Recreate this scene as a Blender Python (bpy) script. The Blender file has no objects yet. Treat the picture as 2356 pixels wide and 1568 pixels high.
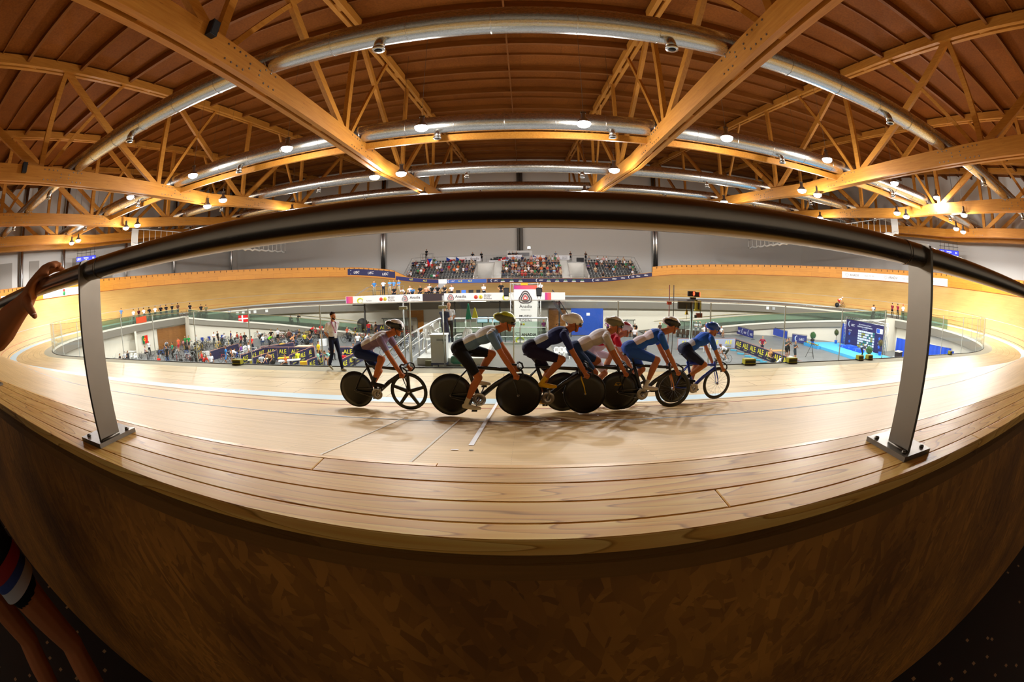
import bpy, bmesh, math, random
import numpy as np
from mathutils import Vector, Matrix
# ------------------------------------------------------------------ camera, world, exposure
SC = bpy.context.scene
COL = SC.collection
PI = math.pi
random.seed(7)
CAM_Z = 6.4                                   # infield floor is z = 0
F_PX = 964.67                                 # equisolid fisheye focal length in pixels of the 2356 px wide frame
MC = np.array([[0.9996040554804003, -0.027814652302425802, 0.004251750749041523],
               [0.026829387340549894, 0.9877214180617581, 0.1539044647727961],
               [-0.008480344454534695, -0.15372945527570583, 0.9880765852597495]])
cam = bpy.data.cameras.new('camera')
cam.type = 'PANO'
for tgt in (cam, getattr(cam, 'cycles', None)):
    if tgt is not None and hasattr(tgt, 'panorama_type'):
        tgt.panorama_type = 'FISHEYE_EQUISOLID'
        tgt.fisheye_lens = F_PX / 2356 * 36.0
        tgt.fisheye_fov = math.radians(240)
cam.sensor_width = 36.0
cam.sensor_height = 36.0 * 1568 / 2356
cam.sensor_fit = 'HORIZONTAL'
cam.clip_start = 0.02
cam.clip_end = 500
co = bpy.data.objects.new('camera', cam)
COL.objects.link(co)
R = Matrix(((MC[0, 0], MC[0, 2], -MC[0, 1]), (MC[1, 0], MC[1, 2], -MC[1, 1]), (MC[2, 0], MC[2, 2], -MC[2, 1])))
co.matrix_world = Matrix.Translation((0, 0, CAM_Z)) @ R.to_4x4()
SC.camera = co

w = bpy.data.worlds.new('world')
SC.world = w
w.use_nodes = True
w.node_tree.nodes['Background'].inputs[0].default_value = (1.0, 0.93, 0.85, 1)
w.node_tree.nodes['Background'].inputs[1].default_value = 0.02
SC.view_settings.view_transform = 'Standard'
SC.view_settings.look = 'None'
SC.view_settings.exposure = 0.2
SC.view_settings.gamma = 1.0
SC.view_settings.use_curve_mapping = False
cy = SC.cycles
cy.max_bounces = 7
cy.diffuse_bounces = 4
cy.glossy_bounces = 3
cy.transmission_bounces = 4
cy.transparent_max_bounces = 12
cy.caustics_reflective = False
cy.caustics_refractive = False
cy.sample_clamp_indirect = 4.0
cy.use_denoising = True

LAMP_ROWS = []                                # high-bay lamps: (x, y, z) filled in here so the light is set first
LAMP_POWER = 2650.0
def lamp_light(x, y, z, power=LAMP_POWER, col=(1.0, 0.975, 0.94), size=0.2):
    """the light of one high-bay lamp: the wide beam below its reflector and the glow that leaves its lens to the side"""
    for kind, share in (('SPOT', 0.78), ('POINT', 0.4)):
        l = bpy.data.lights.new('high_bay_light', kind)
        if kind == 'SPOT':
            l.spot_size = math.radians(174)
            l.spot_blend = 0.12
        l.shadow_soft_size = size
        l.energy = power * share
        l.color = col
        o = bpy.data.objects.new('high_bay_light', l)
        o.location = (x, y, z)
        COL.objects.link(o)

# ------------------------------------------------------------------ pixel of the photograph -> ray -> a point at a real depth
def ray(x, y):
    X = x - 1178.0
    Y = -(y - 784.0)
    r = math.hypot(X, Y)
    th = 2 * math.asin(r / 2 / F_PX)
    s = math.sin(th) / max(r, 1e-9)
    return MC @ np.array([X * s, math.cos(th), Y * s])
def onz(x, y, z):
    d = ray(x, y) ; t = (z - CAM_Z) / d[2]
    return Vector((d[0] * t, d[1] * t, z))
def ony(x, y, Y):
    d = ray(x, y) ; t = Y / d[1]
    return Vector((d[0] * t, Y, CAM_Z + d[2] * t))
def onx(x, y, X):
    d = ray(x, y) ; t = X / d[0]
    return Vector((X, d[1] * t, CAM_Z + d[2] * t))

# ------------------------------------------------------------------ materials
MATS = {}
def srgb(c):
    if isinstance(c, str):
        c = c.lstrip('#') ; c = [int(c[i:i + 2], 16) / 255 for i in (0, 2, 4)]
    return tuple((v / 12.92 if v <= 0.04045 else ((v + 0.055) / 1.055) ** 2.4) for v in c)
def new_mat(name):
    m = bpy.data.materials.new(name) ; m.use_nodes = True
    return m, m.node_tree.nodes, m.node_tree.links, m.node_tree.nodes['Principled BSDF']
def flat(hexc, rough=0.6, metal=0.0, spec=0.4, var=0.06):
    """a plain coloured surface with a little procedural mottling"""
    k = ('flat', hexc, rough, metal, spec, var)
    if k in MATS: return MATS[k]
    m, N, L, b = new_mat('surface_' + hexc.strip('#'))
    c = srgb(hexc)
    if var > 0:
        t = N.new('ShaderNodeTexNoise') ; t.inputs['Scale'].default_value = 9.0
        t.inputs['Detail'].default_value = 2.0
        tc = N.new('ShaderNodeTexCoord') ; L.new(tc.outputs['Object'], t.inputs['Vector'])
        r = N.new('ShaderNodeMixRGB')
        r.inputs[1].default_value = tuple(v * (1 - var) for v in c) + (1,)
        r.inputs[2].default_value = tuple(min(1, v * (1 + var)) for v in c) + (1,)
        L.new(t.outputs['Fac'], r.inputs[0]) ; L.new(r.outputs[0], b.inputs['Base Color'])
    else:
        b.inputs['Base Color'].default_value = c + (1,)
    b.inputs['Roughness'].default_value = rough
    b.inputs['Metallic'].default_value = metal
    b.inputs['Specular IOR Level'].default_value = spec
    MATS[k] = m
    return m
def emit(hexc, strength):
    k = ('emit', hexc, strength)
    if k in MATS: return MATS[k]
    m, N, L, b = new_mat('glowing_' + hexc.strip('#'))
    c = srgb(hexc)
    b.inputs['Base Color'].default_value = (0, 0, 0, 1)
    b.inputs['Emission Color'].default_value = c + (1,)
    b.inputs['Emission Strength'].default_value = strength
    MATS[k] = m
    return m
def wood(name, c1, c2, scale=(1, 1, 1), grain=6.0, rough=0.5, spec=0.35, coord='Object', boards=None, bump=0.0, knots=0.0, wear=0.0, cdark='#2a1a08'):
    """long-grain wood: stretched noise between two colours; boards = (axis, width, length) draws board seams"""
    if name in MATS: return MATS[name]
    m, N, L, b = new_mat(name)
    tc = N.new('ShaderNodeTexCoord')
    src = tc.outputs[coord]
    mp = N.new('ShaderNodeMapping') ; mp.inputs['Scale'].default_value = scale
    L.new(src, mp.inputs['Vector'])
    n1 = N.new('ShaderNodeTexNoise') ; n1.inputs['Scale'].default_value = grain
    n1.inputs['Detail'].default_value = 6.0 ; n1.inputs['Roughness'].default_value = 0.65
    L.new(mp.outputs[0], n1.inputs['Vector'])
    ramp = N.new('ShaderNodeValToRGB')
    ramp.color_ramp.elements[0].position = 0.3 ; ramp.color_ramp.elements[1].position = 0.7
    ramp.color_ramp.elements[0].color = srgb(c1) + (1,) ; ramp.color_ramp.elements[1].color = srgb(c2) + (1,)
    L.new(n1.outputs['Fac'], ramp.inputs[0])
    out = ramp.outputs[0]
    if wear > 0:
        n2 = N.new('ShaderNodeTexNoise') ; n2.inputs['Scale'].default_value = 0.35 ; n2.inputs['Detail'].default_value = 5.0
        L.new(src, n2.inputs['Vector'])
        mx = N.new('ShaderNodeMixRGB') ; mx.blend_type = 'MULTIPLY' ; mx.inputs[0].default_value = wear
        cr = N.new('ShaderNodeValToRGB') ; cr.color_ramp.elements[0].position = 0.35 ; cr.color_ramp.elements[1].position = 0.65
        cr.color_ramp.elements[0].color = (0.55, 0.5, 0.42, 1)
        L.new(n2.outputs['Fac'], cr.inputs[0]) ; L.new(out, mx.inputs[1]) ; L.new(cr.outputs[0], mx.inputs[2]) ; out = mx.outputs[0]
    if knots > 0:
        v = N.new('ShaderNodeTexVoronoi') ; v.inputs['Scale'].default_value = knots
        mp2 = N.new('ShaderNodeMapping') ; mp2.inputs['Scale'].default_value = tuple(max(s, 0.35) for s in scale)
        L.new(src, mp2.inputs['Vector']) ; L.new(mp2.outputs[0], v.inputs['Vector'])
        kr = N.new('ShaderNodeValToRGB') ; kr.color_ramp.elements[0].position = 0.035 ; kr.color_ramp.elements[1].position = 0.085
        kr.color_ramp.elements[0].color = (0.16, 0.09, 0.04, 1)
        L.new(v.outputs['Distance'], kr.inputs[0])
        mx = N.new('ShaderNodeMixRGB') ; mx.blend_type = 'MULTIPLY' ; mx.inputs[0].default_value = 0.9
        L.new(out, mx.inputs[1]) ; L.new(kr.outputs[0], mx.inputs[2]) ; out = mx.outputs[0]
    if boards:
        br = N.new('ShaderNodeTexBrick')
        br.offset = 0.37 ; br.inputs['Scale'].default_value = 1.0
        br.inputs['Brick Width'].default_value = boards[1] ; br.inputs['Row Height'].default_value = boards[0]
        br.inputs['Mortar Size'].default_value = boards[2] ; br.inputs['Mortar Smooth'].default_value = 0.2
        br.inputs['Color1'].default_value = (1, 1, 1, 1) ; br.inputs['Color2'].default_value = (0.86, 0.84, 0.8, 1)
        br.inputs['Mortar'].default_value = srgb(cdark) + (1,)
        if len(boards) > 3:
            mp3 = N.new('ShaderNodeMapping') ; mp3.inputs['Rotation'].default_value = boards[3]
            L.new(src, mp3.inputs['Vector']) ; L.new(mp3.outputs[0], br.inputs['Vector'])
        else:
            L.new(src, br.inputs['Vector'])
        mx = N.new('ShaderNodeMixRGB') ; mx.blend_type = 'MULTIPLY' ; mx.inputs[0].default_value = 0.85
        L.new(out, mx.inputs[1]) ; L.new(br.outputs['Color'], mx.inputs[2]) ; out = mx.outputs[0]
    L.new(out, b.inputs['Base Color'])
    b.inputs['Roughness'].default_value = rough
    b.inputs['Specular IOR Level'].default_value = spec
    if bump > 0:
        bp = N.new('ShaderNodeBump') ; bp.inputs['Strength'].default_value = bump ; bp.inputs['Distance'].default_value = 0.01
        L.new(n1.outputs['Fac'], bp.inputs['Height']) ; L.new(bp.outputs[0], b.inputs['Normal'])
    MATS[name] = m
    return m
def metal(name, hexc, rough=0.3, streak=(1, 1, 30)):
    if name in MATS: return MATS[name]
    m, N, L, b = new_mat(name)
    tc = N.new('ShaderNodeTexCoord') ; mp = N.new('ShaderNodeMapping') ; mp.inputs['Scale'].default_value = streak
    t = N.new('ShaderNodeTexNoise') ; t.inputs['Scale'].default_value = 12.0 ; t.inputs['Detail'].default_value = 4.0
    L.new(tc.outputs['Object'], mp.inputs['Vector']) ; L.new(mp.outputs[0], t.inputs['Vector'])
    r = N.new('ShaderNodeMapRange') ; r.inputs['To Min'].default_value = rough * 0.75 ; r.inputs['To Max'].default_value = rough * 1.3
    L.new(t.outputs['Fac'], r.inputs['Value']) ; L.new(r.outputs[0], b.inputs['Roughness'])
    b.inputs['Base Color'].default_value = srgb(hexc) + (1,)
    b.inputs['Metallic'].default_value = 1.0
    MATS[name] = m
    return m
def glass_mat(name='clear_pane', tint='#e4f2ec', refl=0.06, dirt=0.03):
    if name in MATS: return MATS[name]
    m = bpy.data.materials.new(name) ; m.use_nodes = True
    N, L = m.node_tree.nodes, m.node_tree.links
    N.clear()
    o = N.new('ShaderNodeOutputMaterial')
    tr = N.new('ShaderNodeBsdfTransparent') ; tr.inputs[0].default_value = srgb(tint) + (1,)
    gl = N.new('ShaderNodeBsdfGlossy') ; gl.inputs['Roughness'].default_value = 0.02
    df = N.new('ShaderNodeBsdfDiffuse') ; df.inputs[0].default_value = (0.7, 0.78, 0.72, 1)
    lw = N.new('ShaderNodeLayerWeight') ; pw = N.new('ShaderNodeMath') ; pw.operation = 'POWER' ; pw.inputs[1].default_value = 5.0
    L.new(lw.outputs['Facing'], pw.inputs[0])
    fr = N.new('ShaderNodeMapRange') ; fr.inputs['To Min'].default_value = 0.02 ; fr.inputs['To Max'].default_value = 0.45 ; L.new(pw.outputs[0], fr.inputs['Value'])
    nz = N.new('ShaderNodeTexNoise') ; nz.inputs['Scale'].default_value = 2.0
    tc = N.new('ShaderNodeTexCoord') ; L.new(tc.outputs['Object'], nz.inputs['Vector'])
    mr = N.new('ShaderNodeMapRange') ; mr.inputs['To Min'].default_value = dirt * 0.4 ; mr.inputs['To Max'].default_value = dirt * 1.6
    L.new(nz.outputs['Fac'], mr.inputs['Value'])
    m1 = N.new('ShaderNodeMixShader') ; m2 = N.new('ShaderNodeMixShader')
    L.new(fr.outputs[0], m1.inputs[0]) ; L.new(tr.outputs[0], m1.inputs[1]) ; L.new(gl.outputs[0], m1.inputs[2])
    L.new(mr.outputs[0], m2.inputs[0]) ; L.new(m1.outputs[0], m2.inputs[1]) ; L.new(df.outputs[0], m2.inputs[2])
    L.new(m2.outputs[0], o.inputs[0])
    MATS[name] = m
    return m

# ------------------------------------------------------------------ mesh builder
class MB:
    def __init__(s):
        s.v = [] ; s.f = [] ; s.mi = [] ; s.uv = [] ; s.cur = 0 ; s.sm = []
    def face(s, idx, uvs=None, smooth=False):
        s.f.append(tuple(idx)) ; s.mi.append(s.cur) ; s.uv.append(uvs) ; s.sm.append(smooth)
    def quad(s, a, b, c, d, uvs=None):
        i = len(s.v) ; s.v += [tuple(a), tuple(b), tuple(c), tuple(d)] ; s.face((i, i + 1, i + 2, i + 3), uvs)
    def poly(s, pts):
        i = len(s.v) ; s.v += [tuple(p) for p in pts] ; s.face(range(i, i + len(pts)))
    def hexa(s, p):
        """eight corners: bottom ring 0-3, top ring 4-7"""
        i = len(s.v) ; s.v += [tuple(q) for q in p]
        for q in ((3, 2, 1, 0), (4, 5, 6, 7), (0, 1, 5, 4), (1, 2, 6, 5), (2, 3, 7, 6), (3, 0, 4, 7)):
            s.face([i + k for k in q])
    def box(s, c, d, rz=0.0, M=None):
        x, y, z = d[0] / 2, d[1] / 2, d[2] / 2
        P = [Vector(q) for q in ((-x, -y, -z), (x, -y, -z), (x, y, -z), (-x, y, -z), (-x, -y, z), (x, -y, z), (x, y, z), (-x, y, z))]
        if M is None: M = Matrix.Rotation(rz, 3, 'Z')
        s.hexa([M @ q + Vector(c) for q in P])
    def beam(s, a, b, wd, ht, up=(0, 0, 1)):
        """rectangular bar from a to b; wd across, ht along up"""
        a, b = Vector(a), Vector(b) ; d = (b - a).normalized() ; u = Vector(up)
        r = d.cross(u)
        if r.length < 1e-4: r = d.cross(Vector((1, 0, 0)))
        r.normalize() ; u = r.cross(d).normalized()
        r *= wd / 2 ; u *= ht / 2
        s.hexa([a - r - u, b - r - u, b + r - u, a + r - u, a - r + u, b - r + u, b + r + u, a + r + u])
    def tube(s, pts, rad, n=8, cap=True, flat=1.0, up=None):
        pts = [Vector(p) for p in pts]
        if not hasattr(rad, '__len__'): rad = [rad] * len(pts)
        base = len(s.v) ; prev = None
        for k, p in enumerate(pts):
            d = (pts[min(k + 1, len(pts) - 1)] - pts[max(k - 1, 0)]).normalized()
            if prev is None:
                u = Vector(up) if up else (Vector((0, 0, 1)) if abs(d.z) < 0.9 else Vector((1, 0, 0)))
            else: u = prev
            r = d.cross(u).normalized() ; u = r.cross(d).normalized() ; prev = u
            for j in range(n):
                a = 2 * PI * j / n
                s.v.append(tuple(p + r * (math.cos(a) * rad[k] * flat) + u * (math.sin(a) * rad[k])))
        for k in range(len(pts) - 1):
            for j in range(n):
                a = base + k * n + j ; b = base + k * n + (j + 1) % n
                s.face((a, b, b + n, a + n), None, True)
        if cap:
            s.face([base + j for j in range(n)][::-1]) ; s.face([base + (len(pts) - 1) * n + j for j in range(n)])
    def lathe(s, prof, n=16, c=(0, 0, 0), axis='Z', closed=False, M=None):
        """profile of (radius, height)"""
        base = len(s.v) ; c = Vector(c)
        for (r, h) in prof:
            for j in range(n):
                a = 2 * PI * j / n ; x, y = r * math.cos(a), r * math.sin(a)
                q = Vector((x, y, h)) if axis == 'Z' else (Vector((x, h, y)) if axis == 'Y' else Vector((h, x, y)))
                if M is not None: q = M @ q
                s.v.append(tuple(q + c))
        m = len(prof)
        for k in range(m if closed else m - 1):
            for j in range(n):
                a = base + k * n + j ; b = base + k * n + (j + 1) % n
                a2 = base + ((k + 1) % m) * n + j ; b2 = base + ((k + 1) % m) * n + (j + 1) % n
                s.face((a, b, b2, a2), None, True)
        if not closed:
            if prof[0][0] > 1e-5: s.face([base + j for j in range(n)][::-1])
            if prof[-1][0] > 1e-5: s.face([base + (m - 1) * n + j for j in range(n)])
    def ball(s, c, r, n=12, m=8):
        if not hasattr(r, '__len__'): r = (r, r, r)
        base = len(s.v)
        for i in range(1, m):
            t = PI * i / m
            for j in range(n):
                a = 2 * PI * j / n
                s.v.append((c[0] + r[0] * math.sin(t) * math.cos(a), c[1] + r[1] * math.sin(t) * math.sin(a), c[2] + r[2] * math.cos(t)))
        top = len(s.v) ; s.v.append((c[0], c[1], c[2] + r[2])) ; s.v.append((c[0], c[1], c[2] - r[2]))
        for j in range(n):
            s.face((top, base + j, base + (j + 1) % n), None, True)
            s.face((top + 1, base + (m - 2) * n + (j + 1) % n, base + (m - 2) * n + j), None, True)
        for i in range(m - 2):
            for j in range(n):
                a = base + i * n + j ; b = base + i * n + (j + 1) % n
                s.face((a, a + n, b + n, b), None, True)
    def mesh(s, name, mats, smooth=None):
        me = bpy.data.meshes.new(name)
        me.from_pydata([tuple(map(float, q)) for q in s.v], [], s.f)
        if not isinstance(mats, (list, tuple)): mats = [mats]
        for m in mats: me.materials.append(m)
        me.polygons.foreach_set('material_index', s.mi)
        me.polygons.foreach_set('use_smooth', [bool(q) if smooth is None else smooth for q in s.sm])
        if any(u is not None for u in s.uv):
            ul = me.uv_layers.new(name='UVMap')
            for p, u in zip(me.polygons, s.uv):
                if u is not None:
                    for li, q in zip(p.loop_indices, u): ul.data[li].uv = q
        bm = bmesh.new() ; bm.from_mesh(me) ; bmesh.ops.recalc_face_normals(bm, faces=bm.faces) ; bm.to_mesh(me) ; bm.free()
        me.update()
        return me
    def obj(s, name, mats, parent=None, bevel=0.0, smooth=None, loc=None):
        o = bpy.data.objects.new(name, s.mesh(name, mats, smooth))
        COL.objects.link(o)
        if parent is not None: o.parent = parent
        if loc is not None: o.location = loc
        if bevel > 0:
            b = o.modifiers.new('edge', 'BEVEL') ; b.width = bevel ; b.segments = 2 ; b.limit_method = 'ANGLE'
        return o
def fit_words(s, n=16):
    w_ = s.split()
    for art in ('a', 'an', 'the', 'and', 'with', 'in'):
        while len(w_) > n and art in w_[1:]:
            k = len(w_) - 1 - w_[::-1].index(art) ; w_.pop(k)
    return ' '.join(w_[:n])
def tag(o, label=None, cat=None, group=None, kind=None):
    if label: o['label'] = fit_words(label)
    if cat: o['category'] = cat
    if group: o['group'] = group
    if kind: o['kind'] = kind
    return o
def thing(name, label, cat, loc=(0, 0, 0), rz=0.0, group=None):
    o = bpy.data.objects.new(name, None) ; COL.objects.link(o)
    o.location = loc ; o.rotation_euler = (0, 0, rz) ; o.empty_display_size = 0.2
    return tag(o, label, cat, group)
def struct(o):
    o['kind'] = 'structure'
    return o
def copy_tree(root, loc=None, rz=None, label=None, group=None):
    """a thing with copies of its parts and their sub-parts (mesh data shared)"""
    def rec(o, par):
        c = o.copy() ; COL.objects.link(c)
        if par is not None: c.parent = par
        for k in list(o.children): rec(k, c)
        return c
    c = rec(root, None)
    if loc is not None: c.location = loc
    if rz is not None: c.rotation_euler = (0, 0, rz)
    if label: c['label'] = fit_words(label)
    if group: c['group'] = group
    return c
FONT_CACHE = {}
def text(s, size, mat, parent=None, loc=(0, 0, 0), rot=None, name='lettering', ax='CENTER', bold=0.0, sx=1.0, depth=0.004, shear=0.0, M=None):
    k = (s, size, ax, bold, sx, depth, shear, mat.name)
    if k not in FONT_CACHE:
        c = bpy.data.curves.new(name, 'FONT') ; c.body = s ; c.size = size ; c.align_x = ax ; c.align_y = 'CENTER'
        c.extrude = depth ; c.offset = bold * size ; c.shear = shear ; c.resolution_u = 2
        t = bpy.data.objects.new(name, c) ; COL.objects.link(t)
        dg = bpy.context.evaluated_depsgraph_get()
        me = bpy.data.meshes.new_from_object(t.evaluated_get(dg)) ; me.name = name
        if sx != 1.0:
            me.transform(Matrix.Diagonal((sx, 1, 1, 1)))
        me.materials.clear() ; me.materials.append(mat)
        bpy.data.objects.remove(t) ; bpy.data.curves.remove(c)
        FONT_CACHE[k] = me
    o = bpy.data.objects.new(name, FONT_CACHE[k]) ; COL.objects.link(o)
    if parent is not None: o.parent = parent
    if M is not None: o.matrix_local = M
    else:
        o.location = loc ; o.rotation_euler = rot if rot else (PI / 2, 0, 0)
    return o
def frameM(p, x, up=(0, 0, 1)):
    """matrix whose X runs along x, Y is near up, Z faces out; origin p"""
    x = Vector(x).normalized() ; u = Vector(up) ; z = x.cross(u).normalized() ; y = z.cross(x)
    return Matrix(((x.x, y.x, z.x, p[0]), (x.y, y.y, z.y, p[1]), (x.z, y.z, z.z, p[2]), (0, 0, 0, 1)))
# ------------------------------------------------------------------ the track: stadium-shaped inner line, banked surface outside it
Z_IN = 3.977                                  # inner edge of the racing surface
YC, RAD = 30.02, 22.30
XL, XR = -27.5, 25.5
W_TRACK = 7.35
def sm(t):
    t = max(0.0, min(1.0, t)) ; return t * t * (3 - 2 * t)
PATH = []                                     # (x, y, nx, ny, s, bank, zone, q)
def build_path():
    s = 0.0
    n = 54
    segs = []
    for i in range(n + 1):                    # near straight, right to left
        x = XR + (XL - XR) * i / n
        segs.append((x, YC - RAD, 0.0, -1.0, 'near', min(x - XL, XR - x)))
    m = 64
    for i in range(1, m):                     # left bend
        a = -PI / 2 - PI * i / m
        segs.append((XL + RAD * math.cos(a), YC + RAD * math.sin(a), math.cos(a), math.sin(a), 'left', math.sin(PI * i / m)))
    for i in range(n + 1):
        x = XL + (XR - XL) * i / n
        segs.append((x, YC + RAD, 0.0, 1.0, 'far', min(x - XL, XR - x)))
    for i in range(1, m):
        a = PI / 2 - PI * i / m
        segs.append((XR + RAD * math.cos(a), YC + RAD * math.sin(a), math.cos(a), math.sin(a), 'right', math.sin(PI * i / m)))
    segs.append(segs[0])
    px = None
    for (x, y, nx, ny, zone, q) in segs:
        if px: s += math.hypot(x - px[0], y - px[1])
        px = (x, y)
        if zone in ('near', 'far'):
            b = 11.84 + 13.2 * (1 - sm(q / 17.0))
        else:
            b = 25.04 + 10.6 * q ** 0.9
        PATH.append((x, y, nx, ny, s, math.radians(b), zone, q))
build_path()
def off(p, d):
    """point at signed distance d outside (+) the inner line, on the banked surface / band / apron"""
    x, y, nx, ny, s, b = p[:6]
    if d >= 0: h, z = d * math.cos(b), Z_IN + d * math.sin(b)
    elif d > -0.68: h, z = d, Z_IN + d * 0.155
    else: h, z = d, Z_IN - 0.1054 + (d + 0.68) * 0.0495
    return Vector((x + nx * h, y + ny * h, z))
A_IN = -4.52                                  # inner edge of the apron, where the glass stands
def strip(name, d0, d1, mat, lift=0.0, sub=1, i0=0, i1=None, uvk=1.0, parent=None):
    m = MB() ; P = PATH[i0:i1]
    for a, b in zip(P[:-1], P[1:]):
        for k in range(sub):
            e0 = d0 + (d1 - d0) * k / sub ; e1 = d0 + (d1 - d0) * (k + 1) / sub
            q = [off(a, e0), off(b, e0), off(b, e1), off(a, e1)]
            for v in q: v.z += lift
            m.quad(q[0], q[1], q[2], q[3], [(a[4], e0), (b[4], e0), (b[4], e1), (a[4], e1)])
    return m.obj(name, mat, parent, smooth=True)
track_wood = wood('track_strip_wood', '#c29a52', '#dbb878', scale=(0.12, 9.0, 1), grain=3.0, rough=0.5, spec=0.6, coord='UV', boards=(0.04, 3.2, 0.0012), wear=0.3, cdark='#85683c')
apron_wood = wood('apron_board_wood', '#cfb07a', '#e2c894', scale=(0.15, 3.0, 1), grain=2.5, rough=0.45, spec=0.35, coord='UV', boards=(0.62, 2.45, 0.012), wear=0.25, cdark='#a48a60')
grey_apron = flat('#6f6c66', 0.8)
blue_paint = flat('#b9d3de', 0.45, var=0.04)
struct(strip('floor_track', 0.0, W_TRACK, track_wood, sub=5))
struct(strip('trim_blue_band', -0.68, 0.0, blue_paint))
LIN = {'black_line': (0.18, 0.23, '#26221c'), 'sprinters_line': (0.88, 0.93, '#b5482c'), 'stayers_line': (2.47, 2.52, '#9fb0bd')}
for k, (a, b, c) in LIN.items():
    struct(strip('trim_' + k, a, b, flat(c, 0.5), lift=0.004))
near_idx = [i for i, p in enumerate(PATH) if p[6] == 'near']
far_idx = [i for i, p in enumerate(PATH) if p[6] == 'far']
left_idx = [i for i, p in enumerate(PATH) if p[6] == 'left']
right_idx = [i for i, p in enumerate(PATH) if p[6] == 'right']
mid_l = left_idx[len(left_idx) // 2 - 4] ; mid_r = right_idx[len(right_idx) // 2 + 4]
# the apron: pale boards on the near half, dark grey carpet on the far half
struct(strip('floor_apron_near', -3.6, -0.68, apron_wood, sub=2, i0=0, i1=mid_l + 1))
struct(strip('floor_apron_near_right', -3.6, -0.68, apron_wood, sub=2, i0=mid_r, i1=None))
conc = flat('#a9a08a', 0.8)
struct(strip('floor_apron_edge', A_IN, -3.6, conc, i0=0, i1=mid_l + 1))
struct(strip('floor_apron_edge_right', A_IN, -3.6, conc, i0=mid_r, i1=None))
struct(strip('trim_apron_lip', -0.98, -0.68, apron_wood, i0=mid_l, i1=mid_r + 1))
struct(strip('floor_apron_far', A_IN, -0.98, grey_apron, i0=mid_l, i1=mid_r + 1))
# finish line, expansion seams and marks on the near straight
def cross_strip(name, x, wd, d0, d1, mat, lift=0.005):
    m = MB() ; p = (x, YC - RAD, 0, -1, 0, math.radians(11.84))
    a = off(p, d0) ; b = off(p, d1)
    for v in (a, b): v.z += lift
    m.quad((x - wd / 2, a.y, a.z), (x + wd / 2, a.y, a.z), (x + wd / 2, b.y, b.z), (x - wd / 2, b.y, b.z))
    return struct(m.obj(name, mat))
white_paint = flat('#e9e9ea', 0.5, var=0.02)
cross_strip('trim_finish_line', -0.50, 0.05, -0.68, 4.15, white_paint)
seam = flat('#d8d0be', 0.7)
cross_strip('trim_expansion_seam', -1.70, 0.022, 2.3, 7.3, seam)
cross_strip('trim_expansion_seam', -0.89, 0.026, 2.3, 7.3, seam)
cross_strip('trim_lane_mark', -0.62, 0.07, 4.36, 4.39, white_paint)
cross_strip('trim_lane_mark', -0.47, 0.04, 4.36, 4.39, flat('#2a2620'))
# ------------------------------------------------------------------ infield walls, floor
wall_white = flat('#dcd6c8', 0.75, var=0.03)
def offxy(p, d, z):
    return Vector((p[0] + p[2] * d, p[1] + p[3] * d, z))
def vwall(name, d, z0, z1, mat, i0=0, i1=None, d1=None):
    m = MB() ; P = PATH[i0:i1]
    if d1 is None: d1 = d
    for a, b in zip(P[:-1], P[1:]):
        m.quad(offxy(a, d, z0), offxy(b, d, z0), offxy(b, d1, z1), offxy(a, d1, z1))
    return struct(m.obj(name, mat, smooth=True))
zA = off(PATH[0], A_IN).z                     # 3.70
vwall('trim_apron_nosing', A_IN, zA - 0.16, zA + 0.03, flat('#d3d0c4', 0.6))
INF = [math.atan2(*(ray(q, 740)[:2])) for q in (430, 880, 1470, 2040)]   # directions where the two far ramps start and end
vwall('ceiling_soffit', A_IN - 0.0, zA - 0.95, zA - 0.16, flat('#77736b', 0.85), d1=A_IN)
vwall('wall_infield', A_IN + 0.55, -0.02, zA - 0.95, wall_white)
vwall('ceiling_soffit_under', A_IN + 0.56, zA - 0.951, zA - 0.95, flat('#7f7b72', 0.85), d1=A_IN)
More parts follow.
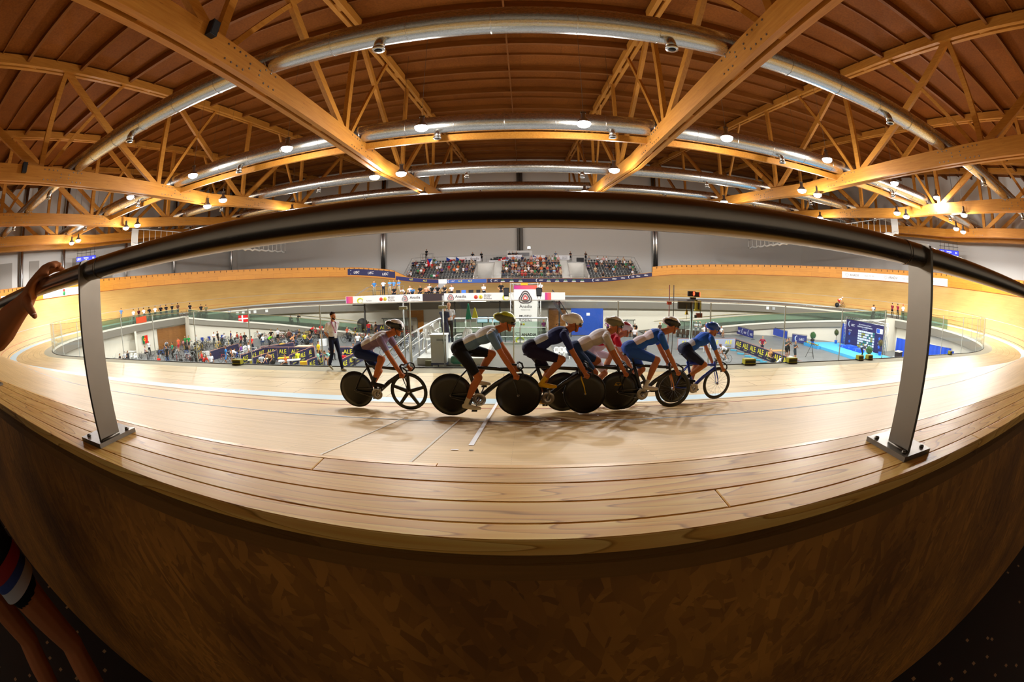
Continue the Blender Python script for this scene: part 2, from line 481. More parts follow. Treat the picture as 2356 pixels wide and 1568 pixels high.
# ramps that climb from the infield floor to the far apron at both bends, with their own white edge and wall
R_OUT, R_IN = A_IN + .5, -7.1
def oval_az(i, d=R_IN):
    q = offxy(PATH[i], d, 0) ; return math.atan2(q.x, q.y)
def ramp_run(a0, a1):
    return [i for i in range(len(PATH) - 1) if (PATH[i][6] == 'far' or (PATH[i][6] in ('left', 'right') and PATH[i][1] > 22)) and a0 <= oval_az(i) <= a1]
RAMPS = []
for k, (a0, a1) in enumerate(((INF[0], INF[1]), (INF[2], INF[3]))):
    ids = ramp_run(a0, a1)
    def rz_(i, a0=a0, a1=a1, k=k):
        t = (oval_az(i) - a0) / (a1 - a0) ; t = t if k == 0 else 1 - t
        return max(0.02, zA + (0.02 - zA) * min(1, max(0, t)) ** .8)
    RAMPS.append((ids, [rz_(i) for i in ids]))
    up = MB() ; wl = MB() ; ns = MB() ; so = MB()
    for (i, z0), (j, z1) in zip(list(zip(ids, RAMPS[-1][1]))[:-1], list(zip(ids, RAMPS[-1][1]))[1:]):
        P, Q = PATH[i], PATH[j]
        up.quad(offxy(P, R_OUT, z0), offxy(Q, R_OUT, z1), offxy(Q, R_IN, z1), offxy(P, R_IN, z0))
        wl.quad(offxy(P, R_IN + .3, -.02), offxy(Q, R_IN + .3, -.02), offxy(Q, R_IN + .3, z1 - .05), offxy(P, R_IN + .3, z0 - .05))
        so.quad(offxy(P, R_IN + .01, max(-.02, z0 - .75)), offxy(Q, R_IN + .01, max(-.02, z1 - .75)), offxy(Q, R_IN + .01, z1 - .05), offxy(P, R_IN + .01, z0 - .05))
        ns.hexa([offxy(P, R_IN, z0 - .14), offxy(Q, R_IN, z1 - .14), offxy(Q, R_IN - .05, z1 - .14), offxy(P, R_IN - .05, z0 - .14), offxy(P, R_IN, z0 + .06), offxy(Q, R_IN, z1 + .06), offxy(Q, R_IN - .05, z1 + .06), offxy(P, R_IN - .05, z0 + .06)])
    nm = ('pit', 'podium')[k]
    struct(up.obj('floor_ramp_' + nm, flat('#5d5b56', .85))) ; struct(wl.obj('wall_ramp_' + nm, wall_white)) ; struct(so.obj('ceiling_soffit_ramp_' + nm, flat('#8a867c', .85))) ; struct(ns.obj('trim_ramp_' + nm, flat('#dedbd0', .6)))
    hi = ids[0] if k == 0 else ids[-1] ; P = PATH[hi] ; m = MB() ; m.quad(offxy(P, R_OUT, -.02), offxy(P, R_IN, -.02), offxy(P, R_IN, zA), offxy(P, R_OUT, zA)) ; struct(m.obj('wall_ramp_end_' + nm, wall_white))
def ramp_z(i):
    for ids, zs in RAMPS:
        if i in ids: return zs[ids.index(i)]
    return None
def oval_dist(p):
    cx = min(max(p[0], XL), XR) ; return math.hypot(p[0] - cx, p[1] - YC) - RAD
def inside(p, d=-7.7):
    """pull a floor point in until it stands clear of the infield walls and ramps"""
    q = Vector((p[0], p[1], 0)) ; k = 0
    while oval_dist(q) > d and k < 200: q *= .995 ; k += 1
    return q
m = MB()
ring = [offxy(p, A_IN + 0.58, 0.0) for p in PATH[:-1]]
m.poly(ring)
struct(m.obj('floor', wood('infield_screed', '#6c6f72', '#7c7f81', scale=(1, 1, 1), grain=0.8, rough=0.45, spec=0.4)))
# ------------------------------------------------------------------ outer fence with banners
fence_wood = wood('fence_plywood', '#c07e22', '#d29436', scale=(0.25, 3.0, 1), grain=4.0, rough=0.45, spec=0.35, coord='UV', boards=(0.8, 2.5, 0.006), cdark='#8a5a1c')
def fence_h(p):
    x, zone, q = p[0], p[6], p[7]
    if zone in ('left', 'right'): return 1.50 + 0.22 * q
    if zone == 'far':
        if x < -19.2: return 1.42
        if x < -16.9: return 1.42 - (x + 19.2) / 2.3 * 0.77
        if x < 18.9: return 0.65
        return 1.42
    return 0.65 + 0.85 * sm((12.0 - q) / 12.0)
FP = []
for a, b in zip(PATH[:-1], PATH[1:]):
    FP.append(a)
    if a[6] == 'far' and (a[0] < 18.9 <= b[0] or a[0] < -19.2 <= b[0] or a[0] < -16.9 <= b[0]):
        for xs in (-19.2, -16.9, 18.895, 18.905):
            if a[0] < xs < b[0]:
                t = (xs - a[0]) / (b[0] - a[0])
                FP.append((xs, a[1], a[2], a[3], a[4] + (b[4] - a[4]) * t, a[5] + (b[5] - a[5]) * t, 'far', a[7] + (b[7] - a[7]) * t))
FP.append(PATH[-1])
def fence_pt(p, z, inset=0.0):
    e = off(p, W_TRACK)
    return Vector((e.x - p[2] * inset, e.y - p[3] * inset, e.z + z))
CAP_Y = 0.357
def in_view_gap(p):                           # the near parapet is built in detail further down
    return p[6] == 'near' and p[7] > 11.0
m = MB()
for a, b in zip(FP[:-1], FP[1:]):
    if in_view_gap(a) or in_view_gap(b): continue
    ha, hb = fence_h(a), fence_h(b)
    if abs(ha - hb) > 0.4: continue
    i0, i1, i2, i3 = fence_pt(a, -0.05), fence_pt(b, -0.05), fence_pt(b, hb), fence_pt(a, ha)
    o = [fence_pt(a, -0.05, -0.16), fence_pt(b, -0.05, -0.16), fence_pt(b, hb, -0.16), fence_pt(a, ha, -0.16)]
    u = [(a[4], 0), (b[4], 0), (b[4], hb), (a[4], ha)]
    m.quad(i0, i1, i2, i3, u) ; m.quad(o[0], o[1], o[2], o[3], u) ; m.quad(i3, i2, o[2], o[3], u) ; m.quad(i0, i1, o[1], o[0], u)
struct(m.obj('wall_outer_fence', fence_wood, smooth=False))
# dark battens below the fence cap and the pale cap line
m = MB()
acc = 0.0
for a, b in zip(FP[:-1], FP[1:]):
    if a[6] not in ('left', 'right') and fence_h(a) < 1.3: continue
    if in_view_gap(a): continue
    L = b[4] - a[4] ; t = 0.0
    while acc < L:
        t = acc / L
        p = tuple(a[k] + (b[k] - a[k]) * t for k in range(6)) + (a[6], a[7])
        h = fence_h(a) + (fence_h(b) - fence_h(a)) * t
        c = fence_pt(p, h - 0.16, 0.025)
        m.box(c, (0.05, 0.09, 0.26), math.atan2(p[3], p[2]))
        acc += 0.8
    acc -= L
struct(m.obj('trim_fence_battens', flat('#3a2408', 0.7)))
m = MB()
for a, b in zip(FP[:-1], FP[1:]):
    if in_view_gap(a) or in_view_gap(b) or abs(fence_h(a) - fence_h(b)) > 0.4: continue
    if fence_h(a) < 0.7 and fence_h(b) < 0.7: continue
    m.hexa([fence_pt(a, fence_h(a), 0.03), fence_pt(b, fence_h(b), 0.03), fence_pt(b, fence_h(b), -0.19), fence_pt(a, fence_h(a), -0.19),
            fence_pt(a, fence_h(a) + 0.05, 0.03), fence_pt(b, fence_h(b) + 0.05, 0.03), fence_pt(b, fence_h(b) + 0.05, -0.19), fence_pt(a, fence_h(a) + 0.05, -0.19)])
struct(m.obj('trim_fence_cap', flat('#a4681c', 0.5)))
m = MB()
for a, b in zip(FP[:-1], FP[1:]):
    if in_view_gap(a) or in_view_gap(b): continue
    m.quad(fence_pt(a, 0.02, 0.012), fence_pt(b, 0.02, 0.012), fence_pt(b, 0.09, 0.012), fence_pt(a, 0.09, 0.012))
struct(m.obj('trim_fence_foot', flat('#7c3f16', 0.6)))
# ------------------------------------------------------------------ hall shell
def roof_z(y): return CAM_Z + 15.55 + 0.085 * y
XW0, XW1, YW0, YW1 = -63.0, 61.0, -7.0, 76.0
hall_wall = flat('#efece6', 0.85, var=0.025)
m = MB()
m.quad((XW0, YW1, -0.5), (XW1, YW1, -0.5), (XW1, YW1, roof_z(YW1)), (XW0, YW1, roof_z(YW1)))
struct(m.obj('wall_far', hall_wall))
for nm, x in (('wall_left', XW0), ('wall_right', XW1)):
    m = MB()
    m.quad((x, YW0, -0.5), (x, YW1, -0.5), (x, YW1, roof_z(YW1)), (x, YW0, roof_z(YW0)))
    struct(m.obj(nm, hall_wall))
m = MB()
m.quad((XW0, YW0, -0.5), (XW1, YW0, -0.5), (XW1, YW0, roof_z(YW0)), (XW0, YW0, roof_z(YW0)))
struct(m.obj('wall_behind', flat('#8f877a', 0.9)))
m = MB()
m.quad((XW0, YW0, -0.5), (XW1, YW0, -0.5), (XW1, YW1, -0.5), (XW0, YW1, -0.5))
struct(m.obj('floor_base', flat('#55524c', 0.9)))
# ------------------------------------------------------------------ roof: deck, purlins, glulam trusses, ducts, lamps
glulam = wood('glulam_timber', '#b97526', '#d08f3a', scale=(6, 0.35, 6), grain=1.6, rough=0.5, spec=0.3, wear=0.25, knots=1.6)
deckmat = wood('roof_plywood', '#7c4312', '#96571c', scale=(1, 1, 1), grain=7.0, rough=0.75, spec=0.15, wear=0.4, boards=(2.72, 5.0, 0.006), cdark='#6a3f14')
purmat = wood('purlin_timber', '#74420f', '#8e5520', scale=(0.4, 5, 5), grain=2.0, rough=0.6, spec=0.2)
m = MB()
m.hexa([(XW0, YW0, roof_z(YW0)), (XW1, YW0, roof_z(YW0)), (XW1, YW1, roof_z(YW1)), (XW0, YW1, roof_z(YW1)),
        (XW0, YW0, roof_z(YW0) + .3), (XW1, YW0, roof_z(YW0) + .3), (XW1, YW1, roof_z(YW1) + .3), (XW0, YW1, roof_z(YW1) + .3)])
struct(m.obj('ceiling', deckmat))
y = -5.6 ; k_p = 0
while y < 75:
    m = MB()
    if k_p % 2 == 0: m.beam((XW0 + .1, y, roof_z(y) - 0.28), (XW1 - .1, y, roof_z(y) - 0.28), 0.26, 0.56)
    else: m.beam((XW0 + .1, y, roof_z(y) - 0.10), (XW1 - .1, y, roof_z(y) - 0.10), 0.12, 0.20)
    struct(m.obj('ceiling_purlin', purmat))
    y += 2.72 ; k_p += 1
m = MB()
m.beam((-0.95, YW0 + .5, roof_z(YW0 + .5) - 0.47), (-0.95, YW1 - .5, roof_z(YW1 - .5) - 0.47), 0.12, 0.16)
struct(m.obj('ceiling_batten', purmat))
Y_K = 29.0
def chord_z(y): return CAM_Z + 8.0 + (0.075 * (y - Y_K) if y > Y_K else 0.0)      # underside of the bottom chord
def top_z(y): return CAM_Z + 14.75 + 0.085 * y                                  # underside of the top chord
NODES = [-3.2, 9.5, 22.0, 34.5, 47.0, 59.5, 72.0]
bolt = metal('bolt_steel', '#9a9a98', 0.35)
CH_H, CH_W, GAP = 1.0, 0.29, 0.20
TRUSS = [(-57.2, 'fifth out from mid track on the pit side'), (-52.6, 'fourth out from mid track on the pit side'),
         (-41.2, 'third out from mid track on the pit side'), (-28.1, 'second out from mid track on the pit side'), (-10.3, 'first out from mid track on the pit side'),
         (8.2, 'first out from mid track on the podium side'), (24.7, 'second out from mid track on the podium side'), (38.4, 'third out from mid track on the podium side'),
         (52.2, 'fourth out from mid track on the podium side'), (56.4, 'fifth out from mid track on the podium side')]
BOT, TOP = [], []
def truss(xc, where):
    t = thing('roof_truss', 'orange glulam roof truss, ' + where, 'truss', (xc, 0, 0), 0, 'roof trusses across the hall')
    m = MB()
    for s in (-1, 1):
        x = s * (GAP + CH_W) / 2
        for a, b in ((-6.8, Y_K), (Y_K, 75.6)):
            za, zb = chord_z(a) + CH_H / 2, chord_z(b) + CH_H / 2
            m.beam((x, a, za), (x, b, zb), CH_W, CH_H)
    mch = m
    m = MB()
    for s in (-1, 1):
        x = s * (GAP + CH_W) / 2
        m.beam((x, -6.8, top_z(-6.8) + .35), (x, 75.6, top_z(75.6) + .35), CH_W, 0.62)
    mtop = m ; m = mch
    for a, b in zip(NODES[:-1], NODES[1:]):                 # packing blocks in the slot of the chords
        for k in (0.28, 0.72):
            y = a + (b - a) * k
            m.box((0, y, chord_z(y) + CH_H / 2), (GAP, 1.1, CH_H * .8)) ; mtop.box((0, y, top_z(y) + .35), (GAP, 0.9, .5))
    mtop.obj('top_chord', glulam, t)
    for y in NODES:
        m = MB() ; m.beam((0, y, chord_z(y) + .1), (0, y, top_z(y) + .6), 0.27, 0.46, up=(0, 1, 0)) ; m.obj('post', glulam, t)
    for k in range(len(NODES) - 1):
        a, b = NODES[k], NODES[k + 1]
        if b <= 35: p, q = (0, a + .25, top_z(a) + .1), (0, b - .25, chord_z(b) + CH_H - .1)
        else: p, q = (0, a + .25, chord_z(a) + CH_H - .1), (0, b - .25, top_z(b) + .1)
        m = MB() ; m.beam(p, q, 0.26, 0.46) ; m.obj('brace', glulam, t)
        mid = (a + b) / 2
        if b <= 35: p, q = (0, mid + .1, top_z(mid) + .1), (0, a + .7, chord_z(a) + CH_H - .05)
        else: p, q = (0, mid - .1, top_z(mid) + .1), (0, b - .7, chord_z(b) + CH_H - .05)
        if abs(xc) < 45 and k in (1, 2, 3):
            m = MB() ; m.beam(p, q, 0.18, 0.28) ; m.obj('secondary_brace', glulam, t)
    m = mch ; m.cur = 1                                     # bolt groups on the chord faces that look to the middle of the hall
    sx = (1 if xc < -1 else -1) * (GAP / 2 + CH_W + 0.012)
    for y in NODES[:4]:
        for dy in (-1.9, -1.5, -1.1, -.7, -.3, .45, .85, 1.25, 1.65):
            for dz in ((.18, .82) if abs(dy) > .6 else (.4, .62)):
                m.box((sx, y + 2.2 + dy, chord_z(y) + dz), (0.03, 0.07, 0.07))
    m.obj('bottom_chord', [glulam, bolt], t)
    return t
for xc, where in TRUSS: truss(xc, where)
TX = [q[0] for q in TRUSS]
# cross beams between the trusses, along the length of the hall
for y, zz, lab in ((24.7, 0.54, 'second duct'), (50.6, 0.5, 'fourth duct')):
    for a, b in zip(TX[1:-2], TX[2:-1]):
        t = MB() ; t.beam((a + .33, y, chord_z(y) + .22 + zz), (b - .33, y, chord_z(y) + .22 + zz), 0.2, 0.42)
        w_ = {-52.6: 'third bay on the pit side', -41.2: 'second bay on the pit side', -28.1: 'first bay on the pit side', -10.3: 'middle bay', 8.2: 'first bay on the podium side', 24.7: 'second bay on the podium side', 38.4: 'third bay on the podium side'}[a]
        tag(t.obj('cross_beam', glulam), 'timber cross beam under the ' + lab + ', ' + w_, 'beam', 'cross beams between the trusses')
galv = metal('duct_steel', '#c9c6c0', 0.26, (0.3, 3, 3))
darkhole = flat('#15120e', 0.9)
DUCTS = [(12.95, 'nearest of the four steel air ducts, high over the track'), (24.0, 'second steel air duct, over the infield'), (37.3, 'third steel air duct, beyond the middle of the hall'), (50.0, 'fourth steel air duct, above the far track')]
for k, (y, lab) in enumerate(DUCTS):
    zc = chord_z(y) + 1.46
    t = thing('air_duct', lab, 'air duct', (0, y, zc), 0, 'steel air ducts along the hall')
    m = MB()
    xs = np.linspace(-62.5, 60.5, 60)
    m.tube([(x, 0, 0) for x in xs], 0.56, 24)
    for x in np.arange(-61, 60, 3.0):
        m.lathe([(0.562, -.02), (0.575, -.02), (0.575, .02), (0.562, .02)], 24, (x, 0, 0), 'X', closed=True)
    m.obj('pipe', galv, t)
    for x in (-46.0, -33.5, -19.9, -5.0, 5.4, 17.8, 31.5, 44.0):
        m = MB() ; m.tube([(0, 0, .12), (0, -.05, -.02), (0, -.12, -.16), (0, -.14, -.36)], [.19, .21, .21, .2], 14)
        m.lathe([(0.25, -.36), (0.25, -.46), (0.13, -.465)], 14, (0, -.14, 0))
        m.cur = 1 ; m.lathe([(0.15, -.467), (0.0, -.469)], 14, (0, -.14, 0))
        m.obj('nozzle', [galv, darkhole], t, loc=(x, -.12, -.56))
# high-bay lamps, in rows along the ducts
lens = emit('#ffffff', 14.0)
LP = [(1343, 283, 0), (970, 292, 0), (660, 340, 0), (444, 402, 0), (300, 452, 0), (1672, 316, 0), (1903, 366, 0), (2058, 420, 0), (2155, 453, 0),
      (862, 406, 1), (923, 398, 1), (1413, 390, 1), (513, 459, 1), (477, 473, 1), (1845, 437, 1), (1881, 447, 1), (290, 523, 1), (316, 517, 1), (2064, 489, 1), (2085, 497, 1), (2218, 493, 1),
      (975, 446, 2), (1345, 440, 2), (672, 483, 2), (1666, 463, 2), (1887, 500, 2), (165, 558, 2), (180, 552, 2), (2200, 525, 2), (2216, 532, 2)]
ROWY = [21.8, 34.2, 45.6]
housing = metal('lamp_housing', '#b9bcc0', 0.35)
ordn = ['first', 'second', 'third', 'fourth', 'fifth', 'sixth', 'seventh', 'eighth', 'ninth', 'tenth', 'eleventh', 'twelfth', 'thirteenth', 'fourteenth', 'fifteenth', 'sixteenth', 'seventeenth', 'eighteenth', 'nineteenth', 'twentieth',
        'twenty-first', 'twenty-second', 'twenty-third', 'twenty-fourth', 'twenty-fifth', 'twenty-sixth', 'twenty-seventh', 'twenty-eighth', 'twenty-ninth', 'thirtieth', 'thirty-first', 'thirty-second', 'thirty-third', 'thirty-fourth', 'thirty-fifth', 'thirty-sixth', 'thirty-seventh', 'thirty-eighth', 'thirty-ninth', 'fortieth']
lampobj = None
ROD = []
for row in (0, 1, 2):
    L = sorted([q for q in LP if q[2] == row])
    for k, (px, py, r) in enumerate(L):
        p = ony(px, py, ROWY[row])
        if row > 0 or abs(p.x) > 50:                       # hung just under the bottom chords
            zz = CAM_Z + 8.05
            for it in range(12):
                p = onz(px, py, zz) ; zz = 0.5 * zz + 0.5 * (chord_z(p.y) - 0.25)
        lab = 'high-bay lamp in the %s lamp row, %s from the pit-side end' % (('nearest', 'middle', 'far')[row], ordn[k])
        if lampobj is None:
            t = thing('high_bay_lamp', lab, 'lamp', p, 0, 'high-bay lamps')
            m = MB() ; m.lathe([(0.08, .62), (0.13, .6), (0.13, .3), (0.2, .26), (0.4, .02), (0.42, 0.0), (0.40, 0.0), (0.19, .24)], 20) ; m.obj('reflector', housing, t)
            m = MB() ; m.lathe([(0.39, .012), (0.385, -.08), (0.32, -.18), (0.17, -.25), (0.0, -.27)], 20) ; m.obj('lens', lens, t)
            m = MB() ; m.box((0, 0, .66), (.3, .12, .1)) ; m.obj('bracket', flat('#5a4a38'), t)
            lampobj = t
        else: t = copy_tree(lampobj, p, 0, lab)
        if t is lampobj: pass
        m = MB() ; m.tube([(0, 0, .7), (0, 0, roof_z(p.y) - .02 - p.z)], 0.011, 5) ; ROD.append((m, t))
        lamp_light(p.x, p.y, p.z - 0.34)
for m, t in ROD: m.obj('suspension_rod', flat('#5a4a38'), t)

for (px, py, xx, lab) in ((492, 65, -9.72, 'black box fixed to the side of the big pit-side truss, high over the track'), (57, 385, -27.45, 'black box fixed to the side of the second pit-side truss near the picture edge')):
    p = onx(px, py, xx) ; p.x -= .045 ; m = MB() ; m.box((0, 0, 0), (.26, .42, .62)) ; m.cur = 1 ; m.box((.135, 0, 0), (.02, .34, .54))
    tag(m.obj('loudspeaker_box', [flat('#17181a', .5), flat('#222224', .8)], loc=p, bevel=.02), lab, 'loudspeaker')
# ------------------------------------------------------------------ figures: limbs and trunk fused into one continuous skin
SKIN, TOPC, BOTC, SHOE, HAIR, EXTRA = 0, 1, 2, 3, 4, 5
def ik(a, b, l1, l2, pole):
    """joint between a and b for two bones, bent towards pole"""
    a, b = Vector(a), Vector(b) ; d = b - a ; L = min(d.length, (l1 + l2) * 0.999) ; u = d.normalized()
    x = (l1 * l1 - l2 * l2 + L * L) / (2 * L) ; h = math.sqrt(max(l1 * l1 - x * x, 0.0))
    p = Vector(pole) ; p = (p - u * p.dot(u)).normalized()
    return a + u * x + p * h
class Fig:
    def __init__(s): s.p = []
    def cone(s, a, b, ra, rb, tag): s.p.append(('c', Vector(a), Vector(b), ra, rb, tag))
    def chain(s, pts, tags):
        """pts: list of (point, radius); tags one per segment or a single tag"""
        for k in range(len(pts) - 1):
            s.cone(pts[k][0], pts[k + 1][0], pts[k][1], pts[k + 1][1], tags[k] if isinstance(tags, (list, tuple)) else tags)
    def ell(s, c, r, tag, M=None): s.p.append(('e', Vector(c), M if M is not None else Matrix.Identity(3), Vector(r), None, tag))
    def mesh(s, name, voxel, nmat=6, smooth=6, tagger=None):
        m = MB()
        for q in s.p:
            if q[0] == 'c':
                _, a, b, ra, rb, t = q ; d = b - a ; L = d.length
                if L < 1e-5: d = Vector((0, 0, 1)) ; L = 1e-5
                u = d.normalized() ; pts, rr = [], []
                for k in range(4): an = PI / 2 * k / 4 ; pts.append(a - u * ra * math.cos(an)) ; rr.append(max(ra * math.sin(an), 1e-4))
                pts.append(a) ; rr.append(ra) ; pts.append(b) ; rr.append(rb)
                for k in range(3, -1, -1): an = PI / 2 * k / 4 ; pts.append(b + u * rb * math.cos(an)) ; rr.append(max(rb * math.sin(an), 1e-4))
                base = len(m.v) ; up = Vector((0, 0, 1)) if abs(u.z) < 0.9 else Vector((1, 0, 0))
                r = u.cross(up).normalized() ; w2 = r.cross(u) ; n = 10
                for p, rad in zip(pts, rr):
                    for j in range(n): an = 2 * PI * j / n ; m.v.append(tuple(p + r * rad * math.cos(an) + w2 * rad * math.sin(an)))
                for k in range(len(pts) - 1):
                    for j in range(n):
                        i0 = base + k * n + j ; i1 = base + k * n + (j + 1) % n ; m.face((i0, i1, i1 + n, i0 + n))
                m.face([base + j for j in range(n)][::-1]) ; m.face([base + (len(pts) - 1) * n + j for j in range(n)])
            else:
                _, c, M, r, _, t = q ; k0 = len(m.v) ; m.ball((0, 0, 0), (1, 1, 1), 14, 10)
                for i in range(k0, len(m.v)):
                    v = Vector(m.v[i]) ; m.v[i] = tuple(c + M @ Vector((v.x * r.x, v.y * r.y, v.z * r.z)))
        me0 = m.mesh(name, [flat('#808080')])
        o = bpy.data.objects.new(name, me0) ; COL.objects.link(o)
        rm = o.modifiers.new('r', 'REMESH') ; rm.mode = 'VOXEL' ; rm.voxel_size = voxel ; rm.use_smooth_shade = True
        if smooth: sm_ = o.modifiers.new('s', 'SMOOTH') ; sm_.factor = 0.5 ; sm_.iterations = smooth
        dg = bpy.context.evaluated_depsgraph_get()
        me = bpy.data.meshes.new_from_object(o.evaluated_get(dg)) ; me.name = name
        bpy.data.objects.remove(o) ; bpy.data.meshes.remove(me0)
        me.materials.clear()
        for k in range(nmat): me.materials.append(flat('#808080'))
        nf = len(me.polygons) ; C = np.empty(nf * 3) ; me.polygons.foreach_get('center', C) ; C = C.reshape(nf, 3)
        best = np.full(nf, 1e9) ; tagv = np.zeros(nf, int)
        for q in s.p:
            if q[0] == 'c':
                _, a, b, ra, rb, t = q ; a_ = np.array(a) ; d = np.array(b) - a_ ; L2 = max(d @ d, 1e-9)
                h = np.clip(((C - a_) @ d) / L2, 0, 1) ; dist = np.linalg.norm(C - a_ - h[:, None] * d, axis=1) - (ra + (rb - ra) * h)
            else:
                _, c, M, r, _, t = q ; P = (C - np.array(c)) @ np.array(M) ; k = np.linalg.norm(P / np.array(r), axis=1)
                dist = (k - 1) * np.linalg.norm(P, axis=1) / np.maximum(k, 1e-6)
            mk = dist < best ; best[mk] = dist[mk] ; tagv[mk] = t
        if tagger is not None: tagv = tagger(C, tagv)
        me.polygons.foreach_set('material_index', tagv.astype(np.int32))
        me.polygons.foreach_set('use_smooth', [True] * nf)
        me.update()
        return me
def dress(o, cols):
    """give this copy its own colours: list of hex in slot order"""
    for k, c in enumerate(cols):
        if k < len(o.material_slots) and c:
            o.material_slots[k].link = 'OBJECT' ; o.material_slots[k].material = c if not isinstance(c, str) else flat(c, 0.75, spec=0.2, var=0.1)
def head(F, c, yaw=0.0, pitch=0.0, hair=HAIR, detail=False, long=False, k=1.0):
    """head centred at c, face towards -Y turned by yaw, nose down by pitch"""
    M = Matrix.Rotation(yaw, 3, 'Z') @ Matrix.Rotation(pitch, 3, 'X') ; c = Vector(c)
    T = lambda x, y, z: c + M @ Vector((x * k, y * k, z * k))
    F.ell(T(0, .012, .02), (.074 * k, .093 * k, .098 * k), SKIN, M)
    F.cone(T(0, -.035, -.05), T(0, -.055, -.085), .052 * k, .03 * k, SKIN)
    F.cone(T(0, -.085, .015), T(0, -.103, -.022), .012 * k, .017 * k, SKIN)
    F.cone(T(-.035, -.075, .037), T(.035, -.075, .037), .014 * k, .014 * k, SKIN)
    if detail:
        for s in (-1, 1):
            F.ell(T(.076 * s, .012, .0), (.012, .024, .034), SKIN, M) ; F.ell(T(.038 * s, -.06, -.02), (.03, .025, .025), SKIN, M)
        F.cone(T(-.02, -.092, -.052), T(.02, -.092, -.052), .010, .010, SKIN) ; F.cone(T(-.016, -.088, -.066), T(.016, -.088, -.066), .011, .011, SKIN)
    if hair is not None:
        F.ell(T(0, .03, .045), (.080 * k, .092 * k, .088 * k), hair, M)
        if long: F.cone(T(0, .085, .0), T(0, .1, -.16), .06 * k, .035 * k, hair)
def arm(F, sh, ha, pole, sleeve=0.55, top=TOPC, k=1.0, sk=SKIN, fist=False):
    el = ik(sh, ha, .29 * k, .26 * k, pole) ; sh, ha = Vector(sh), Vector(ha)
    mid = sh.lerp(el, sleeve)
    F.chain([(sh, .060 * k), (mid, .052 * k)], top)
    if sleeve < 1: F.chain([(mid, .043 * k), (el, .038 * k)], sk)
    t2 = top if sleeve > 1 else sk
    F.chain([(el, .040 * k), (el.lerp(ha, .35), .042 * k), (ha, .028 * k)], t2)
    d = (ha - el).normalized()
    F.cone(ha + d * .03, ha + d * .075, .034 * k, .028 * k, sk)
    F.cone(ha + d * .09, ha + d * .13, .022 * k, .016 * k, sk)
    return el
def leg(F, hip, an, pole, shorts=1.0, toe=(0, -1, 0), k=1.0, shoe=SHOE, bot=BOTC, thick=1.0, socks=0.0):
    kn = ik(hip, an, .44 * k, .43 * k, pole) ; hip, an = Vector(hip), Vector(an)
    th = [(hip, .088 * k * thick), (hip.lerp(kn, .5), .078 * k * thick), (kn, .057 * k * thick)]
    if shorts >= 1: F.chain(th, bot)
    else:
        cut = hip.lerp(kn, shorts) ; rc = .088 + (.057 - .088) * shorts
        F.chain([(hip, .088 * k * thick), (cut, (rc + .006) * k * thick)], bot) ; F.chain([(cut, rc * k * thick), (kn, .055 * k)], SKIN)
    cb = bot if shorts >= 2 else SKIN
    tr = 1.15 if shorts >= 2 else 1.0
    F.chain([(kn, .053 * k * tr), (kn.lerp(an, .3), .058 * k * tr), (an, .037 * k * (1.3 if shorts >= 2 else 1))], cb)
    t = Vector(toe).normalized()
    F.chain([(an + Vector((0, 0, -.035)) - t * .03, .042 * k), (an + t * .13 + Vector((0, 0, -.055)), .034 * k), (an + t * .19 + Vector((0, 0, -.06)), .026 * k)], shoe)
    return kn
def trunk(F, pel, chest, top=TOPC, bot=BOTC, wide=1.0, front=(0, -1, 0)):
    """pelvis to chest, shoulders square to front"""
    pel, chest = Vector(pel), Vector(chest) ; ax = (chest - pel).normalized() ; f = Vector(front) ; s = ax.cross(f).normalized() ; f = s.cross(ax)
    M = Matrix((s, f, ax)).transposed()
    F.ell(pel, (.168 * wide, .118, .14), bot, M)
    F.ell(pel.lerp(chest, .42), (.148 * wide, .112, .17), top, M)
    F.ell(chest, (.175 * wide, .118, .19), top, M)
    F.cone(chest + ax * .11 - s * .13 * wide, chest + ax * .11 + s * .13 * wide, .065, .065, top)
    return s, ax
BODY = {}
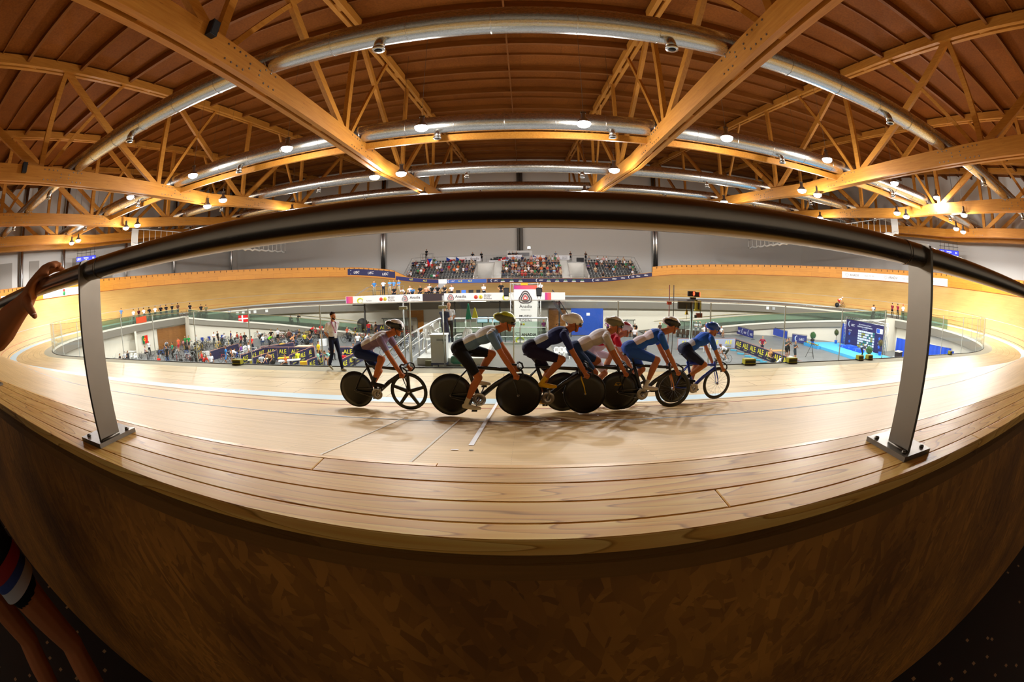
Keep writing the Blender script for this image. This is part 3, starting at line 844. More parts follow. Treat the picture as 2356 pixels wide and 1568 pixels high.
def body(kind, voxel=0.026):
    """a figure's mesh in a pose, standing at the origin and facing -Y; cached"""
    if (kind, voxel) in BODY: return BODY[(kind, voxel)]
    F = Fig() ; sh = kind.split('+')[1] if '+' in kind else 'long' ; pose = kind.split('+')[0]
    S = {'long': 2.0, 'shorts': 0.75}[sh]
    if pose in ('stand', 'folded', 'hips', 'behind', 'point', 'phone', 'lean'):
        pel, ch = (0, 0, .96), (0, .01, 1.30)
        if pose == 'lean': ch = (0, -.10, 1.28)
        s, ax = trunk(F, pel, ch)
        cz = Vector(ch)
        F.cone(cz + ax * .13, cz + ax * .24, .055, .05, SKIN) ; head(F, cz + ax * .335 + Vector((0, -.015, 0)))
        for d in (-1, 1):
            leg(F, (.09 * d, 0, .93), (.11 * d, .03 * d, .09), (0, -1, 0), S)
            a = cz + ax * .11 + Vector((.185 * d, 0, 0))
            if pose == 'stand': arm(F, a, (.25 * d, -.05, .90), (.3 * d, 1, 0))
            elif pose == 'folded': arm(F, a, (-.07 * d, -.20, 1.20 + .03 * d), (.9 * d, .2, -.6))
            elif pose == 'hips': arm(F, a, (.17 * d, -.06, 1.02), (1.0 * d, .3, 0))
            elif pose == 'behind': arm(F, a, (.06 * d, .17, 0.97), (1.0 * d, .6, 0))
            elif pose == 'point': arm(F, a, (.45, -.36, 1.30) if d > 0 else (-.25, -.04, .9), (.3 * d, .6, -1))
            elif pose == 'phone': arm(F, a, (.06 * d, -.24, 1.36), (.8 * d, .2, -1))
            elif pose == 'lean': arm(F, a, (.16 * d, -.36, 1.06), (.8 * d, .3, -.3))
    elif pose in ('sit', 'sitfold', 'situp'):
        pel, ch = (0, .06, .50), (0, .04, .84)
        s, ax = trunk(F, pel, ch) ; cz = Vector(ch)
        F.cone(cz + ax * .13, cz + ax * .24, .055, .05, SKIN) ; head(F, cz + ax * .335 + Vector((0, -.015, 0)))
        for d in (-1, 1):
            leg(F, (.09 * d, .03, .49), (.12 * d, -.36, .09), (0, -1, 1), S)
            a = cz + ax * .11 + Vector((.185 * d, 0, 0))
            if pose == 'sit': arm(F, a, (.12 * d, -.26, .60), (.8 * d, .4, 0))
            elif pose == 'sitfold': arm(F, a, (-.06 * d, -.20, .74), (.9 * d, .2, -.6))
            else: arm(F, a, (.10 * d, -.20, 1.02), (.8 * d, 0, -1))
    elif pose == 'bend':
        pel, ch = (0, .12, .92), (0, -.17, 1.10)
        s, ax = trunk(F, pel, ch) ; cz = Vector(ch)
        F.cone(cz + ax * .13, cz + ax * .24, .055, .05, SKIN) ; head(F, cz + ax * .32 + Vector((0, 0, .03)), pitch=.6)
        for d in (-1, 1):
            leg(F, (.09 * d, .10, .90), (.11 * d, .08, .09), (0, -1, 0), S)
            arm(F, cz + ax * .11 + Vector((.185 * d, 0, 0)), (.16 * d, -.42, .72), (.8 * d, .6, 0))
    elif pose == 'crouch':
        pel, ch = (0, .12, .38), (0, -.10, .62)
        s, ax = trunk(F, pel, ch) ; cz = Vector(ch)
        F.cone(cz + ax * .13, cz + ax * .24, .055, .05, SKIN) ; head(F, cz + ax * .32, pitch=.4)
        for d in (-1, 1):
            leg(F, (.10 * d, .10, .36), (.14 * d, .02 - .1 * d, .09), (.3 * d, -1, .5), S)
            arm(F, cz + ax * .11 + Vector((.185 * d, 0, 0)), (.14 * d, -.44, .35), (.8 * d, .6, 0))
    me = F.mesh('person_' + pose, voxel, smooth=4)
    BODY[(kind, voxel)] = me
    return me
SKINS = ['#c99474', '#b67f5c', '#d8a887', '#a9714f', '#c08a68']
HAIRS = ['#2a1c12', '#15110e', '#5a4026', '#3a2a1c', '#8a6a40', '#6d6a66']
prs = random.Random(11)
def person(kind, loc, rz, label, top, bot, group=None, hair=None, shoe='#2a2a2c', skin=None, scale=1.0, name='person', voxel=0.026):
    """rz 0 faces -Y (towards the photographer)"""
    o = bpy.data.objects.new(name, body(kind, voxel)) ; COL.objects.link(o)
    o.location = loc ; o.rotation_euler = (0, 0, rz) ; o.scale = (scale,) * 3
    dress(o, [skin or prs.choice(SKINS), top, bot, shoe, hair or prs.choice(HAIRS), top])
    return tag(o, label, 'person', group)
# ------------------------------------------------------------------ parapet in front of the camera: cap boards, chipboard face, handrail
def plank_mat(name, c1, c2, cg, rough):
    if name in MATS: return MATS[name]
    m, N, L, b = new_mat(name)
    tc = N.new('ShaderNodeTexCoord') ; oi = N.new('ShaderNodeObjectInfo')
    ad = N.new('ShaderNodeVectorMath') ; ad.operation = 'MULTIPLY_ADD' ; ad.inputs[1].default_value = (1, 1, 1)
    cx = N.new('ShaderNodeCombineXYZ') ; mu = N.new('ShaderNodeMath') ; mu.operation = 'MULTIPLY' ; mu.inputs[1].default_value = 31.0
    L.new(oi.outputs['Random'], mu.inputs[0])
    for k in range(3): L.new(mu.outputs[0], cx.inputs[k])
    L.new(tc.outputs['Object'], ad.inputs[0]) ; L.new(cx.outputs[0], ad.inputs[2])
    mp = N.new('ShaderNodeMapping') ; mp.inputs['Scale'].default_value = (1.7, 24, 24) ; L.new(ad.outputs[0], mp.inputs['Vector'])
    n1 = N.new('ShaderNodeTexNoise') ; n1.inputs['Scale'].default_value = 0.55 ; n1.inputs['Detail'].default_value = 2.0
    L.new(mp.outputs[0], n1.inputs['Vector'])
    mm = N.new('ShaderNodeMath') ; mm.operation = 'MULTIPLY' ; mm.inputs[1].default_value = 15.0 ; L.new(n1.outputs['Fac'], mm.inputs[0])
    fr = N.new('ShaderNodeMath') ; fr.operation = 'FRACT' ; L.new(mm.outputs[0], fr.inputs[0])
    r1 = N.new('ShaderNodeValToRGB') ; e = r1.color_ramp.elements
    e[0].position = 0.0 ; e[0].color = srgb(c2) + (1,) ; e[1].position = 0.86 ; e[1].color = srgb(c1) + (1,)
    q = e.new(0.95) ; q.color = srgb(cg) + (1,) ; q = e.new(1.0) ; q.color = srgb(c2) + (1,)
    L.new(fr.outputs[0], r1.inputs[0])
    mp2 = N.new('ShaderNodeMapping') ; mp2.inputs['Scale'].default_value = (2.2, 130, 130) ; L.new(ad.outputs[0], mp2.inputs['Vector'])
    n2 = N.new('ShaderNodeTexNoise') ; n2.inputs['Scale'].default_value = 1.5 ; n2.inputs['Detail'].default_value = 5.0 ; L.new(mp2.outputs[0], n2.inputs['Vector'])
    mx = N.new('ShaderNodeMixRGB') ; mx.blend_type = 'OVERLAY' ; mx.inputs[0].default_value = 0.45
    L.new(r1.outputs[0], mx.inputs[1]) ; L.new(n2.outputs['Fac'], mx.inputs[2])
    hv = N.new('ShaderNodeHueSaturation') ; mr = N.new('ShaderNodeMapRange') ; mr.inputs['To Min'].default_value = 0.88 ; mr.inputs['To Max'].default_value = 1.08
    L.new(oi.outputs['Random'], mr.inputs['Value']) ; L.new(mr.outputs[0], hv.inputs['Value']) ; L.new(mx.outputs[0], hv.inputs['Color'])
    L.new(hv.outputs[0], b.inputs['Base Color'])
    n3 = N.new('ShaderNodeTexNoise') ; n3.inputs['Scale'].default_value = 7.0 ; L.new(ad.outputs[0], n3.inputs['Vector'])
    m3 = N.new('ShaderNodeMapRange') ; m3.inputs['To Min'].default_value = rough * .7 ; m3.inputs['To Max'].default_value = rough * 1.35
    L.new(n3.outputs['Fac'], m3.inputs['Value']) ; L.new(m3.outputs[0], b.inputs['Roughness'])
    b.inputs['Specular IOR Level'].default_value = 0.3
    MATS[name] = m
    return m
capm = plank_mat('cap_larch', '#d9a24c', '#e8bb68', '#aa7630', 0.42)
CAPZ = CAM_Z - 0.2625
rows = [(0.357, 0.3885, [-9.2, -5.4, -1.9, 0.95, 4.6, 8.7]), (0.3895, 0.4365, [-10.5, -6.3, -2.7, 0.248, 3.4, 7.1, 11]), (0.4375, 0.4855, [-8.0, -4.2, -1.35, 2.3, 6.0, 10.2]), (0.4865, 0.5315, [-9.6, -5.8, -3.1, -0.305, 2.9, 6.6])]
for y0, y1, js in rows:
    xs = [-16.5] + js + [14.5]
    for a, b in zip(xs[:-1], xs[1:]):
        m = MB() ; m.box(((b - a) / 2, (y0 + y1) / 2, CAPZ - .019), (b - a - .0016, y1 - y0, .038))
        struct(m.obj('trim_cap_board', capm, loc=(a, 0, 0), bevel=0.0016))
xs = [-16.5, -11, -6.6, -3.6, -0.124, 2.5, 5.8, 14.5]
for a, b in zip(xs[:-1], xs[1:]):                           # rounded nosing board on the track side
    m = MB() ; L_ = b - a - .0015
    pr = [(.5325, 0), (.545, -.0015), (.554, -.006), (.560, -.014), (.561, -.038), (.5325, -.038)]
    for (p, q) in zip(pr, pr[1:] + pr[:1]):
        m.quad((0, p[0], CAPZ + p[1]), (L_, p[0], CAPZ + p[1]), (L_, q[0], CAPZ + q[1]), (0, q[0], CAPZ + q[1]))
    m.poly([(0, p[0], CAPZ + p[1]) for p in pr]) ; m.poly([(L_, p[0], CAPZ + p[1]) for p in pr[::-1]])
    struct(m.obj('trim_cap_nosing', capm, loc=(a, 0, 0)))
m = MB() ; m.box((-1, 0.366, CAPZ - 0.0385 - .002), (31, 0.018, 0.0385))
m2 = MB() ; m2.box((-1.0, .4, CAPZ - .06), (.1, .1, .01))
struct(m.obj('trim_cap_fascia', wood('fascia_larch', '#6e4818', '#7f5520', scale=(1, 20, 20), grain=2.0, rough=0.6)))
m = MB() ; m.box((-1, 0.46, (CAPZ - .04 + 5.42) / 2), (31, 0.14, CAPZ - .04 - 5.42))
struct(m.obj('wall_parapet_core', wood('parapet_boards', '#b99a68', '#cbb080', scale=(1, 12, 12), grain=2.0)))
def osb_mat():
    m, N, L, b = new_mat('oriented_strand_board')
    tc = N.new('ShaderNodeTexCoord')
    nz = N.new('ShaderNodeTexNoise') ; nz.inputs['Scale'].default_value = 3.0
    L.new(tc.outputs['Object'], nz.inputs['Vector'])
    prev = None
    for k, (rot, sc) in enumerate(((0.35, (16, 1, 58)), (-0.55, (19, 1, 66)), (1.2, (22, 1, 70)), (-1.25, (17, 1, 60)))):
        mp = N.new('ShaderNodeMapping') ; mp.inputs['Rotation'].default_value = (0, rot, 0) ; mp.inputs['Location'].default_value = (k * 3.1, 0, k * 1.7)
        mps = N.new('ShaderNodeMapping') ; mps.inputs['Scale'].default_value = sc
        L.new(tc.outputs['Object'], mp.inputs['Vector']) ; L.new(mp.outputs[0], mps.inputs['Vector'])
        ds = N.new('ShaderNodeVectorMath') ; ds.operation = 'MULTIPLY_ADD' ; ds.inputs[1].default_value = (.9, .9, .9)
        L.new(nz.outputs['Color'], ds.inputs[0]) ; L.new(mps.outputs[0], ds.inputs[2])
        v = N.new('ShaderNodeTexVoronoi') ; v.inputs['Scale'].default_value = 1.0 ; L.new(ds.outputs[0], v.inputs['Vector'])
        sp = N.new('ShaderNodeSeparateColor') ; L.new(v.outputs['Color'], sp.inputs[0])
        r = N.new('ShaderNodeValToRGB') ; e = r.color_ramp.elements
        e[0].color = srgb('#8a5718') + (1,) ; e[1].color = srgb('#b5782a') + (1,) ; x = e.new(.5) ; x.color = srgb('#9f671f') + (1,)
        L.new(sp.outputs[0], r.inputs[0])
        if prev is None: prev = r.outputs[0]
        else:
            st = N.new('ShaderNodeMath') ; st.operation = 'GREATER_THAN' ; st.inputs[1].default_value = 0.55 ; L.new(sp.outputs[1], st.inputs[0])
            mx = N.new('ShaderNodeMixRGB') ; L.new(st.outputs[0], mx.inputs[0]) ; L.new(prev, mx.inputs[1]) ; L.new(r.outputs[0], mx.inputs[2]) ; prev = mx.outputs[0]
    n4 = N.new('ShaderNodeTexNoise') ; n4.inputs['Scale'].default_value = 2.2 ; n4.inputs['Detail'].default_value = 4 ; L.new(tc.outputs['Object'], n4.inputs['Vector'])
    c4 = N.new('ShaderNodeValToRGB') ; c4.color_ramp.elements[0].position = .33 ; c4.color_ramp.elements[0].color = (.35, .3, .25, 1) ; c4.color_ramp.elements[1].position = .6
    L.new(n4.outputs['Fac'], c4.inputs[0])
    mx = N.new('ShaderNodeMixRGB') ; mx.blend_type = 'MULTIPLY' ; mx.inputs[0].default_value = .8 ; L.new(prev, mx.inputs[1]) ; L.new(c4.outputs[0], mx.inputs[2])
    L.new(mx.outputs[0], b.inputs['Base Color']) ; b.inputs['Roughness'].default_value = 0.6
    return m
SPEC_Z = CAM_Z - 1.42                                        # floor the photographer stands on
m = MB() ; m.box((-1, 0.380, (SPEC_Z + CAPZ - .04) / 2), (31, 0.018, CAPZ - .04 - SPEC_Z))
struct(m.obj('wall_chipboard', osb_mat()))
def speck_floor():
    m, N, L, b = new_mat('dark_floor_with_pale_specks')
    tc = N.new('ShaderNodeTexCoord') ; v = N.new('ShaderNodeTexVoronoi') ; v.distance = 'CHEBYCHEV' ; v.inputs['Scale'].default_value = 11.0
    L.new(tc.outputs['Object'], v.inputs['Vector'])
    r = N.new('ShaderNodeValToRGB') ; r.color_ramp.interpolation = 'CONSTANT' ; r.color_ramp.elements[0].color = srgb('#b09470') + (1,) ; r.color_ramp.elements[1].position = .12 ; r.color_ramp.elements[1].color = srgb('#1d1f26') + (1,)
    L.new(v.outputs['Distance'], r.inputs[0]) ; L.new(r.outputs[0], b.inputs['Base Color']) ; b.inputs['Roughness'].default_value = .6
    return m
m = MB() ; m.box((-1, -3.3, SPEC_Z - .1), (60, 7.36, .2)) ; struct(m.obj('floor_walkway', speck_floor()))
# handrail
steel = metal('brushed_steel', '#6f685e', 0.4, (2, 2, 2))
steel_r = metal('rail_steel', '#8f887e', 0.24, (0.6, 30, 30))
rail = thing('handrail', 'round steel handrail on flat bar posts along the top of the wooden parapet', 'handrail', (0, 0.428, CAM_Z + 0.0693))
m = MB() ; m.tube([(-16, 0, 0), (-8, 0, 0), (0, 0, 0), (7, 0, 0), (14, 0, 0)], 0.0196, 28, up=(0, 0, 1))
for x in (-0.803 + .06, .651 - .06): m.lathe([(0.0197, -.004), (0.0204, -.004), (0.0204, .004), (0.0197, .004)], 24, (x, 0, 0), 'X', closed=True)
m.obj('rail', steel_r, rail)
px0 = [-15.3, -13.85, -12.4, -10.95, -9.5, -8.05, -6.6, -5.16, -3.71, -2.257, -0.803, 0.651, 2.105, 3.559, 5.01, 6.47, 7.92, 9.37, 10.83, 12.28]
for x in px0:
    sgn = 1 if x < 0 else -1
    p = bpy.data.objects.new('post', None)
    m = MB() ; zb = CAPZ + .009 - (CAM_Z + .0693)
    # flat bar standing edge-on to the rail, top corners eased
    t_ = .0045 ; y0, y1 = -.027, .030 ; top = .0205
    prof = [(y0, zb), (y1, zb), (y1, top - .004), (y1 - .003, top), (y0 + .012, top), (y0 + .004, top - .003), (y0, top - .012)]
    a = [(x - t_, q[0], q[1]) for q in prof] ; b = [(x + t_, q[0], q[1]) for q in prof]
    m.poly(a[::-1]) ; m.poly(b)
    for k in range(len(prof)):
        n = (k + 1) % len(prof) ; m.quad(a[k], a[n], b[n], b[k])
    post = m.obj('post', steel, rail, bevel=0.0008)
    m = MB() ; m.box((x + .035 * (-1 if x < 0 else 1) * 0 + (-.034 if x < 0 else .021) * 1.0, .0165, zb - .0045), (.098, .112, .009))
    cx = x + (-.034 if x < 0 else .021)
    for dx in (-.034, .034):
        for dy in (-.04, .04): m.lathe([(.0055, 0), (.0052, .0025), (.003, .004), (0, .0042)], 10, (cx + dx, .0165 + dy, zb))
    m.obj('base_plate', steel, post)
    m = MB() ; m.tube([(x - t_ * 1.3, y0 + .002, zb + .001), (x - t_ * 1.3, y1 - .002, zb + .001)], .0028, 8) ; m.tube([(x + t_ * 1.3, y0 + .002, zb + .001), (x + t_ * 1.3, y1 - .002, zb + .001)], .0028, 8)
    m.obj('weld_seam', steel, post)
    bpy.data.objects.remove(p)
# ------------------------------------------------------------------ person at the rail, seen as an arm and bare legs
F = Fig()
o0 = Vector((-1.40, 0.03, SPEC_Z))
P = lambda x, y, z: o0 + Vector((x, y, z))
pel, ch = P(-.12, -.06, .95), P(-.16, 0.02, 1.28)
s, ax = trunk(F, pel, ch, front=(.35, 1, 0))
F.cone(ch + ax * .13, ch + ax * .24, .055, .05, SKIN) ; head(F, ch + ax * .34 + Vector((.02, .03, 0)), yaw=PI - .3, detail=True)
leg(F, P(.02, .0, .93), P(.09, -.01, .09), (.3, 1, 0), .42, (.2, 1, 0), thick=1.05)
leg(F, P(-.20, -.14, .92), P(-.10, -.22, .09), (.2, 1, 0), .42, (.2, 1, 0), thick=1.0)
# arm over the rail: shoulder, elbow, wrist, then a hand with five separate fingers
shd = ch + ax * .11 + Vector((.02, .15, 0)) ; elb = Vector((-1.475, .335, CAM_Z - .03)) ; wr = Vector((-1.225, .398, CAM_Z + .045))
F.chain([(shd, .06), (shd.lerp(elb, .5), .053)], TOPC) ; F.chain([(shd.lerp(elb, .5), .046), (elb, .043)], SKIN)
F.chain([(elb, .05), (elb.lerp(wr, .35), .051), (elb.lerp(wr, .8), .035), (wr, .03)], SKIN)
RZ = CAM_Z + .0693
kn0 = Vector((-1.135, .408, RZ + .024))                     # knuckle line lies on the tube
for k in range(4):
    kk = Vector((-1.145 + .006 * k, .388 + .017 * k, RZ + .012 + .010 * min(k, 2)))
    F.cone(wr + Vector((0.0, .010 * (k - 1.5), 0)), kk, .017, .0125, SKIN)
L4 = (.036, .041, .038, .03)
dirs = [(.86, .16, .30), (.9, .14, .34), (.9, .2, .26), (.84, .32, .12)]
for k in range(4):
    a = Vector((-1.145 + .006 * k, .388 + .017 * k, RZ + .012 + .010 * min(k, 2)))
    d = Vector(dirs[k]).normalized()
    b = a + d * L4[k] * 1.25 ; c = b + (d + Vector((.1, .22, -.22))).normalized() * L4[k] * .8 ; e = c + (d + Vector((.0, .4, -.6))).normalized() * L4[k] * .55
    F.chain([(a, .0115), (b, .0098), (c, .0088), (e, .0072)], SKIN)
th = [(wr + Vector((.02, -.012, -.01)), .021), (Vector((-1.15, .372, RZ - .028)), .0175), (Vector((-1.105, .368, RZ - .047)), .0135), (Vector((-1.062, .366, RZ - .062)), .0105), (Vector((-1.045, .366, RZ - .068)), .008)]
F.chain(th, SKIN)
for q in range(len(F.p)):
    if F.p[q][0] == 'c': F.p[q] = ('c', F.p[q][1] - o0, F.p[q][2] - o0) + F.p[q][3:]
    else: F.p[q] = ('e', F.p[q][1] - o0) + F.p[q][2:]
me = F.mesh('person', 0.0055, smooth=5)
who = bpy.data.objects.new('person', me) ; COL.objects.link(who) ; who.location = o0
dress(who, ['#a5673f', '#20242e', '#14161c', '#1c2a44', '#2a1c12', '#14161c'])
tag(who, 'person in dark shorts resting a hand on the steel handrail, bare legs below', 'person')
m = MB()                                                    # striped hem bands of the shorts
hipv, kn_ = Vector((.02, 0, .93)), ik(P(.02, 0, .93), P(.09, -.01, .09), .44, .43, (.3, 1, 0)) - o0
def hem(t0, t1, col, r, nm):
    m = MB() ; a, b = hipv.lerp(kn_, t0), hipv.lerp(kn_, t1)
    m.tube([a, b], [r, r + .002], 28, cap=False) ; m.obj(nm, flat(col, .7), who, smooth=True)
hem(.20, .29, '#8a1616', .094, 'red_hem_band') ; hem(.29, .35, '#243a7a', .094, 'blue_hem_band') ; hem(.35, .43, '#a9abb0', .094, 'white_hem_band')
m = MB() ; m.ball((0, 0, 0), (.0055, .007, .0012), 10, 6)
m.obj('thumbnail', flat('#e8c3b0', .35), who, loc=Vector((-1.046, .362, RZ - .062)) - o0)
# ------------------------------------------------------------------ clear safety screen along the inner edge of the apron
pane = glass_mat('safety_glass', '#f7faf8', dirt=0.004)
greenpane = glass_mat('green_glass', '#b7cdbf', dirt=0.06)
post_al = metal('aluminium_post', '#c3c7c6', 0.35)
GH = 2.0
scr = thing('glass_screen', 'tall clear glass safety screen along the inner edge of the near apron', 'glass screen', (0, 0, 0))
ext_l = mid_l - 4 ; ext_r = mid_r + 4
idx = list(range(ext_r, len(PATH) - 1)) + list(range(0, ext_l + 1))
pts = []
acc = 0.0
for a, b in zip(idx[:-1], idx[1:]):
    pts.append(offxy(PATH[a], A_IN + .05, zA))
# resample into panes about 1.55 m wide
res = [pts[0]]
for p, q in zip(pts[:-1], pts[1:]):
    L = (q - p).length
    while acc + L >= 1.56:
        t = (1.56 - acc) / L ; p = p.lerp(q, t) ; res.append(p) ; L = (q - p).length ; acc = 0.0
    acc += L
for k, (a, b) in enumerate(zip(res[:-1], res[1:])):
    g = (b - a).normalized() * .006
    m = MB() ; m.beam((a + g) + Vector((0, 0, GH / 2 + .02)), (b - g) + Vector((0, 0, GH / 2 + .02)), 0.012, GH - .02) ; m.obj('pane', pane, scr)
m = MB()
for a, b in zip(res[:-1], res[1:]): m.beam(a + Vector((0, 0, .015)), b + Vector((0, 0, .015)), .05, .035)
m.obj('base_channel', flat('#4c4f4c', .5), scr)
m = MB()
for a, b in zip(res[:-1], res[1:]): m.beam(a + Vector((0, 0, GH + .02)), b + Vector((0, 0, GH + .02)), .022, .018)
m.obj('top_trim', metal('trim_steel', '#d7dad8', .3), scr)
for k, p in enumerate(res):
    if k % 2 == 0 and abs(p.x) < 40:
        m = MB() ; n = Vector((p.x - (XL + XR) / 2, p.y - YC, 0)).normalized()
        q = p - n * .05 if abs(p.x) > 24 else p + Vector((0, .05, 0))
        m.box(q + Vector((0, 0, GH / 2)), (.035, .035, GH)) ; m.obj('screen_post', post_al, scr)
# low green-tinted glass guard along the far apron edge
grd = thing('glass_guard', 'low green-tinted glass guard along the far apron edge above the white infield wall', 'glass guard', (0, 0, 0))
ri = set(RAMPS[0][0]) | set(RAMPS[1][0])
runs = []
cur = []
for i in range(ext_l, ext_r + 1):
    if i in ri or (PATH[i][6] == 'far' and not (i in ri)) : 
        if cur: runs.append(cur)
        cur = [] ; continue
    cur.append(offxy(PATH[i], A_IN + .06, zA))
if cur: runs.append(cur)
for ids, zs in RAMPS: runs.append([offxy(PATH[i], R_IN + .08, z) for i, z in zip(ids, zs) if z > .25])
for pp in runs:
    m2 = MB()
    for a, b in zip(pp[:-1], pp[1:]):
        if (b - a).length > 3 or (b - a).length < .02: continue
        m = MB() ; m.hexa([a + Vector((0, 0, .06)), b + Vector((0, 0, .06)), b + Vector((0, .014, .06)), a + Vector((0, .014, .06)), a + Vector((0, 0, 1.0)), b + Vector((0, 0, 1.0)), b + Vector((0, .014, 1.0)), a + Vector((0, .014, 1.0))]) ; m.obj('guard_pane', greenpane, grd)
        m2.beam(a + Vector((0, 0, 1.03)), b + Vector((0, 0, 1.03)), .04, .04)
    if m2.v: m2.obj('top_rail', metal('guard_rail_steel', '#c7b98a', .4), grd)
for ids, zs in RAMPS:                                        # wall-side handrail of the ramps
    m3 = MB() ; pp = [offxy(PATH[i], A_IN + .38, z + .95) for i, z in zip(ids, zs) if z > .2] ; m3.tube(pp, .028, 6) ; m3.obj('ramp_rail', metal('guard_rail_steel', '#c7b98a', .4), grd)
# ------------------------------------------------------------------ spectator stand beyond the far straight
ST_Y0, TREAD, RISE, NROW = 61.3, 0.80, 0.42, 7
ST_Z0 = 6.00                                                 # step level of the lowest row
conc_s = flat('#bdbcb8', 0.85)
def blk(x0, x1, nm):
    m = MB()
    for k in range(NROW):
        y0 = ST_Y0 + k * TREAD
        m.box(((x0 + x1) / 2, (y0 + ST_Y0 + NROW * TREAD + 1.6) / 2, ST_Z0 + k * RISE - RISE / 2), (x1 - x0, ST_Y0 + NROW * TREAD + 1.6 - y0, RISE))
    struct(m.obj(nm, conc_s))
blk(-18.1, -7.35, 'floor_stand_steps') ; blk(-4.45, 6.9, 'floor_stand_steps_middle') ; blk(9.75, 18.1, 'floor_stand_steps_end')
m = MB()
m.box((0, ST_Y0 + 4, ST_Z0 - RISE - .4), (36.2, 10.5, .8))
m.box((-5.9, ST_Y0 + 6.2, ST_Z0 + 2.45), (2.9, 2.2, .25)) ; m.box((8.32, ST_Y0 + 6.2, ST_Z0 + 2.45), (2.86, 2.2, .25))
struct(m.obj('floor_stand_base', conc_s))
m = MB()
m.box((0, ST_Y0 + NROW * TREAD + 3.95, ST_Z0 + 2.62), (36.2, 6.1, .3))
struct(m.obj('floor_stand_gallery', conc_s))
# two white entrances cut into the stand
for nm, xa, xb in (('door_stand', -7.35, -4.45), ('door_stand_second', 6.9, 9.75)):
    m = MB() ; y0, y1 = ST_Y0 - .05, ST_Y0 + 5.0
    for x in (xa + .09, xb - .09):
        m.hexa([(x - .09, y0, ST_Z0 - .4), (x + .09, y0, ST_Z0 - .4), (x + .09, y1, ST_Z0 - .4), (x - .09, y1, ST_Z0 - .4), (x - .09, y0, ST_Z0 + .55), (x + .09, y0, ST_Z0 + .55), (x + .09, y1, ST_Z0 + 2.5), (x - .09, y1, ST_Z0 + 2.5)])
    m.box(((xa + xb) / 2, y1, ST_Z0 + 1.05), (xb - xa, .12, 2.9))
    struct(m.obj(nm, flat('#d9d6cf', .8)))
for xa, xb in ((-4.45, -3.25), (5.75, 6.9)):
    m = MB()
    for k in range(NROW * 2):
        m.box(((xa + xb) / 2, ST_Y0 + k * TREAD / 2 + .2, ST_Z0 + k * RISE / 2 + .10), (xb - xa, TREAD / 2 + .02, RISE / 2))
    struct(m.obj('trim_aisle_steps', flat('#c3c1bb', .8)))
# seats: single shells; the 300 that show largest are objects, the rest of the rows behind them one mass
seat_m = flat('#2c2d30', .5)
def seat_mb(m, c):
    x, y, z = c
    m.box((x, y - .02, z + .36), (.36, .32, .05)) ; m.hexa([(x - .17, y + .14, z + .36), (x + .17, y + .14, z + .36), (x + .17, y + .2, z + .36), (x - .17, y + .2, z + .36), (x - .17, y + .22, z + .60), (x + .17, y + .22, z + .60), (x + .17, y + .26, z + .60), (x - .17, y + .26, z + .60)])
    m.box((x, y + .05, z + .17), (.06, .2, .34))
m = MB() ; seat_mb(m, (0, 0, 0)) ; seat_me = m.mesh('stadium_seat', seat_m)
BLK = {'pit-side block': np.arange(-17.6, -7.5, .475), 'middle block': np.arange(-3.0, 5.7, .475), 'podium-side block': np.arange(10.0, 17.8, .475)}
SEATS = []
for bn, xs in BLK.items():
    for k in range(NROW):
        for j, x in enumerate(xs):
            SEATS.append((bn, k, j, len(xs), float(x), ST_Y0 + k * TREAD + .42, ST_Z0 + k * RISE))
SEATS.sort(key=lambda q: (q[1], abs(q[4])))
mass = MB()
for n_, q in enumerate(SEATS):
    if n_ < 300:
        o = bpy.data.objects.new('stadium_seat', seat_me) ; COL.objects.link(o) ; o.location = q[4:7]
        tag(o, 'dark plastic tip-up seat on the grey steps of the far stand', 'seat', 'dark seats of the far stand')
    else: seat_mb(mass, q[4:7])
tag(mass.obj('stadium_seating', seat_m), 'dark plastic seats in the uppermost rows of the far stand', 'seats', kind='stuff')
# front and end railings
m = MB()
for z in (.55, .95): m.tube([(-18, ST_Y0 - .25, ST_Z0 - .2 + z), (18, ST_Y0 - .25, ST_Z0 - .2 + z)], .022, 6)
for x in np.arange(-18, 18.1, 2.25): m.tube([(x, ST_Y0 - .25, ST_Z0 - .45), (x, ST_Y0 - .25, ST_Z0 + .75)], .022, 6)
tag(m.obj('stand_railing', metal('railing_steel', '#d4d6d8', .35)), 'long steel railing along the foot of the far stand', 'railing')
for s, w_ in ((-1, 'pit-side'), (1, 'podium-side')):
    m = MB()
    for z in (.15, 1.0): m.tube([(18.15 * s, ST_Y0 - .2, ST_Z0 + z - .4), (18.15 * s, ST_Y0 + 5.6, ST_Z0 + z + 2.7), (18.15 * s, ST_Y0 + 6.8, ST_Z0 + z + 2.7)], .025, 6)
    for k in range(8): m.tube([(18.15 * s, ST_Y0 + k * .8, ST_Z0 + k * .43 - .3), (18.15 * s, ST_Y0 + k * .8, ST_Z0 + k * .43 + .62)], .02, 6)
    tag(m.obj('stair_railing', metal('railing_steel', '#d4d6d8', .35)), 'sloping steel railing at the %s end of the far stand' % w_, 'railing')
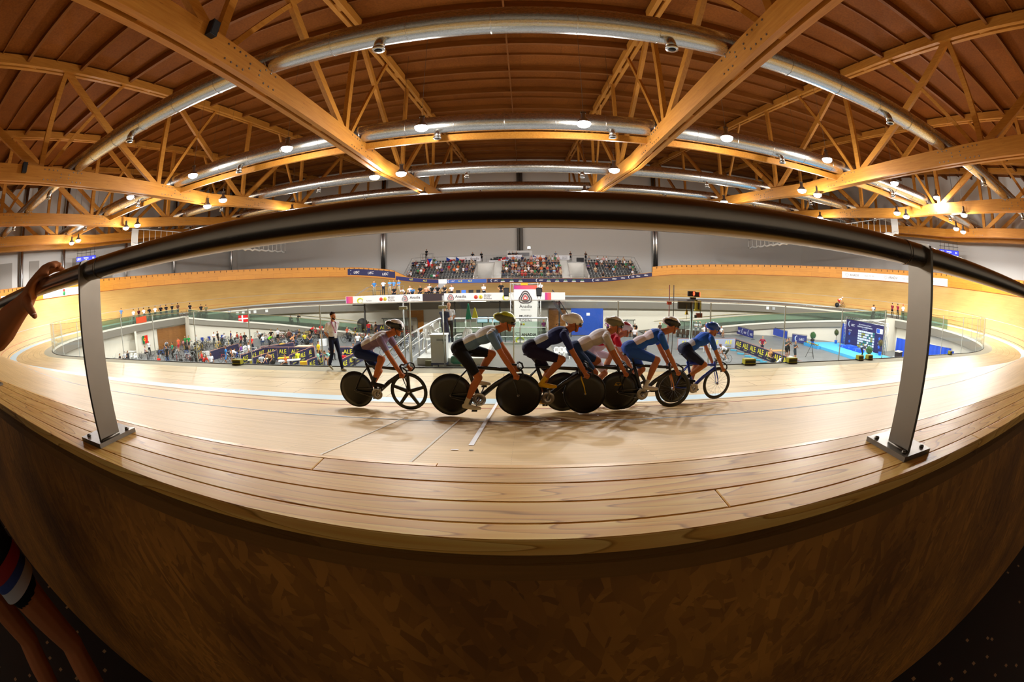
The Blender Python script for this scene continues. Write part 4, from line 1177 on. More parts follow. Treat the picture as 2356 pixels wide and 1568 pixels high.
# spectators on the seats
rs = random.Random(5)
TOPS = [('white', '#e6e6ea'), ('white', '#dcdde2'), ('black', '#1b1c20'), ('black', '#232429'), ('navy', '#20294a'), ('grey', '#8b8d92'), ('pink', '#d9a7a4'), ('red', '#b3312b'), ('pale blue', '#8fb3d2'), ('green', '#3d7a52'), ('purple', '#5b4a7a'), ('maroon', '#5e2530'), ('beige', '#bfa98a'), ('orange', '#d2652c')]
dens = {'pit-side block': .20, 'middle block': .58, 'podium-side block': .22}
rown = ['bottom row', 'second row up', 'third row up', 'fourth row up', 'fifth row up', 'sixth row up', 'top row']
for (bn, k, j, nx, x, y, z) in sorted(SEATS, key=lambda q: (q[0], q[1], q[2])):
    d = dens[bn] * (1.0 if k > 0 else .25)
    if bn == 'middle block' and k in (1, 2, 3, 4) and x < 2.6: d = .82
    if rs.random() > d: continue
    cn, hx = rs.choice(TOPS)
    b = rs.choice(['sit+shorts', 'sit', 'sitfold', 'situp+shorts'])
    lab = 'spectator in a %s top, %s, %s seat of the %s' % (cn, rown[k], ordn[j], bn)
    person(b, (x, y - .1, z - .1), rs.uniform(-.3, .3), lab, hx, rs.choice(['#23262e', '#30405e', '#b9a98c', '#15161a', '#6b7078']), 'seated spectators in the far stand', voxel=0.04)
# standing people, flags, banners and boxes along the top of the stand
GY = ST_Y0 + NROW * TREAD + 2.2 ; GZ = ST_Z0 + 2.77
def gal(px, py): return ony(px, py, GY)
for px, cn, hx, kind, dz, lab in ((990, 'black', '#17181b', 'stand', .9, 'person in black standing on the camera platform above the hanging Czech flag'), (1088, 'black', '#1c1c20', 'hips', .3, 'person in black standing behind the long white banner, toward its middle'),
        (1108, 'black', '#15151a', 'stand', .4, 'person in black standing at the end of the long white banner'), (1172, 'black', '#222228', 'stand', 0, 'person in black left of two people behind the white sign board'),
        (1180, 'black', '#1d1d22', 'folded', .1, 'person in black with folded arms behind the white sign board'), (1188, 'black', '#101013', 'phone', .8, 'person in black on the tall camera stand behind the white sign board'),
        (1278, 'grey blue', '#6a7488', 'hips', .25, 'person in grey blue standing at one end of the small white table banner'), (1312, 'black', '#17171b', 'folded', .35, 'person in black standing with folded arms beside the small white table banner'),
        (1347, 'black', '#1d1d22', 'phone', -.9, 'photographer in black sitting above the top seats beside the black case')):
    p = gal(px, 590)
    person(kind, (p.x, GY - .3, GZ) if px != 990 else (p.x, ST_Y0 + 5.0, ST_Z0 + 3.35), rs.uniform(-.3, .3), lab, hx, '#1c1d22', 'people on the gallery above the stand', voxel=0.04)
m = MB()
for z in (.5, 1.05): m.tube([(-18, GY - .93, GZ + z), (18, GY - .93, GZ + z)], .022, 6)
for x in np.arange(-18, 18.1, 2.0): m.tube([(x, GY - .93, GZ - .05), (x, GY - .93, GZ + 1.05)], .022, 6)
tag(m.obj('gallery_railing', metal('railing_steel', '#d4d6d8', .35)), 'steel railing along the gallery above the top seats, carrying flags', 'railing')
def flag(nm, x0, x1, y0, y1, Y, kind, lab, tilt=0.0, wave=.05):
    """flag hung between pixel corners, rippled cloth"""
    a, b = ony(x0, y0, Y), ony(x1, y1, Y)
    wd, ht = abs(b.x - a.x), abs(a.z - b.z) ; n, k = 18, 12
    m = MB() ; th = .012
    cols = {'cz': ['#e9e9ec', '#c8242c', '#1d3f96'], 'dk': ['#d2232e', '#f0f0f0'], 'pt': ['#0f6b3a', '#d2261f', '#f0c430'], 'nl': ['#c8242c', '#e9e9ec', '#1d3f96'], 'it': ['#1d8a4e', '#f0f0f0', '#c8242c'], 'plain': ['#e9e9ec']}[kind]
    def mat_of(u, v):
        if kind == 'cz':
            if u < .5 * (1 - abs(2 * v - 1)) : return 2
            return 1 if v < .5 else 0
        if kind == 'czv':
            return 0
        if kind == 'dk': return 1 if abs(u - .37) < .065 or abs(v - .5) < .09 else 0
        if kind == 'pt':
            r = math.hypot((u - .4) * wd / ht, v - .5)
            return 2 if .12 < r < .2 else (1 if u > .4 or r <= .12 else 0)
        if kind == 'it': return 0 if u < .33 else (1 if u < .66 else 2)
        return 0
    n2, k2 = 36, 24
    for s in (0, 1):
        for i in range(n2):
            for j in range(k2):
                q = []
                for (ii, jj) in ((i, j), (i + 1, j), (i + 1, j + 1), (i, j + 1)):
                    u, v = ii / n2, jj / k2
                    q.append((u * wd, wave * math.sin(u * 9 + v * 2) * (.4 + .6 * (1 - v)) + s * th, v * ht - ht))
                m.cur = mat_of((i + .5) / n2, (j + .5) / k2)
                m.quad(*(q if s == 0 else q[::-1]))
    o = m.obj('flag', [flat(c, .8, spec=.1) for c in cols], smooth=True, loc=(min(a.x, b.x), Y, max(a.z, b.z)))
    if tilt: o.rotation_euler = (0, tilt, 0)
    return tag(o, lab, 'flag')
fl = flag('f', 983, 995, 595, 616, ST_Y0 + 4.1, 'cz', 'Czech flag hung upright below the camera platform of the stand')
# upright hanging: turn the flag a quarter
p0, p1 = ony(983, 595, ST_Y0 + 4.1), ony(995, 616, ST_Y0 + 4.1)
fl.scale = ((p0.z - p1.z) / (p1.x - p0.x), 1, (p1.x - p0.x) / (p0.z - p1.z)) ; fl.rotation_euler = (0, PI / 2, 0) ; fl.location = (p1.x, ST_Y0 + 4.1, p0.z)
flag('f', 1027, 1047, 591.5, 602, GY - .97, 'cz', 'Czech flag on the gallery rail, the one with the red stripe on top').scale.z = 1
flag('f', 1049, 1069, 590.5, 603, GY - .97, 'cz', 'Czech flag beside the long white banner, draped with its white stripe on top')
flag('f', 1078, 1099, 612, 624.5, ST_Y0 + 4.6, 'dk', 'Danish flag spread over the back of the white stand entrance')
flag('f', 1146, 1165, 597, 608, GY - 1.4, 'dk', 'Danish flag hung askew beside the white sign board of the stand', tilt=-.35)
flag('f', 1226, 1254, 586.5, 600, GY - .97, 'cz', 'large Czech flag on the gallery rail, right of the white sign board')
flag('f', 990, 1008, 632, 638, ST_Y0 + .9, 'it', 'small green white and red flag laid over the lower seats')
def board(nm, x0, x1, y0, y1, Y, col, lab, texts=(), cat='banner'):
    a, b = ony(x0, y0, Y), ony(x1, y1, Y) ; wd, ht = b.x - a.x, a.z - b.z
    m = MB() ; m.box((0, .03, 0), (wd, .05, ht)) ; o = m.obj(nm, flat(col, .6), loc=((a.x + b.x) / 2, Y, (a.z + b.z) / 2))
    for (s, sz, c, dx, dz) in texts: text(s, sz, flat(c, .6), o, (dx * wd, -.002, dz * ht))
    return tag(o, lab, cat), wd, ht
board('banner', 1069, 1106, 589.5, 600, GY - .98, '#e2e0e4', 'long white banner with dark lettering on the gallery above the pit-side seats', [('A', .55, '#3a3540', -.42, 0), ('Anadia', .55, '#3a3540', .12, 0)])
o, wd, ht = board('sign_board', 1167, 1201, 586, 607, GY - 1.6, '#eceaf0', 'white sign board with a purple word and the number one over the stand', [('anadia', .66, '#4a3f78', 0, .22), ('1', .7, '#33303c', .28, -.3), ('a', .6, '#4a3f78', -.3, -.3)])
board('banner', 1278, 1311, 587, 597.5, GY - .98, '#e6e6ea', 'small white table banner with a blue and yellow mark on the gallery', [('sports', .34, '#55555e', .15, .15), ('anadia', .34, '#55555e', .15, -.2)])
board('banner', 1125, 1146, 598.5, 606, GY - 1.3, '#dcdadc', 'blank white cloth banner next to the tilted Danish flag')
m = MB() ; m.box((0, 0, .2), (1.9, .8, .4)) ; m.box((-.2, 0, .55), (.5, .5, .35)) ; m.box((.5, 0, .6), (.9, .5, .45)) ; m.box((-.8, 0, .5), (.3, .3, .2))
tag(m.obj('equipment_case', flat('#17181a', .6), loc=(gal(1142, 590).x, GY - .4, GZ + .02)), 'black equipment cases piled on the gallery beside the tilted Danish flag', 'case')
m = MB() ; m.box((0, 0, .45), (1.15, .6, .9))
tag(m.obj('equipment_case', flat('#26262a', .6), loc=(gal(1334, 590).x, GY - .4, GZ - .2)), 'black case standing on the gallery beside the seated photographer', 'case')
# white camera tower on the gallery with a lamp, and the scaffold platform on the pit side
t = thing('camera_tower', 'white booth with a dark window on the gallery behind the sign board', 'booth', (gal(1195, 590).x, GY + 1.0, GZ))
m = MB() ; m.box((0, 0, .95), (4.2, 1.6, 1.9)) ; m.obj('booth', flat('#dcdad6', .8), t)
m = MB() ; m.box((.35, -.82, 1.25), (2.6, .05, .6)) ; m.obj('window', flat('#77777a', .2), t)
t = thing('work_light', 'bright white work light on the booth behind the stand', 'lamp', (gal(1217, 572).x, GY + .4, GZ + 2.1))
m = MB() ; m.tube([(0, .1, -.2), (0, .1, .3)], .03, 6) ; m.box((0, .06, .3), (.5, .1, .34)) ; m.obj('housing', flat('#2a2a2c'), t)
m = MB() ; m.box((0, 0, .3), (.44, .03, .28)) ; m.obj('lens', emit('#f4f7ff', 30.0), t)
t = thing('camera_platform', 'steel scaffold platform with a railing at the top of the pit-side seats', 'platform', (gal(992, 590).x, ST_Y0 + 5.0, ST_Z0 + 2.4))
m = MB() ; m.box((0, 0, .9), (2.0, 1.3, .1)) ; m.obj('deck', flat('#6d6f70'), t)
m = MB()
for x in (-.95, .95):
    for y in (-.6, .6): m.tube([(x, y, -.3), (x, y, 1.9)], .03, 6)
for y in (-.6, .6): m.tube([(-.95, y, 1.9), (.95, y, 1.9)], .03, 6)
m.obj('railing', flat('#8a8c8e', .4), t)
# ------------------------------------------------------------------ banners on the outer fence
def fence_band(name, xa, xb, z0, z1, col, lab, zone='far', pad=.02):
    """cloth banner along the straight part of the far fence between two x"""
    m = MB() ; y = YC + RAD + W_TRACK * math.cos(math.radians(11.84)) - pad
    n = max(2, int(abs(xb - xa) / 1.5))
    for k in range(n):
        a, b = xa + (xb - xa) * k / n, xa + (xb - xa) * (k + 1) / n
        za, zb = far_edge(a), far_edge(b)
        m.hexa([(a, far_y(a) - pad - .015, za + z0), (b, far_y(b) - pad - .015, zb + z0), (b, far_y(b) - pad, zb + z0), (a, far_y(a) - pad, za + z0),
                (a, far_y(a) - pad - .015, za + z1), (b, far_y(b) - pad - .015, zb + z1), (b, far_y(b) - pad, zb + z1), (a, far_y(a) - pad, za + z1)])
    return tag(m.obj(name, flat(col, .6)), lab, 'banner')
def far_p(x):
    L = [p for p in PATH if p[6] == 'far']
    for a, b in zip(L[:-1], L[1:]):
        if a[0] <= x <= b[0]:
            t = (x - a[0]) / (b[0] - a[0]) ; return tuple(a[k] + (b[k] - a[k]) * t for k in range(6)) + ('far', 0)
    return L[0]
def far_edge(x): return off(far_p(x), W_TRACK).z
def far_y(x): return off(far_p(x), W_TRACK).y
def swoosh(parent, M0, s, c1, c2, name='curl_mark'):
    """the open double crescent mark"""
    m = MB()
    for r, w_, cc, dx in ((.5, .13, 0, 0), (.42, .08, 1, -.18)):
        m.cur = cc
        for k in range(14):
            a0 = math.radians(60 + 16 * k) ; a1 = math.radians(60 + 16 * (k + 1))
            f0, f1 = math.sin(PI * k / 14) * w_ + .02, math.sin(PI * (k + 1) / 14) * w_ + .02
            P = lambda a, rr: (s * (dx + rr * .62 * math.cos(a)), s * rr * math.sin(a), .004)
            m.quad(P(a0, r - f0), P(a1, r - f1), P(a1, r + f1 * .4), P(a0, r + f0 * .4))
    o = m.obj(name, [flat(c1, .6), flat(c2, .6)], parent) ; o.matrix_local = M0
    return o
navy = '#1c1d4f'
wht = flat('#f0f0f4', .6) ; yel = flat('#e8e04a', .6) ; pal = flat('#b8c6e6', .6)
b1 = fence_band('banner', -26.3, -18.7, .30, 1.22, navy, 'navy banner with three white crescent marks on the tall fence', pad=.05)
for x in (-25.2, -22.9, -20.6):
    y = far_y(x) - .075 ; z = far_edge(x) + .76
    swoosh(b1, frameM((x - .55, y, z), (1, 0, 0)), .62, '#f0f0f4', '#3c7ab8') ; text('UEC', .5, wht, b1, M=frameM((x + .35, y, z - .08), (1, 0, 0)), shear=.25, bold=.01)
b2 = fence_band('banner', -18.6, -12.2, .06, .60, '#1f2460', 'dark navy fence banner below the pit-side seats, left of the white track hatch', pad=.03)
b3 = fence_band('banner', -10.9, -5.2, .06, .60, '#3a5fae', 'lighter blue stretch of the fence banner right of the white track hatch', pad=.03)
b4 = fence_band('banner', -5.1, 18.8, .06, .60, '#1b1a45', 'long dark navy fence banner with white marks below the middle of the stand', pad=.03)
def row(par, xs, s, sz, mat, **k):
    for x in xs: text(s, sz, mat, par, M=frameM((x, far_y(x) - .05, far_edge(x) + .33), (1, 0, 0)), **k)
row(b2, (-16.3, -14.2), 'ALE', .36, yel, bold=.012) ; row(b3, (-9.0, -7.6), 'ALE', .36, yel, bold=.012)
for par, xs in ((b3, (-10.4,)), (b4, (-4.2, 2.2, 10.3, 15.6))):
    for x in xs: swoosh(par, frameM((x - .25, far_y(x) - .05, far_edge(x) + .33), (1, 0, 0)), .44, '#f0f0f4', '#3c7ab8')
    row(par, [x + .3 for x in xs], 'UEC', .3, wht, shear=.25)
row(b4, (11.8, 13.2, 14.5, 16.8, 18.0), 'vittoria', .3, wht, shear=.2, bold=.015)
for x in list(np.arange(-2.9, -.2, 1.25)) + list(np.arange(3.6, 9.6, 1.2)):
    m = MB() ; y, z = far_y(x) - .05, far_edge(x) + .3           # green tree emblem with white lines below
    m.cur = 0
    for k in (-1, 0, 1): m.box((x + .14 * k, y, z + .1 - .03 * abs(k)), (.13, .01, .12))
    m.cur = 1 ; m.box((x, y, z - .06), (.5, .01, .05)) ; m.box((x, y, z - .15), (.62, .01, .05))
    m.obj('emblem_mark', [flat('#4f8a4a'), wht], b4)
m = MB() ; m.box((-11.55, far_y(-11.5) - .06, far_edge(-11.5) + .34), (1.25, .06, .62))
for k in (-1, 0, 1): pass
tag(m.obj('track_hatch', flat('#dfe6ea', .6)), 'white hatch panel in the far fence, above the white ramp strip', 'hatch')
m = MB() ; p_ = far_p(-11.6)                                   # pale strip laid down the banking below it
q0, q1 = off(p_, W_TRACK - .05), off(p_, 2.2)
m.hexa([(q0.x - .6, q0.y, q0.z + .006), (q0.x + .6, q0.y, q0.z + .006), (q1.x + .1, q1.y, q1.z + .006), (q1.x - 1.1, q1.y, q1.z + .006), (q0.x - .6, q0.y, q0.z + .02), (q0.x + .6, q0.y, q0.z + .02), (q1.x + .1, q1.y, q1.z + .02), (q1.x - 1.1, q1.y, q1.z + .02)])
tag(m.obj('ramp_strip', flat('#d8dadb', .6)), 'white strip laid down the far banking below the hatch panel', 'mat')
# white banners on the bend fences
def bend_strip(a0, a1, cx, sgn, z0, z1, col, lab, words, size):
    """banner between two angles of a bend; words: list of (fraction, text, material, size)"""
    P = [p for p in PATH if p[6] == ('left' if sgn < 0 else 'right')]
    def at(az):
        best = min(P, key=lambda p: abs(math.degrees(math.atan2(*(off(p, W_TRACK).xy))) - az)) ; return P.index(best)
    i0, i1 = sorted((at(a0), at(a1)))
    pts = P[i0:i1 + 1]
    m = MB()
    for a, b in zip(pts[:-1], pts[1:]):
        m.hexa([fence_pt(a, z0, .035), fence_pt(b, z0, .035), fence_pt(b, z0, .02), fence_pt(a, z0, .02), fence_pt(a, z1, .035), fence_pt(b, z1, .035), fence_pt(b, z1, .02), fence_pt(a, z1, .02)])
    o = tag(m.obj('banner', flat(col, .6)), lab, 'banner')
    for (fr, s, mat, sz, kind) in words:
        k = fr * (len(pts) - 1) ; i = min(int(k), len(pts) - 2) ; t = k - i
        A, B = fence_pt(pts[i], (z0 + z1) / 2, .04), fence_pt(pts[i + 1], (z0 + z1) / 2, .04)
        c = A.lerp(B, t) ; d = (B - A).normalized()
        if kind == 't': text(s, sz, mat, o, M=frameM(c, d))
        elif kind == 'heart': heart(o, frameM(c, d), sz)
        else:
            mm = MB() ; mm.cur = 0 ; mm.lathe([(0, .002), (.2, .002), (.2, .008), (0, .008)], 14, (0, .22, 0)) ; mm.cur = 1
            mm.lathe([(0, .002), (.27, .002), (.27, .008), (0, .008)], 14, (.02, -.16, 0)) ; q = mm.obj('emblem', [flat('#c8302c'), flat('#2f8a4e')], o) ; q.matrix_local = frameM(c, d)
    return o
def heart(par, M0, s):
    m = MB() ; pts = []
    for k in range(25):
        t = -2.7 + 5.4 * k / 24 + .0
        x = 16 * math.sin(t) ** 3 ; y = 13 * math.cos(t) - 5 * math.cos(2 * t) - 2 * math.cos(3 * t) - math.cos(4 * t)
        pts.append((s * x / 34, s * y / 34, .006))
    m.tube(pts, s * .028, 5) ; m.tube([(0, -s * .5, .006), (0, -s * .72, .006)], s * .028, 5) ; o = m.obj('heart_mark', flat('#6b6a72', .6), par) ; o.matrix_local = M0
blk_t, gry_t = flat('#26252c', .6), flat('#8d8c92', .6)
bend_strip(45.0, 61.2, XR, 1, .12, 1.08, '#e9e9ea', 'long white banner with heart marks on the podium-side bend fence',
           [(.045, '', None, .6, 'heart'), (.115, 'ANADIA', blk_t, .46, 't'), (.27, 'LAND OF PASSIONS', gry_t, .34, 't'), (.40, '', None, .6, 'heart'), (.47, 'ANADIA', blk_t, .46, 't'), (.62, 'LAND OF PASSIONS', gry_t, .34, 't'), (.74, 'ANADIA', blk_t, .46, 't'), (.92, 'LAND OF PASSIONS', gry_t, .34, 't')], .4)
bend_strip(-68.8, -62.0, XL, -1, .12, 1.05, '#e9e9ea', 'white banner with red and green emblems on the pit-side bend fence, beside the handrail post',
           [(.45, '', None, .5, 'e'), (.58, 'JOGOS', gry_t, .5, 't'), (.82, '', None, .5, 'e'), (.94, 'JOGOS', gry_t, .5, 't'), (.12, 'JOGOS', gry_t, .5, 't')], .4)
bend_strip(-76.8, -72.2, XL, -1, .12, 1.05, '#e9e9ea', 'white banner with a red and green emblem on the pit-side bend fence, below the forearm',
           [(.25, '', None, .5, 'e'), (.6, 'JOGOS', gry_t, .5, 't')], .4)
# ------------------------------------------------------------------ end wall pipes, scoreboards, folded dividing nets
pipe_m = metal('downpipe_steel', '#d9dadb', .22)
for k, (x, y) in enumerate(((XW0 + .7, 19.2), (XW0 + .7, 27.8), (XW0 + .7, 41.8), (XW0 + .7, 54.4), (XW0 + .7, 73.0))):
    m = MB() ; m.tube([(x, y, -.4), (x, y, roof_z(y) - .1)], .34, 18) ; struct(m.obj('column_wall', pipe_m))
for x in (-26.2, -0.6, 24.6):
    m = MB() ; m.tube([(x - .25, YW1 - .5, -.4), (x - .25, YW1 - .5, roof_z(YW1) - .6)], .22, 14) ; m.tube([(x + .3, YW1 - .5, -.4), (x + .3, YW1 - .5, roof_z(YW1) - .6)], .30, 14)
    struct(m.obj('column_far', pipe_m if abs(x) > 5 else flat('#6d6a66', .5)))
panel_m = flat('#b9b3aa', .85)
for y0, y1 in ((8, 12), (14.5, 17.5), (21, 23), (30, 32.4), (36, 39)):
    m = MB() ; m.box((XW0 + .06, (y0 + y1) / 2, 8.8), (.1, y1 - y0, 10)) ; struct(m.obj('trim_wall_panel', panel_m))
def scoreboard(x, y, rz, lab):
    t = thing('scoreboard', lab, 'scoreboard', (x, y, 0), rz)
    zc = CAM_Z + 5.75
    m = MB() ; m.box((0, .15, zc), (3.5, .3, 2.4)) ; m.obj('cabinet', flat('#15161c', .5), t)
    m = MB() ; m.box((0, -.012, zc + .85), (3.4, .02, .62)) ; s = m.obj('screen', emit('#2030f0', 1.3), t)
    text('UEC', .4, emit('#f4f6ff', 2.0), s, (-1.25, -.03, zc + .85)) ; text('TIMING', .26, emit('#f4f6ff', 2.0), s, (0, -.03, zc + .92)) ; text('LIVE', .2, emit('#f4f6ff', 2.0), s, (0, -.03, zc + .68)) ; text('01', .36, emit('#f4f6ff', 2.0), s, (1.3, -.03, zc + .85))
    m = MB()
    for k in range(5):
        xx = -1.5 + .75 * k ; m.tube([(xx, .15, zc + 1.2), (xx, .15, zc + 2.1)], .03, 5)
    m.tube([(-1.7, .15, zc + 1.65), (1.7, .15, zc + 1.65)], .03, 5) ; m.tube([(-1.5, .15, zc + 2.05), (-1.5, .15, roof_z(y) - .1)], .02, 5) ; m.tube([(1.5, .15, zc + 2.05), (1.5, .15, roof_z(y) - .1)], .02, 5)
    m.obj('hanging_frame', flat('#1c1c1f', .5), t)
    return t
pL, pR = onx(198, 590, -57.0), onx(2183, 566, 56.2)
scoreboard(-57.0, pL.y, math.atan2(-pL.x, pL.y), 'black hanging scoreboard with a blue screen over the pit-side bend')
scoreboard(56.2, pR.y, math.atan2(-pR.x, pR.y), 'black hanging scoreboard with a blue screen over the podium-side bend')
# folded white dividing nets hanging in front of the far roof
net_w = flat('#e4e2da', .85, var=.02)
def net(pa, pb, pc, pd, lab):
    """bundle between two hall points; pa/pb top ends, hanging drop"""
    t = thing('divider_net', lab, 'net', (0, 0, 0))
    m = MB() ; n = 30
    rr = random.Random(3)
    prev = None
    for k in range(n + 1):
        f = k / n ; p = pa.lerp(pb, f) ; d = pc + (pd - pc) * f
        lo = Vector((p.x, p.y, p.z - d * (1 + .12 * math.sin(k * 1.9))))
        m.tube([p, p.lerp(lo, .5) + Vector((.03 * math.sin(k), 0, 0)), lo], [.03, .05, .07], 6)
    m.obj('folded_net_threads', net_w, t)
    m = MB()
    pts = []
    for k in range(61):
        f = k / 60 ; p = pa.lerp(pb, f) ; d = pc + (pd - pc) * f
        pts.append(Vector((p.x, p.y, p.z - d + .12 * math.sin(k * 2.2))))
    m.tube(pts, .17, 8) ; m.obj('lower_bundle', net_w, t)
    m = MB() ; m.tube([pa, pb], .05, 8)
    for k in range(7):
        p = pa.lerp(pb, k / 6) ; m.tube([p, Vector((p.x, p.y, chord_z(p.y) + .3))], .025, 5)
    m.obj('carrier_rail', flat('#c9c8c4', .5), t)
    m = MB() ; e = pa.lerp(pb, .035) ; m.beam(pa + Vector((0, 0, -pc * .5)), e + Vector((0, 0, -pc * .5)), .05, pc) ; m.obj('end_curtain', net_w, t)
    return t
net(ony(304, 526, 33.5), ony(656, 558, 62.0), 2.0, 1.6, 'white folded dividing net hung below the pit-side trusses')
net(ony(2064, 498, 33.5), ony(1722, 552, 62.0), 2.0, 1.3, 'white folded dividing net hung below the podium-side trusses')
# small group watching from above the pit-side banking
gx = []
for px, kind, hx, lab in ((606, 'phone', '#17181b', 'person in black looking over the far fence, end one of four on the pit side'), (617, 'stand', '#30343c', 'person in dark grey in a group of four behind the far fence'), (624, 'stand', '#141416', 'person in black in the middle of a group of four behind the far fence'), (631, 'folded', '#1d1d20', 'taller person in black with folded arms in a group of four behind the far fence')):
    p = ony(px, 605, 63.2) ; gx.append(p.x) ; gz = CAM_Z + 1.25
    person(kind, (p.x, 63.2, gz), 0, lab, hx, '#15161a', 'people above the pit-side banking', voxel=.04)
m = MB() ; m.box(((gx[0] + gx[-1]) / 2, 63.4, gz / 2), (6, 2.2, gz)) ; struct(m.obj('floor_upper_gallery', conc_s))
# ------------------------------------------------------------------ timing platform at the far side of the infield, with its printed fascia
PY, PZ0, PZ1 = 43.0, CAM_Z - 2.52, CAM_Z - 1.66
grey_f = '#d2d0cc'
plat = thing('timing_platform', 'long raised timing platform with a printed grey fascia on dark posts across the infield', 'platform', (0, 0, 0))
m = MB() ; m.box((-7.6, PY + 2.6, PZ0 + .06), (23.6, 5.1, .14)) ; m.obj('deck', flat('#8d8a84', .8), plat)
def fascia(xa, xb, col, nm='fascia_panel'):
    m = MB() ; m.box(((xa + xb) / 2, PY, (PZ0 + PZ1) / 2), (xb - xa, .06, PZ1 - PZ0)) ; return m.obj(nm, flat(col, .6, var=.03), plat)
def fx(px): return ony(px, 688, PY).x
fa = fascia(fx(796), fx(972.5), grey_f) ; fascia(fx(972.5), fx(1022), '#2a1a1c', 'dark_panel') ; fb = fascia(fx(1022), fx(1300), grey_f)
grad = None
def grad_mat():
    if 'magenta_orange' in MATS: return MATS['magenta_orange']
    m, N, L, b = new_mat('magenta_orange')
    tc = N.new('ShaderNodeTexCoord') ; sx = N.new('ShaderNodeSeparateXYZ') ; r = N.new('ShaderNodeValToRGB')
    r.color_ramp.elements[0].color = srgb('#a01e7c') + (1,) ; r.color_ramp.elements[1].color = srgb('#ea5a3c') + (1,)
    L.new(tc.outputs['Generated'], sx.inputs[0]) ; L.new(sx.outputs[0], r.inputs[0]) ; L.new(r.outputs[0], b.inputs['Base Color']) ; b.inputs['Roughness'].default_value = .6
    MATS['magenta_orange'] = m ; return m
zc = (PZ0 + PZ1) / 2
for xa, xb in ((fx(797), fx(812)), (fx(1254), fx(1268))):
    m = MB() ; m.box(((xa + xb) / 2, PY - .035, zc), (xb - xa, .02, PZ1 - PZ0 - .04)) ; m.obj('coloured_end', grad_mat(), plat)
def tri_logo(par, c, s, mats, M=None):
    """three nested rounded triangle rings"""
    for k, (r, mt) in enumerate(zip((1, .66, .32), mats)):
        m = MB() ; pts = []
        for a in range(37):
            t = 2 * PI * a / 36 ; rad = r * s * (.5 + .075 * math.cos(3 * (t - PI / 2)))
            pts.append((rad * math.cos(t), rad * math.sin(t), .004))
        m.tube(pts, s * .045, 5, cap=False)
        o = m.obj('ring_mark', mt, par) ; o.matrix_local = M if M is not None else frameM(c, (1, 0, 0))
dk, rd = flat('#3a2a30', .6), flat('#c84a4a', .6)
def disc(par, c, r, col, s=None, sm_='#2a2a2a'):
    m = MB() ; m.lathe([(0, .006), (r, .006), (r, .0), (0, 0)], 20) ; o = m.obj('round_mark', flat(col, .6), par) ; o.matrix_local = frameM(c, (1, 0, 0))
    if s: text(s, r * 1.3, flat(sm_), o, (0, 0, .008), (0, 0, 0), bold=.02)
def leaf_mark(par, c, s, mat, M=None):
    m = MB() ; pts = [(.5 * math.cos(t) * s - .1 * s, .42 * math.sin(t) * s - .15 * s, .004) for t in np.linspace(.2, 2 * PI - .1, 22)] + [(.42 * s, .2 * s, .004), (.5 * s, .55 * s, .004), (.8 * s, .72 * s, .004)]
    m.tube(pts, [s * (.07 + .06 * math.sin(k * .2)) for k in range(len(pts))], 6) ; o = m.obj('curl_mark', mat, par) ; o.matrix_local = M if M is not None else frameM(c, (1, 0, 0))
lime = flat('#b7b92c', .6) ; tx = flat('#3c3a3e', .6)
FY = PY - .04
for par, xs in ((fa, (fx(830), fx(877), fx(886), fx(898), fx(932), fx(955))), (fb, (fx(1166), fx(1095), fx(1106), fx(1119), fx(1037), fx(1060)))):
    leaf_mark(par, (xs[0], FY, zc), .62, lime)
    if par is fa: text('Turismo', .2, tx, par, (xs[0] + 1.0, FY, zc - .12))
    disc(par, (xs[1], FY - .006, zc), .2, '#cf3c28', '2', '#5a1a12') ; disc(par, (xs[2], FY - .006, zc), .2, '#dcc03a', 'R')
    for k, s in enumerate(('MUSEU', 'DUAS', 'RODAS')): text(s, .19, tx, par, (xs[3] - .25, FY, zc + .18 - .18 * k), ax='LEFT', bold=.006, sx=1.3)
    tri_logo(par, (xs[4], FY, zc - .02), .62, (dk, rd, dk)) ; text('Anadia', .42, tx, par, (xs[5], FY, zc + .08), bold=.01) ; text('Município de Anadia', .1, tx, par, (xs[5], FY, zc - .26))
m = MB() ; m.box((fx(1000), PY + .01, PZ0 - .05), (.1, .1, .1))
for px in (826, 932, 1040, 1148, 1290):
    m = MB() ; m.box((fx(px), PY + 1.6, PZ0 / 2), (.16, .16, PZ0)) ; m.beam((fx(px) - .9, PY + .2, PZ0 - .12), (fx(px) + .1, PY + 1.6, PZ0 - .25), .12, .12) ; m.obj('support_post', flat('#2c2d30', .5), plat)
m = MB() ; m.box((fx(1098), PY + 1.2, PZ0 - .07), (1.6, .3, .08)) ; m.obj('strip_light', emit('#fff2dc', 4.0), plat)
# the higher officials' stand on the platform, with rails and steps
OZ = PZ0 + .72
t = thing('officials_stand', 'small raised stand with grey railings on the timing platform, where officials in blue stand', 'platform', (0, 0, 0))
xa, xb = ony(852, 676, PY + 4).x, ony(924, 676, PY + 4).x
m = MB() ; m.box(((xa + xb) / 2, PY + 4.0, OZ - .06), (xb - xa, 2.0, .12)) ; m.obj('deck', flat('#3a3b3e'), t)
m = MB()
for x in np.linspace(xa, xb, 5): m.box((x, PY + 3.2, (OZ + PZ0) / 2), (.06, .06, OZ - PZ0)) ; m.box((x, PY + 4.8, (OZ + PZ0) / 2), (.06, .06, OZ - PZ0))
m.obj('legs', flat('#5a5c5e'), t)
m = MB()
for z in (.55, 1.0): m.tube([(xa, PY + 4.9, OZ + z), (xb, PY + 4.9, OZ + z)], .025, 6) ; m.tube([(xa, PY + 3.0, OZ + z), (xa, PY + 4.9, OZ + z)], .025, 6)
for x in np.linspace(xa, xb, 5): m.tube([(x, PY + 4.9, OZ), (x, PY + 4.9, OZ + 1.0)], .025, 6)
